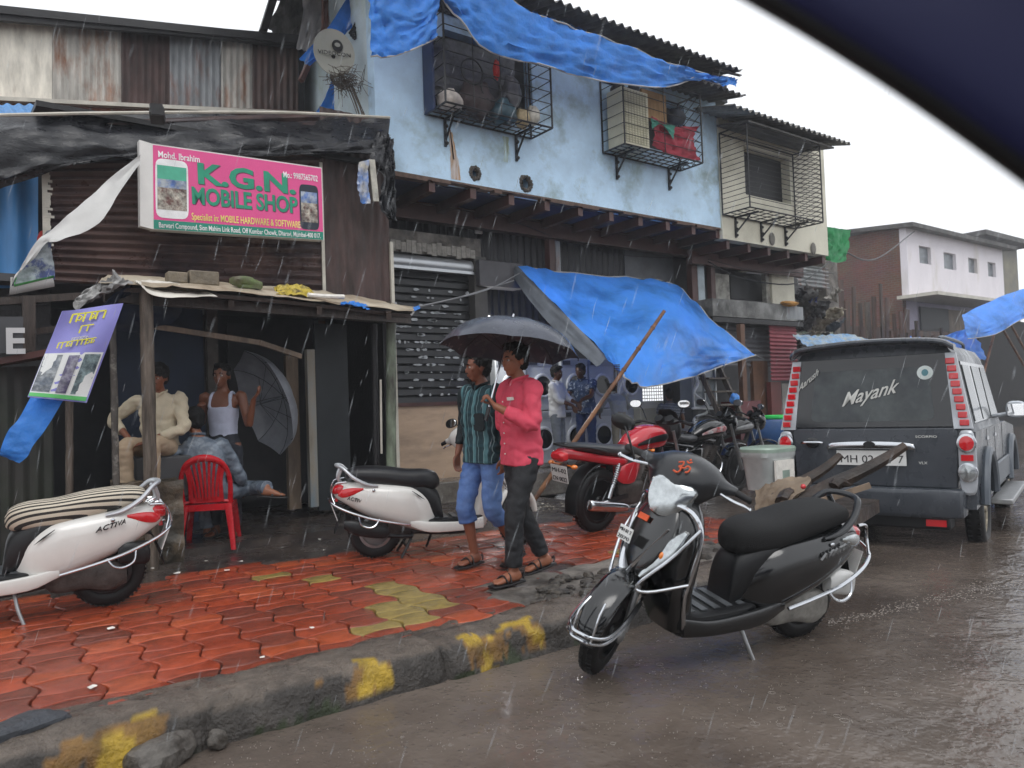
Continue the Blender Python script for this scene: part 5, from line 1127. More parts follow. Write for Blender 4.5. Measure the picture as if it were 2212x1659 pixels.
def scooter(loc, hd, lean, steer, o, label, scale=1.0, bounce=0):
    B = o['body']; g = thing('scooter', loc, label, 'scooter', 'scooters parked on the street', rot=(lean, 0, hd), scale=scale)
    def P(nm, mb, ma, par=g, **k):
        for v_ in mb.v:
            if v_.x < -.05: v_.x = -.05+(v_.x+.05)*.76
            if v_.x > .6 and v_.z > .45: v_.x -= .26*(v_.z-.45)*min(1, (v_.x-.6)/.2)
        return obj(nm, mb, ma, par, world=False, **k)
    RW = .225
    # seat
    mb = MB(); mb.loft([((-.30, 0, .715), .05, .02), ((-.26, 0, .72), .115, .05), ((-.13, 0, .72), .140, .07), ((.08, 0, .695), .150, .085), ((.28, 0, .655), .148, .09), ((.44, 0, .645), .130, .09), ((.53, 0, .635), .09, .07), ((.565, 0, .62), .03, .03)], n=28, e=2.7)
    P('seat', mb, o['seat'])
    # rear body
    mb = MB(); mb.loft([((-.44, 0, .585), .02, .012), ((-.405, 0, .58), .08, .05), ((-.32, 0, .575), .140, .09), ((-.15, 0, .535), .182, .135), ((.08, 0, .48), .205, .17), ((.28, 0, .43), .20, .195), ((.40, 0, .38), .165, .19), ((.48, 0, .335), .11, .15), ((.53, 0, .30), .05, .05)], n=32, e=3.0)
    P('body', mb, B)
    mb = MB(); mb.loft([((.05, 0, .60), .12, .05), ((.35, 0, .55), .135, .09), ((.47, 0, .47), .12, .13), ((.55, 0, .40), .10, .13), ((.58, 0, .31), .09, .05)], n=24, e=3.2); P('under_seat_panel', mb, M_plas)
    # floor and sill
    mb = MB(); mb.loft([((.40, 0, .285), .13, .03), ((.55, 0, .285), .165, .03), ((.80, 0, .285), .17, .03), ((.90, 0, .31), .16, .035), ((.95, 0, .36), .14, .03)], n=20, e=5); P('floorboard', mb, M_plas)
    mb = MB()
    for k in range(5):
        mb.box((.52+.08*k, 0, .318), (.04, .24, .006))
    P('floor_ribs', mb, mat('grey_floor_rubber', '54575a', rough=.3, var=.4, scale=12))
    mb = MB()
    for s in (-1, 1): mb.loft([((.28, s*.165, .30), .02, .03), ((.45, s*.175, .255), .022, .045), ((.75, s*.175, .245), .022, .04), ((.92, s*.15, .26), .02, .05)], n=14, e=4)
    P('sill', mb, B)
    mb = MB(); mb.loft([((.30, 0, .23), .11, .04), ((.6, 0, .20), .12, .04), ((.88, 0, .22), .10, .05), ((.96, 0, .34), .08, .05)], n=16, e=4); P('belly_pan', mb, M_plas)
    # leg shield and front apron
    U = (0, 1, 0)
    mb = MB(); mb.loft([((.90, 0, .22), .12, .06, 4, U, (1, 0, 0)), ((.93, 0, .36), .17, .075, 4, U, (1, 0, .1)), ((.975, 0, .56), .225, .085, 3, U, (1, 0, .2)), ((1.0, 0, .72), .24, .09, 2.8, U, (1, 0, .2)), ((1.0, 0, .83), .20, .085, 2.8, U, (1, 0, .2)), ((.99, 0, .90), .12, .07, 2.6, U, (1, 0, .2))], n=28); P('leg_shield', mb, B)
    mb = MB(); mb.loft([((1.10, 0, .46), .04, .02, 3, U, (1, 0, .2)), ((1.14, 0, .53), .10, .05, 2.6, U, (1, 0, .25)), ((1.12, 0, .64), .16, .07, 2.6, U, (1, 0, .25)), ((1.075, 0, .78), .165, .06, 2.6, U, (1, 0, .3)), ((1.03, 0, .90), .10, .05, 2.5, U, (1, 0, .3))], n=24); P('nose_panel', mb, B)
    for s in (-1, 1):
        mb = MB(); a_ = V((1.165, s*.085, .54)); b_ = V((1.065, s*.215, .78)); w2 = (b_-a_).normalized(); u2 = V((.35, -s*1.0, .45)).normalized()
        mb.loft([(a_, .012, .02, 2.5, u2, V((.85, s*.5, 0))), (a_.lerp(b_, .3), .042, .028, 2.5, u2, V((.85, s*.5, 0))), (a_.lerp(b_, .7), .042, .026, 2.5, u2, V((.85, s*.5, 0))), (b_, .014, .014, 2.5, u2, V((.85, s*.5, 0)))], n=18); ind = P('indicator', mb, M_lens)
        mb = MB(); mb.ball(a_.lerp(b_, .5)+V((.022, s*.012, 0)), (.012, .012, .018), n=10, k=6); P('bulb', mb, M_amber, ind)
        if o.get('chevron'):
            mb = MB(); mb.tube([(1.195, s*.012, .52), (1.185, s*.055, .60), (1.12, s*.145, .78)], [.026, .024, .012], n=6, flat=.5); P('chrome_strip', mb, o['chevron'])
    # rear lamps
    mb = MB(); mb.loft([((-.455, 0, .595), .02, .01), ((-.435, 0, .60), .085, .035), ((-.37, 0, .61), .122, .042), ((-.28, 0, .625), .125, .03)], n=20, e=3); P('tail_lamp', mb, M_red)
    for s in (-1, 1):
        mb = MB(); mb.loft([((-.39, s*.10, .575), .02, .015), ((-.34, s*.132, .58), .016, .035), ((-.24, s*.158, .595), .014, .032), ((-.12, s*.175, .615), .006, .008)], n=12, e=2.5); P('indicator', mb, o.get('rlens', M_red))
    # grab rail
    mb = MB(); mb.tube([(.02, .165, .63), (-.10, .17, .655), (-.23, .16, .715), (-.33, .12, .79), (-.39, .05, .805), (-.39, -.05, .805), (-.33, -.12, .79), (-.23, -.16, .715), (-.10, -.17, .655), (.02, -.165, .63)], [.012, .024, .022, .02, .02, .02, .02, .022, .024, .012], n=10, flat=.75)
    mb.tube([(-.35, .10, .78), (-.38, .07, .70), (-.33, .05, .63)], .018, n=8); mb.tube([(-.35, -.10, .78), (-.38, -.07, .70), (-.33, -.05, .63)], .018, n=8); P('grab_rail', mb, o['rail'])
    # drive unit, filter, stand, exhaust, mudguard
    mb = MB(); mb.loft([((-.12, .09, .22), .03, .06), ((0, .10, .225), .045, .10), ((.14, .10, .24), .045, .085), ((.30, .09, .25), .045, .10), ((.36, .08, .26), .03, .07)], n=18, e=3); mb.loft([((.1, 0, .26), .08, .1), ((.42, 0, .28), .09, .09)], n=14, e=4, step=1); P('engine', mb, o.get('engine', M_engine))
    mb = MB(); mb.loft([((-.30, .15, .355), .02, .03), ((-.27, .15, .35), .035, .065), ((-.12, .155, .37), .04, .07), ((-.05, .15, .36), .03, .05)], n=16, e=3.5); P('air_filter', mb, o['filter'])
    mb = MB(); mb.tube([(.30, -.12, .18), (.12, -.15, .20), (0, -.16, .24)], .018, n=8); mb.loft([((.10, -.165, .24), .03, .03), ((.04, -.17, .25), .05, .06), ((-.22, -.175, .30), .05, .065), ((-.34, -.175, .33), .03, .035)], n=16, e=2.6); P('exhaust', mb, M_plas)
    mb = MB(); mb.loft([((-.25, 0, .49), .07, .03), ((-.33, 0, .46), .08, .02, 4, (0, 1, 0), (.4, 0, 1)), ((-.38, 0, .36), .08, .014, 4, (0, 1, 0), (1, 0, .3)), ((-.43, 0, .24), .075, .008, 4, (0, 1, 0), (1, 0, .2))], n=14, e=4); P('mudguard', mb, M_plas)
    plate(g, (-.345, 0, .42), (0, -1, 0), (-.35, 0, 1), .20, .15, o['plate'])
    mb = MB(); mb.box((-.405, 0, .52), (.03, .09, .03)); P('reflector', mb, M_red)
    mb = MB()
    if o.get('centre'):
        for s in (-1, 1): mb.tube([(.33, s*.06, .22), (.26, s*.12, .10), (.20, s*.15, .005)], .012, n=7)
        mb.tube([(.25, -.13, .09), (.25, .13, .09)], .01, n=6)
    mb.tube([(.52, .12, .20), (.50, .17, .10), (.47, .20, .01)], .011, n=7); P('stand', mb, M_alu if not o.get('centre') else M_plas)
    # chrome side guard
    ch = o.get('guard', M_chrome)
    for s in (-1, 1):
        mb = MB(); mb.tube([(.28, s*.21, .29), (.10, s*.22, .33), (-.13, s*.225, .39), (-.33, s*.20, .45), (-.45, s*.15, .50), (-.49, s*.06, .53), (-.49, 0, .535)], .011, n=8)
        mb.tube([(-.43, s*.16, .50), (-.46, s*.12, .58), (-.42, s*.13, .66), (-.30, s*.155, .675)], .009, n=7)
        mb.tube([(.02, s*.22, .36), (-.02, s*.24, .31), (-.08, s*.25, .30), (-.16, s*.24, .33), (-.18, s*.22, .40)], .009, n=7); P('side_guard', mb, ch)
    if o.get('rack'):
        mb = MB()
        for k in range(4): y = -.09+.06*k; mb.tube([(-.30, y, .66), (-.39, y*1.1, .68), (-.46, y, .62), (-.49, y, .535)], .006, n=6)
        mb.tube([(-.46, -.10, .62), (-.47, 0, .62), (-.46, .10, .62)], .006, n=6); P('lamp_guard', mb, ch)
    if o.get('legguard'):
        for s in (-1, 1):
            mb = MB(); mb.tube([(1.10, s*.06, .89), (1.055, s*.20, .87), (1.01, s*.26, .77), (1.0, s*.255, .60), (.96, s*.20, .42), (.91, s*.15, .25)], .011, n=8)
            mb.tube([(1.02, s*.255, .80), (1.12, s*.215, .66), (1.20, s*.12, .51), (1.15, s*.15, .48), (1.00, s*.25, .53)], .009, n=8); P('leg_guard', mb, ch)
    # steered front end
    A_ = V((1.02, 0, .93)); ax = V((.26, 0, -.68)).normalized()
    S = Matrix.Translation(A_) @ Matrix.Rotation(-steer, 4, ax) @ Matrix.Translation(-A_)
    wc = V((1.245, 0, RW+.005))
    wheel(g, wc, RW+.005, .047, o['rim'], o.get('wstyle', 'disc'), S)
    wheel(g, V((0, 0, RW)), RW, .05, o['rim'], o.get('wstyle', 'disc'))
    mb = MB(); mb.M = S
    for s in (-1, 1): mb.tube([(1.09, s*.05, .62), (1.17, s*.075, .40), (wc.x-.02, s*.085, wc.z+.02)], .018, n=8); mb.ball((wc.x, s*.08, wc.z), (.04, .02, .04), n=10, k=6)
    mb.tube([(1.03, 0, .85), (1.10, 0, .60)], .03, n=10, smooth=False); P('fork', mb, M_alu)
    mb = MB(); mb.M = S; st = []
    for i in range(9):
        a = R(12+i*19); rr = .275+.02*sin(i/8*pi); w_ = .082*sin(pi*(.12+.80*i/8))**.5
        c = wc+V((rr*cos(a), 0, rr*sin(a)*.95)); st.append((c, w_, .026+.012*sin(pi*i/8), 2.6, (0, 1, 0), V((cos(a), 0, sin(a)))))
    mb.loft(st, n=20, step=3); P('front_fender', mb, B)
    if o.get('legguard'):
        mb = MB(); mb.M = S; c = wc
        for dz, r_ in ((0, .009), (.03, .008)):
            mb.tube([c+V((-.10, .11, .16+dz)), c+V((.10, .115, .12+dz)), c+V((.27, .10, .11+dz)), c+V((.345, .05, .12+dz)), c+V((.36, 0, .125+dz)), c+V((.345, -.05, .12+dz)), c+V((.27, -.10, .11+dz)), c+V((.10, -.115, .12+dz)), c+V((-.10, -.11, .16+dz))], r_, n=8)
        mb.tube([c+V((.345, .05, .12)), c+V((.32, .05, .24)), c+V((.27, .04, .29))], .006, n=6); mb.tube([c+V((.345, -.05, .12)), c+V((.32, -.05, .24)), c+V((.27, -.04, .29))], .006, n=6); P('fender_guard', mb, ch)
    cz = .985
    mb = MB(); mb.M = S; U2, W2 = (1, 0, 0), (0, 0, 1)
    mb.loft([((.95, -.27, cz+.02), .02, .018, 2.4, U2, W2), ((.96, -.20, cz+.015), .045, .038, 2.4, U2, W2), ((.985, -.12, cz), .105, .10, 2.4, U2, W2), ((1.0, 0, cz-.01), .135, .135, 2.4, U2, W2), ((.985, .12, cz), .105, .10, 2.4, U2, W2), ((.96, .20, cz+.015), .045, .038, 2.4, U2, W2), ((.95, .27, cz+.02), .02, .018, 2.4, U2, W2)], n=24, step=5); cw = P('handlebar_cowl', mb, o.get('cowl', B))
    mb = MB(); mb.M = S; n2 = V((1, 0, .25)).normalized(); u3 = V((0, 1, 0)); w3_ = n2.cross(u3); w3_ = -w3_ if w3_.z < 0 else w3_; hc = V((1.095, 0, cz-.035))
    for (d, k) in ((0, 0),):
        rings = []
        for t, dd in ((1.0, -.03), (1.0, .01), (.92, .03), (.7, .044), (.35, .052), (.02, .054)):
            rg = []
            for j in range(32):
                a = 2*pi*j/32; x = cos(a); y = sin(a); ww = .124*(1+.18*y); hh = .135 if y < 0 else .062; rg.append(hc+u3*(ww*t*spow(x, .85))+w3_*(hh*t*spow(y, .9))+n2*dd)
            rings.append(rg)
        mb.ring_surface(rings)
    hl = P('headlamp', mb, M_lens)
    mb = MB(); mb.M = S
    for s in (-1, 1): mb.cyl((.95, s*.24, cz+.02), (.915, s*.37, cz+.012), .017, .016, n=12)
    P('grip', mb, M_rub_) if False else None
    for s in (-1, 1):
        mb = MB(); mb.M = S; mb.cyl((.95, s*.25, cz+.02), (.915, s*.375, cz+.012), .0175, .016, n=12); mb.ball((.915, s*.375, cz+.012), .018, n=10, k=6); P('grip', mb, M_rub_)
        mb = MB(); mb.M = S; mb.tube([(.99, s*.20, cz), (1.0, s*.29, cz-.01), (.965, s*.385, cz-.02)], .007, n=7); mb.ball((.965, s*.385, cz-.02), .011, n=8, k=6); P('brake_lever', mb, M_chrome)
    for s, kind_ in o['mirrors']:
        if kind_: mirror(g, (.96, s*.17, cz+.04), (.90, s*.30, cz+.19+(0 if kind_ == 1 else .02)), S)
    if o.get('om'):
        oc = V((1.115, .0, cz+.085)); X_ = V((0, 1, 0)); Z_ = V((-.55, 0, .8)).normalized(); N_ = X_.cross(Z_); N_ = -N_ if N_.x < 0 else N_
        mb = MB(); mb.M = S; C = lambda x, z: oc+X_*x+Z_*z+N_*(.012-6*x*x)
        mb.tube([C(-.035, .022), C(-.012, .03), C(-.008, .012), C(-.022, .004), C(-.006, -.006), C(-.012, -.026), C(-.038, -.022)], .0045, n=6)
        mb.tube([C(-.012, .002), C(.008, .004), C(.016, .018), C(.034, .014), C(.032, -.006), C(.02, -.012)], .0045, n=6); mb.tube([C(.0, .040), C(.012, .034), C(.026, .044)], .004, n=6); mb.ball(C(.013, .050), .006, n=8, k=5)
        P('orange_symbol', mb, mat('orange_sticker', 'd2552a', rough=.5), cw)
    if o.get('sticker'):
        plate(g, (1.172, -.03, .72), (0, 1, 0), (-.36, 0, 1), .11, .07, o['sticker'])
        mb = MB(); mb.box((1.150, -.035, .795), (.006, .08, .028), rot=(0, -.35, 0)); P('orange_sticker', mb, mat('orange_sticker', 'd2552a'))
    for s in (-1, 1):
        x0 = .10 if s < 0 else -.06; xd = V((1, .05*s, 0)) if s < 0 else V((-1, .05, .0))
        t = text_mb(o['badge'], .045, (-.30 if s < 0 else .08, s*(.188 if s < 0 else .214), .535), (1 if s < 0 else -1, s*(-.10) if s < 0 else -.03, -.22*(1 if s < 0 else -1)), (0, -s*(-.15), 1), ext=.006, sx=1.2, shear=.3); P('badge', t, o['badge_m'], smooth=0)
    for s in (-1, 1):
        mb = MB(); mb.ball((-.02, s*.19, .60), (.014, .008, .014), n=12, k=6); P('stud', mb, M_chrome)
    if o.get('vent'):
        for s in (-1, 1):
            mb = MB()
            for k in range(2): mb.tube([(.30-.07*k+.0, s*.186, .545-.06*k+.03), (.36-.07*k, s*.178, .50-.06*k+.03), (.41-.07*k, s*.168, .46-.06*k+.03)], [.003, .010, .002], n=6, flat=.6)
            P('side_vent', mb, M_plas)
    return g
M_blk = mat('wet_black_paint', '090a0b', rough=.16, var=.15, scale=5, coat=.8, rvar=.08, bump=.05, bscale=160)
M_blkm = mat('wet_matt_black_paint', '1b1d20', rough=.32, var=.15, scale=5, coat=.3, bump=.12, bscale=140)
M_wht = mat('white_scooter_paint', 'd2d0cb', rough=.20, var=.06, scale=4, coat=.7, col2='b3ada3', mscale=4, thr=.72)
M_mesh = mat('black_seat_mesh', '0e0e0f', rough=.75, var=.2, scale=20, bump=.9, bscale=260)
def contact(ur, vr, uf, vf, z): a, b_ = PZ(ur, vr, z), PZ(uf, vf, z); d = b_-a; return a, atan2(d.y, d.x), d.length
a, h, ln = contact(1740, 1390, 1268, 1440, 0)
mid_ = a+V((cos(h), sin(h), 0))*.62; h += R(13); a = mid_-V((cos(h), sin(h), 0))*.66
scooter(a, h, R(-10), R(37), dict(body=M_blk, cowl=M_blkm, seat=M_mesh, rail=M_blkm, filter=mat('white_filter_box', 'c9c9c7', rough=.35, var=.1), plate=['MH 01', 'AT 2070'], mirrors=[(-1, 1), (1, 0)], rim=M_plas, legguard=1, chevron=M_chrome, om=1, sticker=['MH 01 2', '2070'], badge='AVIATOR', badge_m=M_alu, rlens=M_lens, engine=mat('pale_gearcase', '8b8984', rough=.4, metal=.3, var=.4, scale=14)),
        'black scooter with chrome guards and an orange symbol, standing in the flooded road', scale=1.0)
# striped seat cover
M_stripe = mat('striped_seat_cover', 'c9bfae', rough=.8, var=.1, scale=20, bump=.5, bscale=200)
nt = M_stripe.node_tree; N = nt.nodes; L = nt.links; tc = N.new('ShaderNodeTexCoord'); sp = N.new('ShaderNodeSeparateXYZ'); L.new(tc.outputs['Object'], sp.inputs[0])
ab = N.new('ShaderNodeMath'); ab.operation = 'ABSOLUTE'; L.new(sp.outputs['Y'], ab.inputs[0]); s1 = N.new('ShaderNodeMath'); s1.operation = 'SUBTRACT'; L.new(ab.outputs[0], s1.inputs[0]); L.new(sp.outputs['Z'], s1.inputs[1])
s2 = N.new('ShaderNodeMath'); s2.operation = 'MULTIPLY'; s2.inputs[1].default_value = 150; L.new(s1.outputs[0], s2.inputs[0]); s3 = N.new('ShaderNodeMath'); s3.operation = 'SINE'; L.new(s2.outputs[0], s3.inputs[0])
s4 = N.new('ShaderNodeMath'); s4.operation = 'GREATER_THAN'; s4.inputs[1].default_value = .15; L.new(s3.outputs[0], s4.inputs[0]); mx2 = N.new('ShaderNodeMixRGB'); L.new(s4.outputs[0], mx2.inputs[0])
mx2.inputs[1].default_value = (*lin('c2b8a6'), 1); mx2.inputs[2].default_value = (*lin('2a2724'), 1); L.new(mx2.outputs[0], N['Principled BSDF'].inputs['Base Color'])
a = PZ(234, 1306, .15)
scooter(a, R(176), R(-4), 0, dict(body=M_wht, seat=M_stripe, rail=mat('silver_rail', 'b9bcc0', rough=.3, metal=.4, var=.05), filter=M_plas, plate=['MH 01', 'BX 3364'], mirrors=[(1, 1), (-1, 1)], rim=M_plas, rack=1, badge='ACTIVA', badge_m=M_ink, vent=1, wstyle='disc'),
        'white scooter with a black and cream striped seat cover, cut off by the left edge', scale=.99)
a, h, ln = contact(812, 1203, 1100, 1178, .15)
scooter(a, h, R(2), R(38), dict(body=M_wht, seat=mat('black_vinyl', '17171a', rough=.4, var=.15, scale=8), rail=mat('silver_rail', 'b9bcc0'), filter=M_plas, plate=['MH 01', 'DS 9695'], mirrors=[(1, 1), (-1, 0)], rim=M_alu, centre=1, badge='ACTIVA', badge_m=M_ink, vent=1, guard=M_chrome),
        'white scooter with a plain black seat on its stand behind the two walking men', scale=.97)

def motorcycle(loc, hd, lean, steer, o, label, scale=1.0):
    g = thing('motorcycle', loc, label, 'motorcycle', 'motorcycles parked on the pavement', rot=(lean, 0, hd), scale=scale)
    P = lambda nm, mb, ma, par=g, **k: obj(nm, mb, ma, par, world=False, **k)
    B = o['body']; RW = .305
    wheel(g, V((0, 0, RW)), RW, .05, M_plas, 'spoke', n=6)
    A_ = V((1.02, 0, .86)); ax = V((.30, 0, -.66)).normalized(); S = Matrix.Translation(A_) @ Matrix.Rotation(-steer, 4, ax) @ Matrix.Translation(-A_)
    wc = V((1.28, 0, RW)); wheel(g, wc, RW, .045, M_plas, 'spoke', S, n=6)
    mb = MB(); mb.loft([((-.42, 0, .83), .04, .015), ((-.36, 0, .84), .095, .03), ((-.1, 0, .81), .12, .045), ((.15, 0, .775), .125, .05), ((.34, 0, .77), .10, .045), ((.42, 0, .80), .05, .03)], n=24, e=2.8); P('seat', mb, mat('grey_black_vinyl', '3a3b3d', rough=.4, var=.2))
    mb = MB(); mb.loft([((-.56, 0, .79), .02, .012), ((-.50, 0, .785), .075, .045), ((-.3, 0, .755), .105, .05), ((0, 0, .70), .11, .05), ((.25, 0, .66), .10, .055), ((.36, 0, .65), .06, .04)], n=24, e=2.8); P('tail_panel', mb, B)
    mb = MB(); mb.loft([((.34, 0, .80), .07, .04), ((.45, 0, .83), .115, .09), ((.62, 0, .865), .145, .12), ((.82, 0, .87), .14, .115), ((.93, 0, .86), .09, .08), ((.97, 0, .85), .04, .04)], n=26, e=2.5); tk = P('fuel_tank', mb, o.get('tank', B))
    mb = MB()
    for s in (-1, 1): mb.loft([((.42, s*.125, .82), .004, .012), ((.6, s*.148, .86), .006, .03), ((.82, s*.145, .88), .006, .035), ((.92, s*.10, .87), .004, .01)], n=10)
    P('tank_stripe', mb, o['stripe'], tk)
    for s in (-1, 1): mb = MB(); mb.loft([((.12, s*.10, .55), .015, .03), ((.22, s*.13, .55), .02, .09), ((.38, s*.125, .56), .02, .10), ((.48, s*.10, .60), .01, .04)], n=16, e=2.6); P('side_cover', mb, B)
    mb = MB(); mb.bar((.1, .04, .64), (.95, .03, .80), .04, .05); mb.bar((.95, 0, .85), (.72, 0, .25), .045, .05); mb.bar((.72, 0, .25), (.2, 0, .25), .05, .05); mb.bar((.2, 0, .25), (.15, 0, .66), .05, .05); P('frame', mb, M_plas)
    mb = MB(); mb.loft([((.22, 0, .35), .08, .09), ((.4, 0, .34), .11, .12), ((.6, 0, .35), .10, .11), ((.7, 0, .36), .06, .07)], n=18, e=4)
    for k in range(8): mb.box((.62+.012*k, 0, .44+.025*k), (.16, .20, .010), rot=(0, -.45, 0))
    mb.cyl((.60, 0, .40), (.70, 0, .64), .07, n=12); P('engine', mb, M_engine)
    mb = MB(); mb.tube([(.78, -.06, .60), (.86, -.10, .42), (.70, -.13, .24), (.4, -.15, .22), (.2, -.16, .24)], .018, n=8); P('exhaust_pipe', mb, M_chrome)
    mb = MB(); mb.loft([((.28, -.165, .235), .02, .02), ((.18, -.17, .25), .042, .045), ((-.22, -.185, .31), .052, .055), ((-.30, -.188, .325), .045, .05), ((-.31, -.188, .325), .02, .02)], n=18, e=2); P('silencer', mb, M_chrome)
    for s in (-1, 1):
        mb = MB(); a_, b_ = V((.02, s*.13, .34)), V((.16, s*.12, .66)); mb.cyl(a_, a_.lerp(b_, .4), .022, n=10); mb.cyl(a_, b_, .010, n=8)
        for k in range(11): q = a_.lerp(b_, .32+.06*k); d = (b_-a_).normalized(); mb.cyl(q-d*.005, q+d*.005, .030, n=12)
        P('shock_absorber', mb, M_chrome)
        mb = MB(); mb.bar((0, s*.10, RW), (.34, s*.09, .33), .03, .04); P('swing_arm', mb, M_plas)
    mb = MB(); st = []
    for i in range(6):
        a = R(75+i*24); c = V((0, 0, RW))+V(((RW+.05)*cos(a), 0, (RW+.05)*sin(a))); st.append((c, .075, .012, 4, (0, 1, 0), V((cos(a), 0, sin(a)))))
    st.append((V((-.44, 0, .24)), .07, .006, 4, (0, 1, 0), V((-1, 0, 0)))); mb.loft(st, n=12, step=3); P('rear_mudguard', mb, M_plas)
    plate(g, (-.52, 0, .60), (0, -1, 0), (-.25, 0, 1), .20, .16, o['plate'])
    mb = MB(); mb.loft([((-.58, 0, .765), .06, .02), ((-.55, 0, .76), .085, .045), ((-.50, 0, .765), .085, .05)], n=16, e=3); P('tail_lamp', mb, M_red)
    for s in (-1, 1):
        mb = MB(); mb.cyl((-.47, s*.05, .68), (-.48, s*.12, .68), .008, n=6); mb.ball((-.48, s*.145, .68), (.035, .03, .022), n=12, k=7); P('indicator', mb, M_amber)
    mb = MB(); mb.tube([(-.05, .13, .79), (-.30, .14, .84), (-.50, .10, .86), (-.54, 0, .865), (-.50, -.10, .86), (-.30, -.14, .84), (-.05, -.13, .79)], .013, n=8); P('grab_rail', mb, M_plas)
    mb = MB(); mb.M = S
    for s in (-1, 1): mb.tube([(1.0, s*.09, .92), (1.13, s*.09, .62)], .018, n=8, smooth=False); mb.tube([(1.13, s*.09, .62), (wc.x, s*.09, wc.z)], .026, n=8, smooth=False)
    P('fork', mb, M_alu)
    mb = MB(); mb.M = S; st = []
    for i in range(6):
        a = R(25+i*24); c = wc+V(((RW+.035)*cos(a), 0, (RW+.035)*sin(a))); st.append((c, .065, .012, 3, (0, 1, 0), V((cos(a), 0, sin(a)))))
    mb.loft(st, n=12, step=3); P('front_fender', mb, B)
    mb = MB(); mb.M = S; mb.loft([((.98, 0, .93), .07, .06), ((1.05, 0, .93), .13, .13), ((1.13, 0, .92), .12, .13), ((1.17, 0, .91), .09, .10)], n=20, e=2.6); mb.loft([((1.12, 0, 1.02), .11, .03), ((1.05, 0, 1.10), .10, .012), ((1.0, 0, 1.14), .06, .006)], n=14, e=2.5); cw = P('headlamp_cowl', mb, o.get('cowl', B))
    mb = MB(); mb.M = S; mb.lathe([(.085, 0), (.075, .02), (.03, .035), (.001, .04)], (1.165, 0, .91), 'x', 20); P('headlamp', mb, M_lens, cw)
    mb = MB(); mb.M = S; mb.lathe([(.05, -.02), (.05, .02)], (0, 0, 0), 'x', 16); mb.v = [S @ (V((.98+.5*p.x, p.y, 1.03+p.z))) if False else p for p in mb.v]; mb = MB(); mb.M = S; mb.cyl((1.0, .06, 1.02), (.97, .06, 1.05), .045, n=16); mb.cyl((1.0, -.06, 1.02), (.97, -.06, 1.05), .045, n=16); P('dials', mb, M_plas)
    mb = MB(); mb.M = S; mb.tube([(.88, -.34, .99), (.93, -.22, 1.02), (.98, -.08, .99), (.98, .08, .99), (.93, .22, 1.02), (.88, .34, .99)], .012, n=8); P('handlebar', mb, M_plas)
    for s in (-1, 1):
        mb = MB(); mb.M = S; mb.cyl((.925, s*.235, 1.016), (.88, s*.355, .99), .018, n=10); P('grip', mb, M_rub_)
        mb = MB(); mb.M = S; mb.tube([(.96, s*.2, 1.02), (.95, s*.3, 1.0), (.92, s*.36, .985)], .006, n=6); P('brake_lever', mb, M_chrome)
        if (o['mir'] >> (0 if s < 0 else 1)) & 1: mirror(g, (.94, s*.18, 1.03), (.88, s*.27, 1.20), S)
    if o.get('badge'):
        for s in (-1,): P('badge', text_mb(o['badge'], .05, (.48, s*.152, .80), (1, -.02, .12), (0, 0, 1), ext=.003), mat('letter_white', 'ececec'), smooth=0)
    return g
M_rpaint = mat('red_motorcycle_paint', 'b3202c', rough=.18, var=.12, scale=5, coat=.8)
a = PZ(1285, 1148, .15)
motorcycle(a, R(5), R(7), R(12), dict(body=M_rpaint, stripe=M_plas, plate=['MH-02', 'CN 0022'], mir=3, cowl=M_plas), 'red motorcycle with a white number plate parked rear end towards the walking men')
a = PZ(1452, 1100, .15)
motorcycle(PY(1475, 1070, 6.25)*V((1, 1, 0)) if False else V((7.0, 6.35, .13)), R(0), R(6), R(8), dict(body=M_blk, tank=M_blk, stripe=mat('red_silver_stripe', 'a8323a', rough=.3, var=.4, scale=12, col2='c9c9c9', mscale=9), plate=['MH 03', 'BC 41'], mir=3, cowl=M_blk), 'black motorcycle with red and silver tank stripe beyond the red one')
# a third machine deeper in: only bars, tank and mirror show
motorcycle(V((8.6, 7.2, .10)), R(-6), R(8), R(-8), dict(body=M_blk, stripe=M_alu, plate=['MH 01', 'AV 77'], mir=1), 'dark motorcycle standing deepest, in front of the wooden steps')

# ---- jeep
M_suv = mat('grey_metallic_paint', '3d4147', rough=.30, metal=.1, var=.10, scale=3, coat=.15, rvar=.08)
M_suvs = mat('silver_cladding', '4c535b', rough=.4, metal=.1, var=.1)
M_glass = mat('smoked_glass', '2a2f33', rough=.10, var=.35, scale=2.2, col2='464c4c', mscale=1.8)
M_glassd = mat('black_glass_frame', '15171a', rough=.12, var=.1, coat=.5)
g = thing('jeep', (6.68, 3.60, -.11), 'grey jeep with MAYANK lettered on its rear window, parked nose away in the floodwater', 'car', rot=(0, 0, R(16)))
g.scale = (.91, .91, 1.03)
P = lambda nm, mb, ma, par=g, **k: obj(nm, mb, ma, par, world=False, **k)
half = [(0, .45), (.72, .45), (.84, .50), (.885, .62), (.90, .86), (.895, 1.06), (.872, 1.14), (.83, 1.34), (.775, 1.62), (.745, 1.74), (.69, 1.82), (.55, 1.865), (.3, 1.885), (0, 1.89)]
def ringx(x, dz=0, sy=1, slope=.17, lo=None, hi=None):
    pts = [(y, z) for y, z in half if (lo is None or z >= lo) and (hi is None or z <= hi)]
    pp = [(y*sy, z) for y, z in pts] + [(-y*sy, z) for y, z in pts[::-1] if y > 0]
    return [V((x + max(0, z-1.06)*slope, y, z+dz)) for y, z in pp]
mb = MB(); mb.ring_surface([ringx(.03, sy=.985, lo=1.0), ringx(.0+.06, lo=1.0), ringx(1.2, .015, lo=1.0, slope=.1), ringx(2.4, .01, lo=1.0, slope=-.15), ringx(2.75, -.0, sy=.98, lo=1.0, slope=-.6)]); cab = P('cab', mb, M_suv, smooth=35)
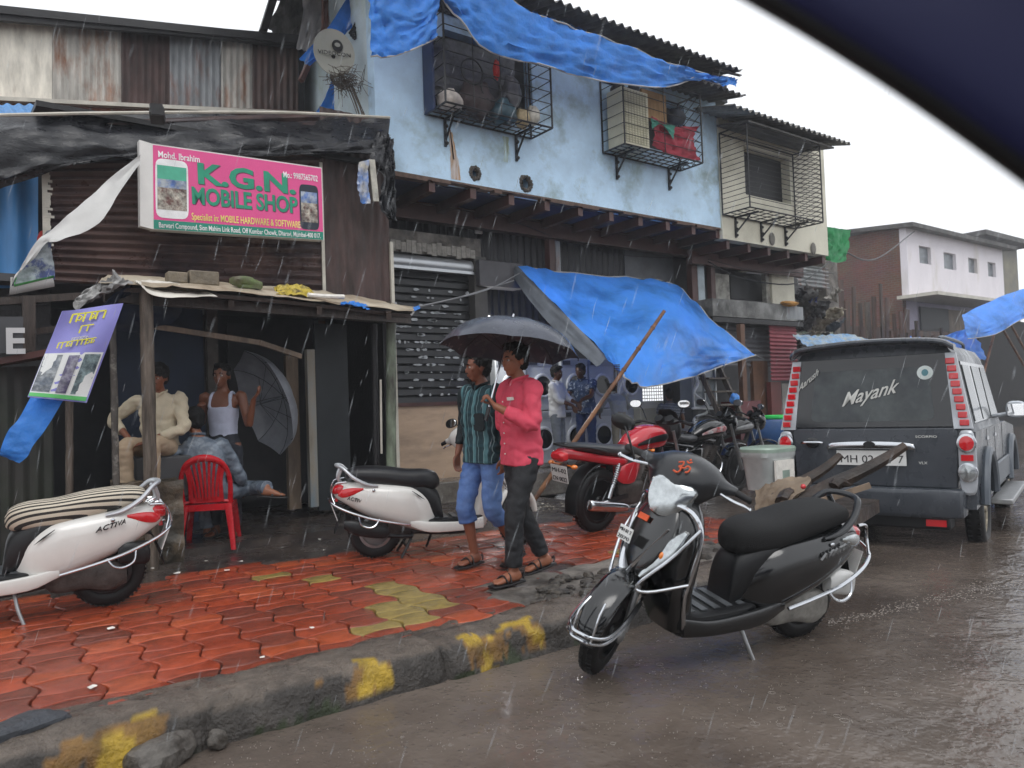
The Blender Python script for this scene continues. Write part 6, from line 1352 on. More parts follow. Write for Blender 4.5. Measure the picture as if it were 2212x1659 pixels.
mb = MB(); mb.ring_surface([[V((x, y*w_, z)) for y, z in ((.62, .46), (.64, .62), (.64, 1.06), (-.64, 1.06), (-.64, .62), (-.62, .46))] for x, w_ in ((.05, 1), (3.9, 1))]); P('underbody', mb, M_glassd)
mb = MB(); mb.ring_surface([[V((x, y*w_, z+h)) for y, z in ((.90, .55), (.90, 1.0), (.5, 1.10), (-.5, 1.10), (-.90, 1.0), (-.90, .55))] for x, w_, h in ((2.9, .97, .0), (3.7, .93, -.04), (4.2, .88, -.12), (4.3, .7, -.2))]); P('bonnet', mb, M_suv)
for s in (-1, 1):
    ol = [(.02, .45), (.32, .45)]
    for cx in (.80, 3.45):
        for k in range(11): a = pi-k*pi/10; ol.append((cx+.46*cos(a), max(.45, .40+.46*sin(a))))
    ol += [(4.1, .45), (4.2, .8), (4.1, 1.0), (2.9, 1.09), (.02, 1.09)]
    mb = MB(); n = len(ol); vs = [V((x, s*(.90 if z > .55 else .88), z)) for x, z in ol]+[V((x, s*.80, z)) for x, z in ol]
    mb.add(vs, [list(range(n)), list(range(2*n-1, n-1, -1))]+[(i, n+i, n+(i+1) % n, (i+1) % n) for i in range(n)]); P('side_panel', mb, M_suv, smooth=25)
    for cx in (.80, 3.45):
        mb = MB(); mb.tube([(cx+.49*cos(pi-k*pi/10-.12), s*.92, .40+.49*sin(pi-k*pi/10-.12)) for k in range(10)], .045, n=8, flat=1); P('wheel_arch', mb, M_suvs)
    mb = MB(); mb.box((2.1, s*.98, .40), (1.9, .2, .05)); P('running_board', mb, M_alu, bevel=.01)
    mb = MB(); mb.box((2.1, s*.915, .62), (1.75, .03, .22)); P('side_cladding', mb, M_suvs, bevel=.02)
    # side windows follow the tumblehome
    def sw(x0, x1, z0=1.17, z1=1.66, x2=None, x3=None, ma=M_glass, nm='side_window', pr=.012):
        yy = lambda z: .872-(z-1.14)*.20+pr; mb = MB(); q = [(x0, z0), (x1, z0), (x3 or x1, z1), (x2 or x0+.06, z1)]
        mb.slab([V((x, s*yy(z), z)) for x, z in q], (0, s, .2), .01); return P(nm, mb, ma)
    sw(.30, .82, x2=.36); sw(.98, 1.62); sw(1.74, 2.42, x3=2.25); sw(.25, 2.5, 1.15, 1.69, .32, 2.3, M_glassd, 'window_surround', .006)
    for x in (.92, 1.68): mb = MB(); mb.box((x, s*.902, 1.0), (.15, .02, .03)); P('door_handle', mb, M_chrome)
    for x in (.93, 1.68, 2.5): mb = MB(); mb.box((x, s*.9015, .80), (.008, .004, .56)); P('door_gap', mb, M_glassd)
    mb = MB(); mb.cyl((2.45, s*.86, 1.16), (2.45, s*1.0, 1.18), .02, n=8); mb.loft([((2.37, s*1.06, 1.22), .09, .075), ((2.42, s*1.06, 1.22), .105, .09), ((2.50, s*1.05, 1.22), .07, .06)], n=18, e=3); mr = P('wing_mirror', mb, mat('pale_mirror_shell', 'b5bac0', rough=.25, metal=.3, var=.05))
    mb = MB(); mb.box((2.362, s*1.06, 1.22), (.006, .16, .12)); P('mirror_glass', mb, M_mirr, mr)
    for cx in (.80, 3.45): wheel(g, V((cx, s*.80, .37)), .37, .085, mat('muddy_alloy', '8f8778', rough=.5, metal=.3, var=.5, scale=14), 'spoke', n=6)
    # lamp column up the rear pillar
    pz = lambda z: (.0+max(0, z-1.06)*.17, .885-(max(0, z-1.14))*.20)
    mb = MB(); mb.slab([V((pz(z)[0]-.022, s*(pz(z)[1]-d), z)) for z, d in ((1.12, .155), (1.12, -.0), (1.76, .0), (1.76, .09))], (-1, 0, 0), .05); lp = P('pillar_lamp', mb, mat('silver_lamp_base', 'a9adb2', rough=.3, metal=.3))
    for k in range(9):
        z = 1.17+.065*k; x, y = pz(z); mb = MB(); mb.box((x-.03, s*(y-.06), z), (.03, .078, .050)); P('lamp_segment', mb, M_red, lp, bevel=.006)
    mb = MB(); mb.loft([((-.015, s*.83, .84), .075, .27), ((-.03, s*.83, .84), .07, .25)], n=20, e=4, step=1); lb = P('rear_lamp', mb, mat('silver_lamp_base', 'a9adb2'))
    for z, ma, r_ in ((1.0, M_red, .068), (.76, M_lens, .068)):
        mb = MB(); mb.lathe([(.082, .0), (.08, .02), (.07, .022)], (-.030, s*.83, z), 'x', 24); mb.v = [V((-.06-p.x, p.y, p.z)) for p in mb.v]; P('lamp_ring', mb, M_chrome, lb)
        mb = MB(); mb.lathe([(.07, -.0), (.06, -.018), (.001, -.026)], (-.035, s*.83, z), 'x', 24); P('lamp_lens', mb, ma, lb)
    mb = MB(); mb.box((-.035, s*.83, .88), (.02, .10, .05)); P('lamp_segment', mb, M_red, lb)
# tailgate
mb = MB(); mb.slab([V((-.012+max(0, z-1.06)*.17, y, z)) for y, z in ((-.74, .62), (.74, .62), (.76, 1.09), (.74, 1.13), (-.74, 1.13), (-.76, 1.09))], (-1, 0, 0), .04); tg = P('tailgate', mb, M_suv, bevel=.012)
xg = lambda z, o_=0: max(0, z-1.06)*.17-.016-o_
mb = MB(); mb.slab([V((xg(z), y, z)) for y, z in ((-.745, 1.14), (.745, 1.14), (.665, 1.76), (-.665, 1.76))], (-1, 0, -.17), .03); P('rear_window', mb, M_glassd, tg)
mb = MB(); pts = []
for (cy, cz_, sy, sz) in ((.50, 1.24, 1, -1), (.46, 1.60, 1, 1), (-.46, 1.60, -1, 1), (-.50, 1.24, -1, -1)):
    for k in range(5):
        a = k*pi/8; c_, s_ = (sin(a), -cos(a)) if (sy, sz) == (1, -1) else (cos(a), sin(a)) if (sy, sz) == (1, 1) else (-sin(a), cos(a)) if (sy, sz) == (-1, 1) else (-cos(a), -sin(a))
        pts.append((cy+.07*c_, cz_+.05*s_))
mb.slab([V((xg(z, .003), y, z)) for y, z in pts], (-1, 0, -.17), .002); P('window_pane', mb, M_glass, tg)
xt, yt = V((0, -1, 0)), V((.17, 0, 1)).normalized()
ls = mat('silver_lettering', 'c2c2bd', rough=.4)
def ttext(s, y, z, sz, ma, xd=xt, sx=1.0, shear=0, off=0.0, par=tg, o_=.008): return P('lettering', text_mb(s, sz, (xg(z, o_), y, z), xd, yt, ext=.002, sx=sx, shear=shear, off=off), ma, par, smooth=0)
ttext('Mayank', .27, 1.325, .17, ls, xd=V((.03, -1, .22)), shear=.5, off=.01, o_=.014)
ttext('Aarush', .70, 1.47, .09, ls, xd=V((.06, -1, .75)), shear=.4, off=.008, o_=.012)
mb = MB(); mb.slab([V((xg(1.58, .006)+.17*.06*sin(k*pi/12), -.50+.07*cos(k*pi/12), 1.60+.06*sin(k*pi/12))) for k in range(24)], (-1, 0, -.17), .002); st_ = P('sticker', mb, mat('round_sticker', 'c9d2cf', rough=.4), tg)
mb = MB(); mb.slab([V((xg(1.58, .009)+.17*.03*sin(k*pi/6), -.50+.03*cos(k*pi/6), 1.60+.03*sin(k*pi/6))) for k in range(12)], (-1, 0, -.17), .002); P('emblem', mb, mat('teal_sticker', '4d7f88', rough=.4), st_)
mb = MB(); mb.loft([((-.05, -.40, .93), .02, .02, 3, (1, 0, 0), (0, 0, 1)), ((-.055, -.36, .975), .025, .03, 3, (1, 0, 0), (0, 0, 1)), ((-.055, 0, .985), .028, .036, 3, (1, 0, 0), (0, 0, 1)), ((-.055, .36, .975), .025, .03, 3, (1, 0, 0), (0, 0, 1)), ((-.05, .40, .93), .02, .02, 3, (1, 0, 0), (0, 0, 1))], n=16); P('chrome_bar', mb, M_chrome, tg)
mb = MB(); mb.slab([V((-.088, .055*cos(k*pi/10), .99+.028*sin(k*pi/10))) for k in range(20)], (-1, 0, 0), .004); P('maker_emblem', mb, M_plas, tg)
plate(tg, (-.045, 0, .87), (0, -1, 0), (0, 0, 1), .64, .13, ['MH 02 AY 7'], world=False)
mb = MB(); mb.loft([((-.015, .56, 1.0), .07, .05), ((-.022, .56, 1.0), .05, .035)], n=18, e=2, step=1); P('handle_recess', mb, M_glassd, tg)
mb = MB(); mb.tube([(-.035, .67, 1.0), (-.055, .62, 1.005), (-.055, .50, 1.005), (-.035, .46, 1.0)], .014, n=8); P('tailgate_handle', mb, M_chrome, tg)
ttext('SCORPIO', -.40, 1.045, .028, ls, sx=1.6, o_=-.004); ttext('VLX', -.42, .82, .032, ls, sx=1.3, o_=-.004)
mb = MB(); mb.loft([((.02, -.80, .50), .09, .10, 5, (1, 0, 0), (0, 0, 1)), ((-.08, -.70, .50), .07, .12, 5, (1, 0, 0), (0, 0, 1)), ((-.11, 0, .50), .06, .12, 5, (1, 0, 0), (0, 0, 1)), ((-.08, .70, .50), .07, .12, 5, (1, 0, 0), (0, 0, 1)), ((.02, .80, .50), .09, .10, 5, (1, 0, 0), (0, 0, 1))], n=16); P('rear_bumper', mb, M_suv)
mb = MB(); mb.box((-.02, 0, .60), (.10, 1.55, .035)); P('bumper_step', mb, M_suvs, bevel=.01)
mb = MB(); mb.box((.05, 0, .34), (.3, 1.35, .12)); P('bumper_apron', mb, M_plas, bevel=.02)
mb = MB(); mb.box((-.11, -.56, .34), (.02, .17, .055)); P('reflector', mb, M_red)
mb = MB(); mb.loft([((.08, -.76, 1.80), .09, .03, 3, (1, 0, 0), (0, 0, 1)), ((.03, -.6, 1.86), .12, .03, 3, (1, 0, 0), (0, 0, 1)), ((.02, 0, 1.89), .12, .028, 3, (1, 0, 0), (0, 0, 1)), ((.03, .6, 1.86), .12, .03, 3, (1, 0, 0), (0, 0, 1)), ((.08, .76, 1.80), .09, .03, 3, (1, 0, 0), (0, 0, 1))], n=14); P('roof_spoiler', mb, M_suv)
for s in (-1, 1): mb = MB(); mb.tube([(.35, s*.60, 1.88), (.5, s*.60, 1.92), (1.9, s*.60, 1.92), (2.1, s*.60, 1.87)], .016, n=6); P('roof_rail', mb, M_suvs)

# ---- handcart and tub beyond the black scooter
M_oldwood = mat('wet_old_timber', '211a16', rough=.45, var=.4, scale=6, col2='3a2c22', mscale=4, bump=.4, bscale=30, rvar=.12)
g = thing('handcart', V((5.4, 3.2, 0)), 'old wooden handcart with two dark shafts pointing up behind the black scooter', 'handcart')
def beam(a_, b_, w_, h_, ma, nm='shaft'): mb = MB(); P_ = [a_.lerp(b_, i/6) for i in range(7)]; mb.tube([p+V((0, 0, .02*sin(i))) for i, p in enumerate(P_)], [w_, w_*1.1, w_*.95, w_, w_*.9, w_*.8, w_*.6], n=8, flat=h_); return obj(nm, mb, ma, g)
beam(PX(1660, 1125, 4.9), PX(1955, 962, 5.7), .062, .9, M_oldwood); beam(PX(1655, 1100, 5.3), PX(1815, 982, 5.9), .055, .9, M_oldwood)
beam(PX(1690, 1085, 5.0), PX(1745, 1040, 5.6), .06, .8, M_oldwood, 'crosspiece'); beam(PX(1800, 1050, 5.2), PX(1840, 1035, 5.4), .04, .8, M_oldwood, 'crosspiece')
q0, q1 = PX(1640, 1130, 4.9), PX(1830, 1130, 4.9); q0.z = q1.z = .52
mb = MB(); mb.slab([q0, q1, q1+V((1.0, .3, 0)), q0+V((1.0, .3, 0))], (0, 0, 1), .10); obj('bed', mb, M_oldwood, g)
c_ = V((5.3, PX(1690, 1130, 5.3).y, .31)); mb = MB(); mb.torus(c_, .29, .03, axis='y', n=30, k=8)
for k in range(10): a = k*pi/5; mb.bar(c_, c_+V((.28*cos(a), 0, .28*sin(a))), .025, .025, up=(0, 1, 0))
obj('cart_wheel', mb, M_oldwood, g)
mb = MB(); mb.bar(PX(1775, 1082, 4.8), PX(1880, 1048, 5.0), .02, .04); obj('batten', mb, M_tan, g)
mb = MB(); mb.ball(PX(1735, 1051, 5.0), .02, n=10, k=6); obj('red_lamp', mb, M_red, g)
tarp('sackcloth', [[PX(1632, 1062, 5.2), PX(1680, 1035, 5.4), PX(1745, 1025, 5.6)], [PX(1632, 1100, 5.0), PX(1680, 1072, 5.1), PX(1750, 1042, 5.2)], [PX(1640, 1140, 4.8), PX(1670, 1120, 4.8), PX(1700, 1090, 4.9)]], mat('tan_sackcloth', '8f7f6c', rough=.7, var=.3, scale=6, col2='5a4a3a', mscale=3, bump=.3), 'tan sackcloth spread over the front of the handcart', 'sackcloth', amp=.03, fs=2, seed=6)
g = thing('plastic_tub', PX(1660, 1058, 5.9), 'translucent greenish plastic tub with white sheets inside, standing by the handcart', 'tub')
tc_ = PX(1662, 1056, 5.9); mb = MB(); rz = []
for z, s in ((0, .92), (.24, 1.1), (.26, 1.18), (.30, 1.2)): rz.append([tc_+V((.20*s*spow(cos(t), .5), .15*s*spow(sin(t), .5), z*1.15)) for t in [k*2*pi/32 for k in range(32)]])
mb.ring_surface(rz); obj('body', mb, mat('frosted_plastic', 'b9bdbb', rough=.25, var=.2, scale=4, trans=.15), g)
mb = MB(); mb.ring_surface([[tc_+V((.21*s*spow(cos(t), .5), .16*s*spow(sin(t), .5), z*1.15)) for t in [k*2*pi/32 for k in range(32)]] for z, s in ((.295, 1.14), (.32, 1.16), (.335, 1.1))]); obj('lid', mb, mat('pale_green_lid', '93a598', rough=.3, var=.2), g)
mb = MB(); mb.box2(tc_+V((-.15, -.185, .03)), tc_+V((.12, -.165, .27))); obj('paper', mb, M_paper, g)
mb = MB(); mb.box2(tc_+V((-.06, -.19, .10)), tc_+V((.04, -.185, .18))); obj('label', mb, mat('grey_green_label', '8a9a90', rough=.5), g)
# ================================================================ people
def fuse(mb, vox, it=6, disp=None):
    """one continuous skin from overlapping volumes"""
    me = bpy.data.meshes.new('fuse'); me.from_pydata([tuple(p) for p in mb.v], [], mb.f)
    bm = bmesh.new(); bm.from_mesh(me); bmesh.ops.recalc_face_normals(bm, faces=bm.faces); bm.to_mesh(me); bm.free()
    o = bpy.data.objects.new('fuse', me); COL.objects.link(o)
    r = o.modifiers.new('r', 'REMESH'); r.mode = 'VOXEL'; r.voxel_size = vox; r.use_smooth_shade = True
    s = o.modifiers.new('s', 'SMOOTH'); s.factor = .5; s.iterations = it
    dg = bpy.context.evaluated_depsgraph_get(); dg.update(); m2 = bpy.data.meshes.new_from_object(o.evaluated_get(dg))
    bpy.data.objects.remove(o); bpy.data.meshes.remove(me)
    if disp:
        co = [v.co.copy() for v in m2.vertices]; nr = [v.normal.copy() for v in m2.vertices]
        for v, c, n in zip(m2.vertices, co, nr): v.co = c+n*disp(c)
    m2.shade_smooth(); return m2
def skin_mat(c): return mat('skin_'+c, c, rough=.45, var=.10, scale=9)
FW, LF_, UPV = V((1, 0, 0)), V((0, 1, 0)), V((0, 0, 1))
def frame(f, up=UPV):
    f = V(f).normalized(); l = V(up).cross(f).normalized(); return f, l, f.cross(l)
def head_mb(mb, c, f, up=UPV):
    f, l, u = frame(f, up); Q = Matrix((f, l, u)).transposed().to_4x4(); Q.translation = V(c); old = mb.M; mb.M = old @ Q
    mb.ball((-.012, 0, .035), (.094, .074, .088), 22, 14); mb.ball((.022, 0, -.02), (.064, .060, .078), 18, 12)
    mb.ball((.030, 0, -.078), (.043, .038, .030), 14, 9); mb.ball((.052, 0, -.092), (.020, .022, .016), 12, 7)
    mb.ball((.079, 0, .022), (.012, .045, .012), 12, 6)
    mb.loft([((.080, 0, .022), .007, .007), ((.092, 0, -.005), .009, .010), ((.104, 0, -.022), .013, .011), ((.092, 0, -.034), .014, .008)], n=12, e=2)
    mb.ball((.083, 0, -.052), (.010, .022, .006), 12, 6); mb.ball((.080, 0, -.063), (.011, .018, .007), 12, 6)
    for s in (-1, 1): mb.ball((.050, s*.043, -.012), (.026, .018, .022), 10, 7); mb.ball((-.012, s*.076, -.005), (.018, .009, .030), 10, 8)
    mb.M = old
def hand_mb(mb, w, d, pn, side=1, curl=.35, grip=False, k=1.0):
    """w wrist, d finger direction, pn palm normal (the way the palm faces); thumb leaves the side"""
    d = V(d).normalized(); pn = V(pn); pn = (pn-d*pn.dot(d)).normalized(); s = d.cross(pn)*side
    w = V(w); a = w+d*.012*k
    mb.loft([(w-d*.01, .020*k, .018*k, 2.5, s, pn), (w+d*.03*k, .033*k, .014*k, 2.5, s, pn), (w+d*.075*k, .039*k, .013*k, 2.8, s, pn), (w+d*.092*k, .036*k, .011*k, 2.8, s, pn)], n=14)
    for i, (o, ln) in enumerate(((.030, .070), (.010, .078), (-.010, .073), (-.029, .058))):
        p = w+d*.085*k+s*o*k; c = curl*(1+.12*i); P = [p-d*.02*k, p]; dd = d.copy(); 
        for q in (.45, .32, .25):
            dd = (dd*cos(c)+pn*sin(c)).normalized() if q == .45 else (Matrix.Rotation(-c*1.1 if (d.cross(pn)).dot(d.cross(pn)) and False else 0, 3, s) @ dd)
            e = c*(1.3 if q != .45 else 0); n2 = (pn-dd*pn.dot(dd)); n2 = n2.normalized() if n2.length > .05 else -d
            dd = (dd*cos(e)+n2*sin(e)).normalized(); P.append(P[-1]+dd*ln*q*k)
        mb.tube(P, [.0095*k, .0092*k, .0088*k, .0080*k, .0068*k], n=8, step=2)
    th = [w+d*.02*k+s*.022*k, w+d*.045*k+s*.045*k+pn*.012*k, w+d*.075*k+s*.052*k+pn*.022*k+(pn*.02-s*.012 if grip else V((0, 0, 0))), w+d*.095*k+s*.050*k+pn*.028*k+(pn*.02-s*.03 if grip else V((0, 0, 0)))]
    mb.tube(th, [.013*k, .0115*k, .0095*k, .0075*k], n=8, step=3)
def foot_mb(mb, an, f, k=1.0, pitch=0):
    f = V(f).normalized(); u = V((0, 0, 1)); l = u.cross(f).normalized(); f = (f*cos(pitch)-u*sin(pitch)); u = f.cross(l); a = V(an)
    mb.loft([(a-f*.055-u*.045, .022, .025, 2.3, l, u), (a-f*.02-u*.035, .034, .045, 2.4, l, u), (a+f*.05-u*.045, .036, .034, 2.4, l, u), (a+f*.12-u*.060, .045, .020, 2.6, l, u), (a+f*.155-u*.066, .044, .014, 2.8, l, u)], n=14)
    for i in range(5): p = a+f*(.150-.006*abs(i-1)*1.5)-u*.066+l*(.034-.017*i); mb.tube([p-f*.02, p+f*.028], [.011 if i == 0 else .009, .008], n=7, smooth=False)
def person(S):
    J = {k: V(v) for k, v in S['J'].items()}; vx = S.get('vox', .007); sk = skin_mat(S['skin'])
    g = thing('person', S['loc'], S['label'], 'person', rot=(0, 0, S['hd']), scale=S.get('scale', 1)); T = S.get('torso', {})
    sf, sl, su = frame(T.get('f', (1, 0, 0))); pf, pl, pu = frame(T.get('pf', (1, 0, 0)))
    bw = S.get('bw', 1.0)
    pel, che, nek, hd = J['pelvis'], J['chest'], J['neck'], J['head']
    def torso(mb, k, top=True):
        st = [(pel-V((0, 0, .06)), .125*bw*k, .09*k, 2.4, pl, pf), (pel, .155*bw*k, .105*k, 2.5, pl, pf), (pel.lerp(che, .35), .140*bw*k, .10*bw*k, 2.5, pl.lerp(sl, .4), pf.lerp(sf, .4)), (che, .165*bw*k, .112*k, 2.5, sl, sf), (che.lerp(nek, .62), .165*k, .088*k, 2.4, sl, sf), (che.lerp(nek, .9), .095*k, .065*k, 2.2, sl, sf)]
        if top: st += [(nek+(nek-che)*.12, .052, .056, 2, sl, sf), (hd-V((0, 0, .06)), .048, .052, 2, sl, sf)]
        mb.loft(st, n=22, step=3)
    mb = MB(); torso(mb, .93); head_mb(mb, hd, S['face'], S.get('hup', UPV))
    for s, q in ((1, 'l'), (-1, 'r')):
        sh, el, wr = J['sh_'+q], J['el_'+q], J['wr_'+q]
        mb.tube([sh.lerp(che, .15), sh, sh.lerp(el, .4), el, el.lerp(wr, .35), wr], [.045, .050, .045, .037, .038, .025], n=12)
        hd_ = S['hand'+q]; hand_mb(mb, wr, hd_[0], hd_[1], hd_[2], hd_[3], len(hd_) > 4)
        hp, kn, an = J['hip_'+q], J['kn_'+q], J['an_'+q]
        mb.tube([hp+V((0, 0, .03)), hp.lerp(kn, .3), kn, kn.lerp(an, .3), kn.lerp(an, .75), an], [.078, .078, .052, .052, .036, .036], n=14); foot_mb(mb, an, S['foot'+q], pitch=S.get('pitch'+q, 0))
    obj('body', fuse(mb, vx, 5), sk, g, world=False)
    # hair
    hf, hl_, hu = frame(S['face'], S.get('hup', UPV)); Q = Matrix((hf, hl_, hu)).transposed().to_4x4(); Q.translation = hd
    mb = MB(); mb.M = Q; h = S.get('hair', 1.0)
    mb.ball((-.024, 0, .055), (.097*h, .083*h, .086*h), 22, 14); mb.ball((-.055, 0, .0), (.055*h, .070*h, .075), 16, 10); mb.ball((.040, 0, .105), (.050*h, .055*h, .030), 14, 8)
    for s in (-1, 1): mb.ball((-.008, s*.070, .030), (.035, .014, .040), 10, 7)
    obj('hair', fuse(mb, max(vx, .007), 2, lambda c: .008*noise.noise(c*38)+.006*noise.noise(c*80)), mat('black_hair', '070607', rough=.85, var=.3, scale=40, bump=.6, bscale=120), g, world=False)
    if S.get('moustache'):
        mb = MB(); mb.M = Q; mb.tube([(.086, .026, -.047), (.096, .012, -.040), (.098, 0, -.041), (.096, -.012, -.040), (.086, -.026, -.047)], [.003, .006, .006, .006, .003], n=7, flat=.8)
        if S['moustache'] > 1: mb.ball((.068, 0, -.098), (.016, .022, .016), 10, 7)
        obj('moustache', mb, mat('black_hair', '141213'), g, world=False)
    for s in (-1, 1):
        mb = MB(); mb.M = Q; mb.ball((.073, s*.030, .005), (.010, .013, .0075), 10, 7); e_ = obj('eye', mb, mat('eye_white', 'b9b2aa', rough=.2, var=0), g, world=False)
        mb = MB(); mb.M = Q; mb.ball((.082, s*.029, .005), (.003, .0062, .0062), 8, 6); obj('iris', mb, M_ink, e_, world=False)
        mb = MB(); mb.M = Q; mb.tube([(.078, s*.046, .026), (.088, s*.030, .031), (.089, s*.014, .027)], [.003, .005, .004], n=6); obj('eyebrow', mb, mat('black_hair', '141213'), g, world=False)
    # shirt
    mb = MB(); tk = S.get('tk', 1.10); hem = S.get('hem', .12)
    if not S.get('vest'):
        st = [(pel-V((0, 0, hem)), .172*bw, .132*bw, 2.5, pl, pf), (pel, .170*bw*tk*.93, .125*bw, 2.5, pl, pf), (pel.lerp(che, .35), .158*bw, .122*bw, 2.5, pl.lerp(sl, .4), pf.lerp(sf, .4)), (che, .182*bw, .128, 2.5, sl, sf), (che.lerp(nek, .60), .182, .102, 2.4, sl, sf), (che.lerp(nek, .90), .115, .078, 2.2, sl, sf), (nek+(nek-che)*.05, .068, .068, 2.0, sl, sf)]
        mb.loft(st, n=24, step=3)
        for q in 'lr':
            sh, el, wr = J['sh_'+q], J['el_'+q], J['wr_'+q]; e2 = S.get('sleeve', .85); r_ = S.get('sr', 1.0)
            if e2 > .5: k = (e2-.5)*2; mb.tube([sh.lerp(che, .18), sh, sh.lerp(el, .5), el, el.lerp(wr, k*.5), el.lerp(wr, k)], [.060*r_, .066*r_, .062*r_, .055*r_, .050*r_, .046*r_], n=14)
            else: mb.tube([sh.lerp(che, .18), sh, sh.lerp(el, e2*2)], [.060*r_, .066*r_, .070*r_], n=14)
    else:
        mb.loft([(pel-V((0, 0, hem)), .155*bw, .115, 2.5, pl, pf), (pel.lerp(che, .35), .146*bw, .112, 2.5, pl, pf), (che, .165*bw, .118, 2.5, sl, sf), (che.lerp(nek, .22), .150*bw, .112, 2.6, sl, sf)], n=24, step=3)
        for s in (-1, 1): mb.tube([che.lerp(nek, .2)+sl*s*.105+sf*.085, che.lerp(nek, .75)+sl*s*.095+sf*.055, che.lerp(nek, .92)+sl*s*.092, che.lerp(nek, .75)+sl*s*.095-sf*.06, che.lerp(nek, .2)+sl*s*.10-sf*.09], .020, n=8)
    wr_ = S.get('wr', .010); ax = che-pel
    def fold(c):
        q = c*V((1, 1, 1)).x if False else c; return wr_*(abs(noise.noise(V((q.x*7, q.y*7, q.z*11))))*1.6-.45)+wr_*.5*noise.noise(q*22)
    so = obj('shirt', fuse(mb, max(vx, .008), 4, fold), S['shirt'], g, world=False)
    if not S.get('vest'):
        mb = MB(); c0 = nek+(nek-che)*.06
        for s in (-1, 1): mb.tube([c0+sf*.070-su*.055+sl*s*.004, c0+sf*.072-su*.015+sl*s*.032, c0+sl*s*.064+su*.012, c0-sf*.055+sl*s*.03+su*.022, c0-sf*.062+su*.022], [.010, .017, .015, .013, .013], n=8, flat=.5)
        obj('collar', mb, S.get('collar', S['shirt']), so, world=False)
    if S.get('buttons'):
        mb = MB()
        for k in range(6): p = pel.lerp(che.lerp(nek, .5), -.12+.2*k); mb.ball(p+sf*.137*S.get('bz', 1), (.006, .006, .006), 8, 5)
        obj('buttons', mb, M_paper, so, world=False)
    # trousers
    mb = MB(); mb.loft([(pel+V((0, 0, .05)), .152*bw, .112, 2.5, pl, pf), (pel-V((0, 0, .02)), .162*bw, .122, 2.5, pl, pf), (pel-V((0, 0, .09)), .155, .115, 2.5, pl, pf), (pel-V((0, 0, .14)), .12, .09, 2.5, pl, pf)], n=22)
    for q in 'lr':
        hp, kn, an = J['hip_'+q], J['kn_'+q], J['an_'+q]; tl = S.get('tl', 1.0); tr = S.get('tr', 1.0)
        if tl >= 1: mb.tube([hp, hp.lerp(kn, .35), kn, kn.lerp(an, .4), an.lerp(kn, .05)], [.094*tr, .090*tr, .070*tr, .066*tr, .060*tr], n=16)
        else: mb.tube([hp, hp.lerp(kn, .35), kn, kn.lerp(an, tl), kn.lerp(an, tl+.08)], [.094, .090, .074, .070, .074], n=16)
    obj('trousers', fuse(mb, max(vx, .008), 4, lambda c: .008*(abs(noise.noise(V((c.x*8, c.y*8, c.z*16))))*1.5-.4)+.004*noise.noise(c*20)), S['trousers'], g, world=False)
    # sandals
    for q in 'lr':
        an = J['an_'+q]; f = V(S['foot'+q]).normalized(); l = UPV.cross(f).normalized(); p_ = S.get('pitch'+q, 0); f = f*cos(p_)-UPV*sin(p_); u = f.cross(l)
        mb = MB(); mb.loft([(an-f*.085-u*.085, .025, .010, 3, l, u), (an-f*.03-u*.085, .038, .011, 3, l, u), (an+f*.06-u*.087, .044, .011, 3, l, u), (an+f*.15-u*.088, .052, .011, 3, l, u), (an+f*.195-u*.088, .035, .009, 3, l, u)], n=16)
        if S.get('shoe'): mb.loft([(an-f*.08-u*.06, .034, .035, 2.6, l, u), (an-f*.01-u*.045, .042, .05, 2.6, l, u), (an+f*.1-u*.062, .048, .028, 2.6, l, u), (an+f*.185-u*.07, .034, .016, 2.6, l, u)], n=16)
        else:
            for (a_, b_) in ((.03, .04), (.085, -.02)): mb.tube([an+f*(a_+b_*.5)-u*.075+l*.045, an+f*(a_+.02)-u*.020+l*.015, an+f*(a_-b_*.5+.04)-u*.075-l*.046], .012, n=7, flat=.5)
            mb.tube([an-f*.06-u*.06+l*.03, an-f*.085-u*.03, an-f*.06-u*.06-l*.03], .007, n=6)
        obj('shoe' if S.get('shoe') else 'sandal', mb, S.get('shoem', mat('black_sandal', '1c1a1b', rough=.4, var=.2)), g, world=False)
    return g, so
def standing(h=.0, **k):
    J = dict(pelvis=(0, 0, .95), chest=(.0, 0, 1.22), neck=(-.005, 0, 1.42), head=(.02, 0, 1.565), sh_l=(0, .185, 1.375), sh_r=(0, -.185, 1.375), el_l=(-.02, .24, 1.10), el_r=(-.02, -.24, 1.10), wr_l=(.04, .25, .86), wr_r=(.04, -.25, .86),
             hip_l=(0, .09, .88), hip_r=(0, -.09, .88), kn_l=(.02, .10, .49), kn_r=(.02, -.10, .49), an_l=(0, .10, .09), an_r=(0, -.10, .09)); J.update(k); return J
M_pink = mat('coral_pink_cotton', 'd2495e', rough=.8, var=.12, scale=5, bump=.35, bscale=16)
M_blkj = mat('charcoal_denim', '1b1c1f', rough=.7, var=.3, scale=6, bump=.3, bscale=20)
M_blj = mat('washed_blue_denim', '5b79ad', rough=.75, var=.3, scale=4, col2='33508c', mscale=3, thr=.55, bump=.3, bscale=20)
M_plaid = mat('teal_plaid_cotton', '1d3940', rough=.8, var=.2, scale=6, bump=.35, bscale=16)
nt = M_plaid.node_tree; N = nt.nodes; L = nt.links; b = N['Principled BSDF']; src = b.inputs['Base Color'].links[0].from_socket
tc = N.new('ShaderNodeTexCoord'); sp = N.new('ShaderNodeSeparateXYZ'); L.new(tc.outputs['Object'], sp.inputs[0]); cur = src
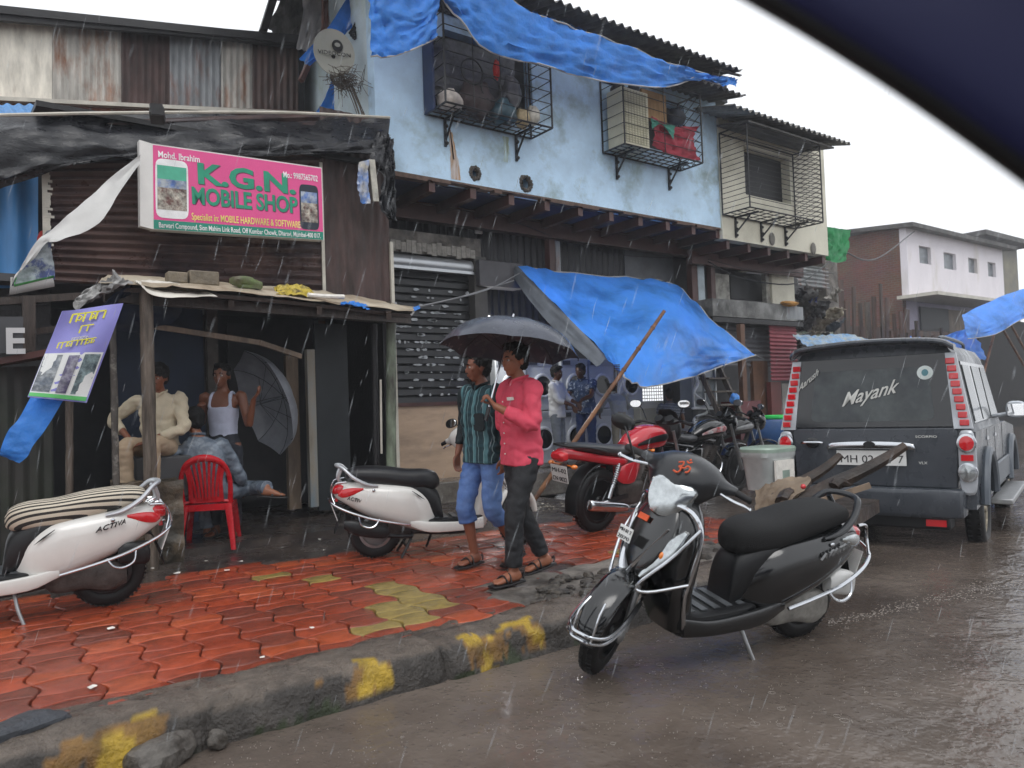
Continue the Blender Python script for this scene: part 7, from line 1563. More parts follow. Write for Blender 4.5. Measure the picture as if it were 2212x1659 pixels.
for ax_, fr, th, col_, fac in (('Y', 62, .45, '5f8f95', .65), ('Z', 48, .75, '35606a', .30), ('Y', 124, .93, '9fbfc0', .5)):
    m1 = N.new('ShaderNodeMath'); m1.operation = 'MULTIPLY'; m1.inputs[1].default_value = fr; L.new(sp.outputs[ax_], m1.inputs[0])
    m2 = N.new('ShaderNodeMath'); m2.operation = 'SINE'; L.new(m1.outputs[0], m2.inputs[0]); m3 = N.new('ShaderNodeMapRange'); m3.inputs[1].default_value = th; m3.inputs[2].default_value = min(1, th+.3); m3.inputs[4].default_value = fac; L.new(m2.outputs[0], m3.inputs[0])
    mx3 = N.new('ShaderNodeMixRGB'); L.new(m3.outputs[0], mx3.inputs[0]); L.new(cur, mx3.inputs[1]); mx3.inputs[2].default_value = (*lin(col_), 1); cur = mx3.outputs[0]
# dark sleeves and shoulders beyond the body width
m1 = N.new('ShaderNodeMath'); m1.operation = 'ABSOLUTE'; L.new(sp.outputs['Y'], m1.inputs[0]); m3 = N.new('ShaderNodeMapRange'); m3.inputs[1].default_value = .175; m3.inputs[2].default_value = .185; L.new(m1.outputs[0], m3.inputs[0])
mx3 = N.new('ShaderNodeMixRGB'); L.new(m3.outputs[0], mx3.inputs[0]); L.new(cur, mx3.inputs[1]); mx3.inputs[2].default_value = (*lin('1a2427'), 1); L.new(mx3.outputs[0], b.inputs['Base Color'])
c_ = PZ(1112, 1250, .155)+_r0*.08
pink, ps = person(dict(loc=c_, hd=R(173), scale=.985, skin='8f5b43', face=(1, .12, -.02), vox=.006, bw=1.04, label='smiling man in a coral pink shirt holding the umbrella as he walks', buttons=1,
    J=standing(pelvis=(0, 0, .94), chest=(.01, 0, 1.21), neck=(.0, 0, 1.41), head=(.035, 0, 1.555), hip_l=(0, .09, .87), hip_r=(0, -.09, .87), kn_l=(.13, .10, .50), an_l=(.15, .09, .095), kn_r=(-.03, -.10, .48), an_r=(-.21, -.10, .12),
               sh_l=(.0, .18, 1.37), el_l=(.06, .26, 1.10), wr_l=(.27, .12, 1.24), el_r=(.02, -.25, 1.12), wr_r=(-.08, -.28, .94)),
    handl=((.25, -.35, .55), (.7, -.5, -.2), -1, 1.0, 1), handr=((0, 0, -1), (0, 1, 0), 1, .4), footl=(1, .1, 0), footr=(1, -.1, 0), pitchr=.18, shirt=M_pink, trousers=M_blkj, hem=.13, tr=1.02, wr=.014, sr=1.05))
mb = MB(); mb.box((.125, .085, 1.285), (.008, .055, .022), rot=(0, .1, .5)); obj('name_badge', mb, M_paper, ps, world=False)
c2 = PZ(1058, 1236, .155)+V((.10, .22, 0))+_r0*.03
c2.z = .155
plaid, pls = person(dict(loc=c2, hd=R(190), scale=.975, skin='7d4d39', face=(.86, -.5, .0), vox=.006, bw=1.06, moustache=2, label='moustached man in a teal plaid shirt and rolled-up jeans walking under the umbrella',
    J=standing(pelvis=(0, 0, .94), chest=(.01, 0, 1.21), neck=(.0, 0, 1.41), head=(.03, -.01, 1.555), hip_l=(0, .09, .87), hip_r=(0, -.09, .87), kn_r=(.13, -.10, .49), an_r=(.06, -.09, .10), kn_l=(.03, .10, .47), an_l=(-.22, .10, .12),
               el_r=(-.04, -.27, 1.11), wr_r=(.04, -.27, .87)),
    handl=((0, 0, -1), (0, -1, 0), -1, .4), handr=((.15, 0, -1), (0, 1, .0), 1, .35), footl=(1, .1, 0), footr=(1, 0, 0), pitchl=.18, shirt=M_plaid, trousers=M_blj, tl=.28, hem=.13, sleeve=.84, wr=.013, sr=1.0, collar=mat('dark_collar', '1a2427', rough=.8)))
mb = MB(); mb.loft([((.128, .085, 1.13), .060, .070, 6, (0, 1, 0), (0, 0, 1)), ((.136, .085, 1.13), .056, .066, 6, (0, 1, 0), (0, 0, 1))], n=20, step=1); obj('pocket', mb, mat('dark_collar', '1a2427'), pls, world=False)

# umbrella held by the pink-shirted man
def umbrella(name, top, axis, Rr, depth, ma, label, n=8, shaft=None, cat='umbrella', inner=None, rib=1):
    axis = V(axis).normalized(); t = V((1, .2, 0)) if abs(axis.x) < .9 else V((0, 1, 0)); x = axis.cross(t).normalized(); y = axis.cross(x)
    g = thing(name, top, label, cat); rows = []
    for i in range(11):
        s = i/10; rr = Rr*sin(s*1.25)/sin(1.25); dz = depth*(1-cos(s*1.25))/(1-cos(1.25)); r = []
        for j in range(n*6+1):
            a = 2*pi*j/(n*6); f = abs(((j/6) % 1)-.5)*2; sag = (1-f**2); rj = rr*(1-.075*sag*s); r.append(V(top)-axis*(dz-.05*sag*s*(1 if i < 10 else .6)*.6)+x*rj*cos(a)+y*rj*sin(a))
        rows.append(r)
    obj('canopy', MB().grid(rows, t=.0015), ma, g, smooth=25)
    for k in range(n if rib else 0):
        j = k*6; mb = MB(); mb.tube([rows[i][j]-axis*.008 for i in range(0, 11, 2)], .003, n=5, smooth=False); mb.tube([V(top)-axis*(depth*1.1), rows[5][j]-axis*.01], .0025, n=4, smooth=False); mb.cyl(rows[10][j], rows[10][j]-axis*.02, .004, n=5); obj('rib', mb, M_iron, g)
    if shaft: mb = MB(); mb.cyl(V(top)+axis*.05, V(top)-axis*shaft, .006, n=8); obj('shaft', mb, M_chrome, g); mb = MB(); mb.tube([V(top)-axis*shaft, V(top)-axis*(shaft+.10)], .013, n=10); obj('handle', mb, M_plas, g)
    return g
M_umb = mat('wet_grey_umbrella', '50545e', rough=.22, var=.25, scale=4, bump=.3, bscale=12, translucent=.12, rvar=.1)
hm = Matrix.LocRotScale(pink.location, pink.rotation_euler, pink.scale) @ V((.29, .085, 1.25))
dpt = (hm-EYE).dot(_f); tp = PD(1106, 692, dpt+.20); axu = (tp-hm).normalized()
axt = axu
sh = (tp-hm).length
ug = umbrella('umbrella', tp, axt*.45+V((0, 0, .55)), .49, .225, M_umb, 'wet dark grey umbrella held over the two walking men')
mb = MB(); mb.cyl(tp+axt*.05, hm-axt*.02, .0065, n=8); obj('shaft', mb, M_chrome, ug); mb = MB(); mb.cyl(hm-axt*.02, hm-axt*.12, .014, n=10); obj('handle', mb, M_plas, ug)

# --- people in and by the phone shop
M_cot = mat('cream_cotton', 'c0b49c', rough=.85, var=.12, scale=6, bump=.4, bscale=14)
M_cot2 = mat('beige_trouser', 'a8937a', rough=.85, var=.12, scale=6)
def seated(**k):
    J = dict(pelvis=(0, 0, .52), chest=(-.03, 0, .80), neck=(-.02, 0, 1.0), head=(.02, 0, 1.145), sh_l=(-.02, .185, .955), sh_r=(-.02, -.185, .955), el_l=(.05, .25, .70), el_r=(.05, -.25, .70), wr_l=(.28, .15, .64), wr_r=(.28, -.15, .64),
             hip_l=(.03, .09, .50), hip_r=(.03, -.09, .50), kn_l=(.44, .12, .54), kn_r=(.44, -.12, .54), an_l=(.44, .12, .10), an_r=(.44, -.12, .10)); J.update(k); return J
hp_ = PY(345, 812, 7.5); b0 = V((hp_.x, 7.55, hp_.z-1.165))
person(dict(loc=b0, hd=R(238), skin='7d4d38', face=(1, -.05, -.12), vox=.010, moustache=1, hair=1.12, label='man in a cream shirt with a moustache sitting on the ledge behind the wooden post',
    J=seated(sh_r=(0, -.19, .94), el_r=(.0, -.42, .78), wr_r=(.18, -.20, .60), el_l=(.10, .25, .68), wr_l=(.30, -.02, .56), kn_l=(.42, .10, .55), kn_r=(.40, -.14, .54), an_l=(.40, .08, .12)), handl=((.6, -.7, -.2), (0, 0, -1), -1, .4), handr=((.7, .3, -.4), (0, 0, -1), 1, .4), footl=(1, 0, 0), footr=(1, 0, 0),
    shirt=M_cot, trousers=M_cot2, hem=.08, sleeve=.8, wr=.016, torso=dict(f=(1, 0, 0)), shoem=mat('brown_shoe', '4a3227', rough=.5), shoe=1))
mb = MB(); mb.box2(b0+V((-.25, -.25, .05)), b0+V((.25, .3, .43))); mb.v = [p for p in mb.v]; obj('bench_block', mb, M_dkgrey, label='dark masonry block the man in cream sits on', cat='block', bevel=.02)
bv = PY(480, 795, 7.7); b1 = V((bv.x, 7.7, .19))
sc_ = (bv.z+.03-.19)/1.68
person(dict(loc=b1, hd=R(232), scale=sc_, skin='6f4430', face=(1, 0, 0), vox=.010, vest=1, bw=.88, label='young man in a white vest standing in the shop, hand raised beside the hung umbrella',
    J=standing(el_r=(-.04, -.23, 1.12), wr_r=(.17, -.17, 1.22), el_l=(.05, .27, 1.08), wr_l=(.14, .36, 1.33)), handl=((.2, .6, .6), (.3, -.3, .8), -1, .3), handr=((.3, .2, .9), (0, 1, 0), 1, 1.0, 1), footl=(1, .1, 0), footr=(1, -.1, 0),
    shirt=mat('white_vest', 'b4b9cc', rough=.85, var=.08, bump=.2, bscale=20), trousers=mat('dark_trouser', '23262e', rough=.8, var=.2), hem=.10, wr=.005))
# open umbrella hung in the shop
uc = PY(590, 865, 8.1); umbrella('umbrella', uc+V((.15, .1, .05)), V((.8,.1,.25)), .6, .26, mat('silver_grey_umbrella', '8f9299', rough=.35, var=.2, scale=5, translucent=.15), 'open silver grey umbrella hung on its side behind the young man in the vest', shaft=.5)

# red chair and its sitter
M_redp = mat('red_plastic', 'b5121f', rough=.26, var=.08, scale=6, rvar=.08, col2='d8475a', mscale=12, thr=.74)
k0, k1 = PZ(413, 1190, .15), PZ(484, 1188, .15); cc = (k0+k1)/2; ch = atan2(-(k1-k0).x, (k1-k0).y)
hdg = R(68)          # the chair looks away from the road
g = thing('plastic_chair', cc+V((cos(hdg), sin(hdg), 0))*.2, 'bright red plastic chair with a slatted back, seen from behind', 'chair', rot=(0, 0, hdg), scale=.98)
P = lambda nm, mb, ma=M_redp, par=g, **k: obj(nm, mb, ma, par, world=False, **k)
mb = MB(); rows = [[V((-.20+.42*i/8, -.21+.42*j/8, .425-.018*sin(pi*i/8)*sin(pi*j/8)+(.0 if i else .02))) for j in range(9)] for i in range(9)]; mb.grid(rows, t=.02); mb.bar((-.21, -.22, .40), (-.21, .22, .40), .03, .06); mb.bar((.22, -.21, .405), (.22, .21, .405), .03, .05)
for s in (-1, 1): mb.bar((-.21, s*.215, .405), (.22, s*.215, .405), .02, .05)
P('seat', mb)
for sx_, sy in ((-1, -1), (-1, 1), (1, -1), (1, 1)):
    mb = MB(); mb.loft([((.20*sx_, .19*sy, .42), .035, .030, 5, (0, 1, 0), (1, 0, 0)), ((.225*sx_, .215*sy, .20), .028, .025, 5, (0, 1, 0), (1, 0, 0)), ((.255*sx_, .235*sy, 0), .022, .022, 5, (0, 1, 0), (1, 0, 0))], n=16); P('leg', mb)
bk = lambda y, z: V((-.205-.28*(z-.42)+.0*y+.10*((y/.21)**2)*.35, y, z))
mb = MB(); arc = [bk(-.205, .43), bk(-.215, .60), bk(-.20, .72), bk(-.15, .81), bk(-.07, .855), bk(0, .865), bk(.07, .855), bk(.15, .81), bk(.20, .72), bk(.215, .60), bk(.205, .43)]
mb.tube(arc, [.024, .022, .022, .028, .033, .035, .033, .028, .022, .022, .024], n=12, flat=.9); P('back_frame', mb)
for k in range(7):
    y = -.105+.035*k; mb = MB(); mb.loft([(bk(y*.8, .47), .012, .008, 4, (0, 1, 0), (1, 0, 0)), (bk(y, .65), .0125, .008, 4, (0, 1, 0), (1, 0, 0)), (bk(y*1.35, .845-.10*abs(y)), .013, .008, 4, (0, 1, 0), (1, 0, 0))], n=10); P('slat', mb)
mb = MB(); mb.bar(bk(-.13, .47), bk(.13, .47), .02, .05); P('lower_rail', mb)
for s in (-1, 1): mb = MB(); mb.loft([(bk(s*.13, .45), .024, .008, 4, (0, 1, 0), (1, 0, 0)), (bk(s*.135, .65), .018, .008, 4, (0, 1, 0), (1, 0, 0)), (bk(s*.165, .80), .022, .008, 4, (0, 1, 0), (1, 0, 0))], n=10); P('side_slat', mb)
base = cc+V((cos(hdg), sin(hdg), 0))*.16; base.z = .15
M_rain = mat('smoky_raincoat', '5c6672', rough=.2, var=.3, scale=6, col2='8d99a3', mscale=7, thr=.62, bump=.6, bscale=14)
person(dict(loc=base, hd=hdg, skin='8a5a42', face=(.75, .65, -.05), vox=.010, bw=1.05, label='person in a grey plastic raincoat slumped sideways on the red chair, seen from behind',
    J=seated(pelvis=(-.02, 0, .50), chest=(-.02, .03, .81), neck=(-.01, .08, 1.03), head=(.02, .12, 1.18), sh_l=(-.02, .29, .90), sh_r=(.02, -.12, .95), el_l=(.0, .44, .66), wr_l=(.12, .36, .48), el_r=(.1, -.27, .63), wr_r=(.30, -.26, .50), kn_r=(.30, -.34, .50), an_r=(.05, -.52, .52), kn_l=(.42, .10, .50), an_l=(.40, .08, .12)),
    handl=((.5, -.5, -.6), (0, -1, 0), -1, .5), handr=((.6, -.2, -.6), (0, 1, 0), 1, .5), footl=(1, 0, 0), footr=(0, -1, -.1), shirt=M_rain, trousers=M_rain, hem=.06, tk=1.2, sleeve=.95, wr=.011, sr=1.15, tl=.9))

# --- men working at the machines
def worker(u, vh, y, hd, label, shirt, tr, z=.41, **k):
    p = PY(u, vh, y); b_ = V((p.x, y, z)); s = (p.z-z)/1.68
    d = dict(loc=b_, hd=R(hd), scale=s, skin='55331f' if u > 1200 else '5e3b2b', face=(1, 0, -.1), vox=.012, label=label, J=standing(), handl=((.3, 0, -1), (0, -1, 0), -1, .4), handr=((.3, 0, -1), (0, 1, 0), 1, .4), footl=(1, .1, 0), footr=(1, -.1, 0), shirt=shirt, trousers=tr, wr=.012)
    d.update(k); return person(d)
M_gt = mat('grey_trouser', '6f757c', rough=.85, var=.15, scale=6)
worker(1200, 792, 8.8, -60, 'man in a white shirt and grey trousers busy behind the umbrella', mat('white_cotton', 'cfcfcf', rough=.85, var=.08), M_gt, J=standing(el_l=(.12, .22, 1.14), wr_l=(.33, .12, 1.05), el_r=(.1, -.22, 1.12), wr_r=(.32, -.1, 1.02)), sleeve=.7)
worker(1262, 782, 8.95, 200, 'man in a blue and white patterned shirt leaning over a machine', mat('patterned_shirt', '2f4262', rough=.8, var=.2, scale=10, col2='a9b3c0', mscale=22, thr=.58, soft=.03), mat('indigo_denim', '25375e', rough=.8, var=.2), J=standing(chest=(.05, 0, 1.20), neck=(.1, 0, 1.39), head=(.15, 0, 1.52), sh_l=(.06, .185, 1.34), sh_r=(.06, -.185, 1.34), el_l=(.22, .22, 1.12), wr_l=(.42, .14, 1.05), el_r=(.2, -.22, 1.1), wr_r=(.42, -.12, 1.02)), sleeve=.3)
worker(1336, 815, 8.75, 70, 'stooping man in a grey shirt with his back to the street', mat('grey_cotton', 'a0a29c', rough=.85, var=.12), mat('khaki_trouser', '948c78', rough=.85, var=.15), J=standing(chest=(.10, 0, 1.20), neck=(.24, 0, 1.36), head=(.33, 0, 1.44), sh_l=(.16, .19, 1.33), sh_r=(.16, -.19, 1.33), el_l=(.22, .3, 1.1), wr_l=(.42, .25, .98), el_r=(.25, -.3, 1.1), wr_r=(.42, -.25, .98)), sleeve=.9)
M_strp = mat('striped_tee', '2c3038', rough=.8, var=.1)
nt = M_strp.node_tree; N = nt.nodes; L = nt.links; b = N['Principled BSDF']; src = b.inputs['Base Color'].links[0].from_socket; tc = N.new('ShaderNodeTexCoord'); sp = N.new('ShaderNodeSeparateXYZ'); L.new(tc.outputs['Object'], sp.inputs[0])
m1 = N.new('ShaderNodeMath'); m1.operation = 'MULTIPLY'; m1.inputs[1].default_value = 210; L.new(sp.outputs['Z'], m1.inputs[0]); m2 = N.new('ShaderNodeMath'); m2.operation = 'SINE'; L.new(m1.outputs[0], m2.inputs[0]); m4 = N.new('ShaderNodeMath'); m4.operation = 'GREATER_THAN'; m4.inputs[1].default_value = .75; L.new(m2.outputs[0], m4.inputs[0])
mx3 = N.new('ShaderNodeMixRGB'); L.new(m4.outputs[0], mx3.inputs[0]); L.new(src, mx3.inputs[1]); mx3.inputs[2].default_value = (*lin('8f969f'), 1); L.new(mx3.outputs[0], b.inputs['Base Color'])
worker(1446, 842, 8.3, 60, 'man in a dark striped T-shirt standing with his back to the motorcycles', M_strp, mat('dark_trouser', '23262e'), z=.13, sleeve=.3)
# ================================================================ far right: brick house, clutter, tarpaulins
M_rose = mat('pale_pink_limewash', 'dfdadf', rough=.6, var=.08, scale=.6, col2='b9b3a2', mscale=.5, thr=.66, stretch=(2, 2, .6))
FY = 13.3
def F(u, v, y=FY): return PY(u, v, y)
x0, x1 = F(1960, 560).x, F(2168, 600).x; zt0 = F(1960, 487).z; zb0 = F(1963, 640).z
g = thing('pink_house', ((x0+x1)/2, 15.5, 0), 'distant house with a pale pink front over a brick side and four small windows', 'house')
zt1 = F(2166, 545).z; ws = []
for (ua, ub, va, vb) in ((1987, 2012, 533, 570), (2040, 2066, 547, 582), (2093, 2112, 558, 590), (2135, 2152, 567, 598)):
    xx = F(ua, vb).x; xb = F(ub, vb).x; ws.append((xx, xb, F((ua+ub)/2, vb).z, F((ua+ub)/2, va).z))
obj('front_wall', wall(x0, x1, zb0, zt0, FY, .25, ws), M_rose, g, smooth=0)
for w_ in ws:
    mb = MB(); mb.box2((w_[0], FY+.12, w_[2]), (w_[1], FY+.15, w_[3])); wn = obj('window', mb, mat('grey_window', '6b7176', rough=.25, var=.4, scale=5), g)
    mb = MB()
    for k in range(4): x = w_[0]+(w_[1]-w_[0])*k/3; mb.box2((x-.02, FY+.03, w_[2]), (x+.02, FY+.10, w_[3]))
    obj('window_bars', mb, mat('grey_window_frame', '5d5a56'), wn)
mb = MB(); mb.box2((x0, FY+.25, 0), (x0+.25, 19, zt0)); obj('side_wall', mb, brick_mat('brick_side', '7d4c3c', '6c4032', '6d625a', 1.0, 'YZ'), g, smooth=0)
mb = MB(); mb.slab([V((x0-.3, FY-.4, zt0)), V((x1+.5, FY-.4, zt0)), V((x1+.5, 19, zt0+.6)), V((x0-.3, 19, zt0+.6))], (0, 0, 1), .15); obj('roof', mb, M_asb, g)
mb = MB(); mb.box2((x0-.5, FY-1.2, zb0-.12), (x1+.5, FY+.2, zb0)); obj('ledge', mb, M_steel, g)
mb = MB(); mb.box2((x0+.3, FY+.3, 0), (x1, FY+.5, zb0)); obj('lower_wall', mb, mat('lilac_wall', 'b3adbf', rough=.7, var=.15, scale=1), g)
for (ua, ub, va, vb, ma) in ((1990, 2050, 665, 715, mat('painted_room_dark', '15161a')), (2050, 2110, 672, 740, mat('tan_board', '8a7764'))):
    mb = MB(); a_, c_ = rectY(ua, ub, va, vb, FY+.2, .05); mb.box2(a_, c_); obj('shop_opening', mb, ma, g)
g = thing('distant_house', (46, 15, 0), 'weathered grey and yellow house beyond the pink one', 'house')
a_, c_ = rectY(2110, 2202, 527, 760, 17, 3); mb = MB(); mb.box2((a_[0], a_[1], 0), c_); obj('wall', mb, mat('grey_yellow_wall', '8c8672', rough=.7, var=.3, scale=.6, col2='6b6a68', mscale=.5), g, smooth=0)
mb = MB(); mb.box2((a_[0]-.5, a_[1]-.8, c_[2]), (c_[0]+.5, c_[1], c_[2]+.25)); obj('roof', mb, M_asb, g)
mb = MB(); a2_, c2_ = rectY(2150, 2166, 560, 580, 16.98, .02); mb.box2(a2_, c2_); obj('window', mb, mat('painted_room_dark', '15161a'), g)
# dark wall of shacks filling the row between the cream building and the brick house
g = thing('shack_row', (19, 12, 0), 'row of dark patched shacks between the cream building and the brick house', 'shack')
M_shk = mat('dark_patched_boards', '34302d', rough=.6, var=.5, scale=2, col2='50382c', mscale=1.2, stretch=(3, 3, .5))
a_, c_ = rectY(1700, 1940, 640, 800, 11.5, .2); mb = MB(); mb.box2((a_[0], 11.5, 0), (x0+.1, 11.7, c_[2]*.8)); obj('wall', mb, M_shk, g)
slabY(1790, 1816, 565, 900, 9.6, .3, 'concrete_pier', M_conc, g)
rnd = random.Random(4)
for i in range(17):
    u = 1742+i*14.5; vt = 600+rnd.uniform(-20, 60)+(40 if i > 11 else 0)+(i > 9)*20; y = 10.2+rnd.uniform(0, 1); mb = MB(); p, q = PY(u, vt, y), PY(u+rnd.uniform(-12, 12), 820, y)
    mb.bar(V((q.x, q.y, 0)), p, .10+.16*rnd.random(), .05); obj('plank', mb, M_wood_g if i in (4, 9) else M_shk, g)
a_, c_ = rectY(1722, 1790, 575, 620, 9.6, 0); obj('grey_sheet', sheet(V(a_), V((c_[0], 9.6, a_[2])), V((c_[0], 9.6, c_[2])), V((a_[0], 9.6, c_[2])), amp=.012, pitch=.09, along='u'), M_galv, g)
tarp('green_tarpaulin', [row(9.0, (1786, 490), (1810, 493), (1836, 497)), row(9.0, (1788, 530), (1812, 535), (1832, 535)), row(9.0, (1786, 560), (1805, 568), (1826, 564))], mat('green_tarp', '2f9a5c', rough=.4, var=.25, scale=3, translucent=.35, bump=.4, bscale=10), 'bright green tarpaulin hanging from the corner of the cream building', amp=.06, seed=3, nu=6, nv=6)
cols = ['1d1c20', '4b4a49', '2a3c7c', '8f8b84', '2c2a28', '5a5450', '1b1b1d', 'a39a88', '35332f', '222024', '6d655a', '303a44', '1f1d1c', '7c7466', '2a2726', '141416']
where = ['', 'with a white scrap beside it', '', '', '', '', '', '', '', '', '', '', '', '', '', '']
rnd = random.Random(9); nm = {'1d1c20': 'black', '4b4a49': 'grey', '2a3c7c': 'blue', '8f8b84': 'pale grey', '2c2a28': 'dark brown', '5a5450': 'brown grey', '1b1b1d': 'glossy black', 'a39a88': 'tan', '35332f': 'olive brown', '222024': 'charcoal', '6d655a': 'mud brown', '303a44': 'slate blue', '1f1d1c': 'sooty', '7c7466': 'khaki', '2a2726': 'umber', '141416': 'jet black'}
for i, c in enumerate(cols):
    u = 1735+rnd.uniform(0, 70); v = 632+i*8.5; u = 1762+ (i % 4-1.5)*26 if c != '2a3c7c' else 1752; v = 640+(i//4)*32+rnd.uniform(-5, 5) if c != '2a3c7c' else 655
    q = PY(u, v, 9.0+.1*(i % 3)); w_ = rnd.uniform(.16, .30); J_ = lambda s_: V((rnd.gauss(0, s_), rnd.gauss(0, s_), rnd.gauss(0, s_)))
    tarp('scrap_sheet', [[q+V((w_*(a-1), .12*(b_-1), .13*(1-b_)))+J_(.055) for a in range(3)] for b_ in range(3)], mat('cloth_'+c, c, rough=.5, var=.4, scale=9, bump=.4, bscale=18), f'crumpled {nm[c]} scrap sheeting in the heap below the grey sheets, {["top", "upper", "lower", "bottom"][i//4]} layer', 'scrap', amp=.08, fs=2, seed=60+i, nu=5, nv=5, group='scrap heap right of the cream panel', t=.01)
sack(PY(1706, 656, 8.5), (.25, .1, .05), 'b3803e', 'flat orange-brown cloth on the end of the concrete ledge', 91, 'cloth', 'orange_cloth')
slabY(1700, 1735, 662, 690, 8.55, .4, 'metal_tank', M_galv, label='small grey metal tank at the right end of the concrete ledge', cat='tank')
tarp('tarpaulin', [row(8.2, (1712, 722), (1760, 725), (1830, 722), (1890, 738)), row(7.8, (1735, 742), (1770, 745), (1830, 745), (1880, 745)), row(7.5, (1760, 755), (1790, 768), (1815, 765), (1850, 755))], mat('faded_blue_print', '74a9d8', rough=.4, var=.3, scale=8, col2='b9b6a2', mscale=5, thr=.55, translucent=.3), 'small faded blue printed tarpaulin canopy above the jeep', amp=.04, seed=13, hem=['b'], st=(2, 1))
tarp('tarpaulin', [row(9.2, (1712, 716), (1760, 718), (1800, 716)), row(9.0, (1715, 732), (1760, 735), (1800, 730))], mat('pale_clutter', 'a9a296', rough=.6, var=.6, scale=14, col2='4f6a5a', mscale=9), 'pale litter covered awning edge beside the red roller shutter', amp=.05, seed=15)
# far right stall under blue tarps
tarp('tarpaulin', [row(9.0, (2078, 680), (2130, 655), (2180, 634), (2240, 615)), row(8.6, (2085, 712), (2140, 700), (2195, 672), (2240, 650)), row(8.5, (2090, 732), (2150, 722), (2200, 693), (2240, 678))], M_awn, 'long blue tarpaulin roof edge at the right side of the picture', amp=.05, seed=17, hem=['b'])
tarp('tarpaulin', [row(9.6, (2035, 728), (2080, 712), (2100, 705)), row(9.4, (2030, 745), (2080, 745), (2130, 770)), row(9.3, (2040, 758), (2080, 770), (2120, 775))], M_awn, 'crumpled blue tarpaulin hanging just left of the long tarpaulin roof', amp=.08, seed=18)
tarp('tarpaulin', [row(10.5, (1960, 722), (2010, 735), (2040, 742)), row(10.4, (1965, 732), (2010, 750), (2040, 755))], M_awn, 'strip of blue tarpaulin low behind the wooden stakes', amp=.05, seed=19)
g = thing('market_stall', (PY(2180, 800, 9.5).x, 9.5, 0), 'black interior stall with slanting bamboo poles under the long blue tarpaulin', 'stall')
a_, c_ = rectY(2118, 2420, 690, 900, 11.0, .2); mb = MB(); mb.box2((a_[0], 11.0, 0), (c_[0]+4, 11.2, PY(2150, 690, 11).z)); obj('back_wall', mb, mat('near_black_wall', '1e1d1d', rough=.8, var=.3), g)  # plain near-black wall across the back of the stall
for (ua, va, ub, vb, y) in ((2150, 712, 2100, 900, 9.0), (2160, 700, 2212, 790, 9.2), (2172, 680, 2260, 840, 9.4), (2100, 770, 2110, 900, 9.1)):
    mb = MB(); p, q = PY(ua, va, y), PY(ub, vb, y); d = q-p; q = p+d*((0-p.z)/d.z) if abs(d.z) > .3 and ub < 2150 else q; mb.cyl(p, q, .035, n=8); obj('pole', mb, mat('wet_bamboo', '7d5434'), g)
rnd = random.Random(5)
for i in range(7): u = 1925+i*18; p = PY(u, 706+rnd.uniform(-14, 22), 9.8); mb = MB(); mb.bar((p.x, p.y, 0), p, .07+.05*rnd.random(), .06); obj('wooden_stake', mb, M_shk, label='dark upright wooden stake in the row standing behind the jeep roof', cat='stake', group='row of wooden stakes behind the jeep')
# overhead cables
def cable(pts, r, label): mb = MB(); mb.tube(pts, r, n=5, step=6); obj('cable', mb, M_iron, label=label, cat='cable')
cable([PY(1115, 480, 9.0), PY(1300, 545, 8.9), PY(1500, 560, 8.8)], .006, 'thin black cable sagging along the wall under the red beam')
cable([PY(1530, 565, 8.7), PY(1600, 600, 8.6), PY(1720, 612, 8.6), PY(1800, 560, 9.2)], .014, 'loose black cable bundle looping under the cream building')
cable([PY(1530, 560, 8.6), PY(1640, 585, 8.5), PY(1800, 590, 8.8)], .008, 'thin grey cable crossing below the cream building')
cable([PY(1815, 540, 9.6), PY(1890, 560, 10.5), PY(1975, 500, 13)], .02, 'slack cable running to the roof of the pink house')
cable([PY(1216, 600, 8.9), PY(1330, 600, 8.8), PY(1440, 608, 8.7)], .007, 'cable lying along the back edge of the blue awning')
# litter heap on the step
rnd = random.Random(12); mb = MB()
for i in range(60):
    p = PZ(rnd.uniform(1100, 1260), rnd.uniform(1085, 1105), .14); s = rnd.uniform(.01, .035)
    mb.slab([p+V((cos(a)*s, sin(a)*s, rnd.uniform(0, .02))) for a in [k*pi/3 for k in range(6)]], (0, 0, 1), .002, )
obj('litter', mb, mat('mixed_litter', 'a8a294', rough=.6, var=.5, scale=18, col2='4b4640', mscale=12), smooth=0, kind='stuff', label='drift of wet litter at the foot of the step behind the walking men')

# ---- window frame of the car the picture is taken from
M_car = mat('navy_car_trim', '20234a', rough=.5, var=.1, scale=3)
g = thing('car', (0, 0, 0), 'blurred dark navy window frame of the car the view is taken from', 'car')
n_ = 40; secs = []
A_, B_ = PD(1450, -110, .46), PD(2330, 455, .40)
dd = (B_-A_).normalized(); up_ = (_up-dd*_up.dot(dd)).normalized(); ww = dd.cross(up_)
mb = MB(); st = []
for i in range(6): t = i/5; c = A_.lerp(B_, t)+up_*(.006*sin(pi*t)); st.append((c+up_*.085, .085, .022, 5, up_, ww))
mb.loft(st, n=24); obj('window_frame', mb, M_car, g)
mb = MB(); mb.tube([A_.lerp(B_, i/5)+up_*(.006*sin(pi*i/5)+.004)-ww*.0 for i in range(6)], .010, n=10); obj('rubber_seal', mb, M_plas, g)
mb = MB(); mb.tube([A_.lerp(B_, i/5)+up_*(.10)+ww*.022*(-1 if ww.dot(_f) > 0 else 1) for i in range(6)], .012, n=8); obj('trim_rib', mb, M_plas, g)

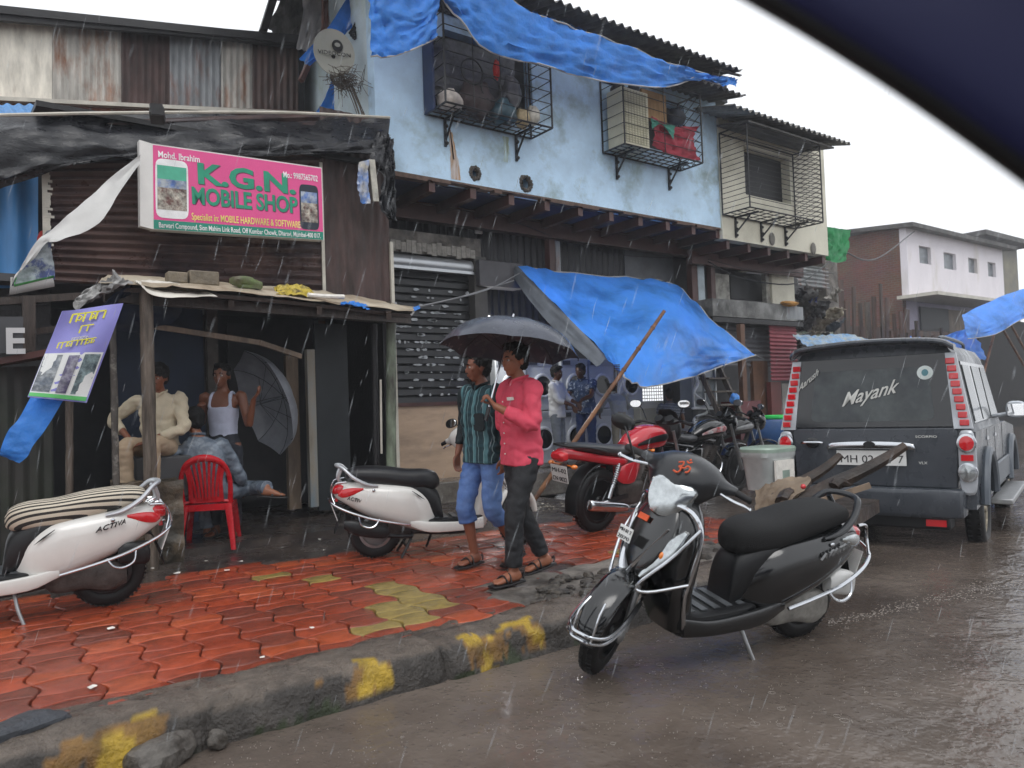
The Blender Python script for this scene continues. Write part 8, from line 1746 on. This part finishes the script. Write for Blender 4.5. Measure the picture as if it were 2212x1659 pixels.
mb = MB(); mb.loft([((-2.2, -.72, .62), .60, .28), ((-1.9, -.72, .68), .72, .36), ((-1.0, -.72, .66), .76, .36), ((1.0, -.80, .60), .74, .34), ((1.7, -.85, .56), .66, .28), ((1.9, -.85, .50), .5, .2)], n=28, e=4.5); obj('lower_body', mb, M_car, g)
mb = MB(); mb.loft([((-1.9, -.72, 1.66), .45, .03), ((-1.5, -.72, 1.76), .62, .05), ((-.3, -.72, 1.80), .64, .05), ((.5, -.75, 1.76), .60, .04)], n=24, e=4.5); obj('roof', mb, M_car, g)
mb = MB(); mb.bar((-1.2, -.06, 1.0), (-1.0, -.16, 1.74), .10, .06); mb.bar((-1.2, -1.40, 1.0), (-1.0, -1.30, 1.74), .10, .06); mb.bar((.95, -1.4, 1.0), (.5, -1.3, 1.74), .08, .06); obj('pillar', mb, M_car, g)

for cx, cy in ((-1.35, -.12), (1.25, -.25), (-1.35, -1.36), (1.25, -1.4)): wheel(g, V((cx, cy+.55*0, .30)) , .30, .08, M_alu, 'disc')
# ---- falling rain and its splashes
M_drop = mat('rain_water', 'e8eef2', rough=.05, var=0, alpha=.30)
rnd = random.Random(21); mb = MB(); fall = (_r0*-.34+V((0, 0, -1))+_f0*.06).normalized()
for i in range(900):
    z = rnd.uniform(1.2, 11)**1.0; u, v = rnd.uniform(-60, 2270), rnd.uniform(-60, 1700); p = PD(u, v, z)
    if p.z < .2 or p.y > 9 or (p.y > 6.6 and p.x < 4) : continue
    if p.y > 7.2 and p.z < 4: continue
    ln = rnd.uniform(.025, .085)*(.35+z*.13); r = .0005+.00017*z; d = (fall+V((rnd.gauss(0, .06), rnd.gauss(0, .06), 0))).normalized()
    x = d.cross(V((0, 1, .2))).normalized()*r; y = d.cross(x).normalized()*r
    mb.add([p-d*ln, p+x, p-x*.5+y*.87, p-x*.5-y*.87, p+d*ln], [(0, 1, 2), (0, 2, 3), (0, 3, 1), (4, 2, 1), (4, 3, 2), (4, 1, 3)])
obj('rain', mb, M_drop, smooth=0, kind='stuff', label='falling raindrops over the whole street')
M_spl = mat('splash_water', '978f87', rough=.12, var=.1)
mb = MB()
for i in range(1100):
    u, v = rnd.uniform(450, 2212), rnd.uniform(1200, 1659); p = PZ(u, v, .002)
    if p.y > 3.2 or p.y < -1 or p.x > 9: continue
    if i % 22 == 0:
        R_ = rnd.uniform(.008, .02); mb.torus(p, R_, .0009, axis='z', n=14, k=4)
    for k in range(rnd.choice((1, 2, 3))): q = p+V((rnd.gauss(0, .012), rnd.gauss(0, .012), rnd.uniform(.002, .02))); mb.ball(q, rnd.uniform(.0010, .0026), n=6, k=4)
for i in range(480):
    t = rnd.random(); u = 1790+422*t; v = 1345-92*t+rnd.gauss(0, 4+7*t); p = PZ(u, v, .002); mb.ball(p, (rnd.uniform(.003, .012), rnd.uniform(.002, .006), .001), n=6, k=4)
obj('rain_splashes', mb, M_spl, smooth=40, kind='stuff', label='small splashes and foam flecks on the flooded road')

# ---- wet air
mb = MB(); mb.box2((-9, -9, -1.2), (52, 26, 9.5))
hz = bpy.data.materials.new('wet_air'); hz.use_nodes = True; N = hz.node_tree.nodes; L = hz.node_tree.links; N.remove(N['Principled BSDF'])
pv = N.new('ShaderNodeVolumePrincipled'); pv.inputs['Color'].default_value = (.93, .95, 1, 1); pv.inputs['Density'].default_value = .0028; pv.inputs['Anisotropy'].default_value = .2
L.new(pv.outputs[0], N['Material Output'].inputs['Volume'])
obj('haze', mb, hz, smooth=0, kind='stuff', label='thin grey rain haze filling the street')
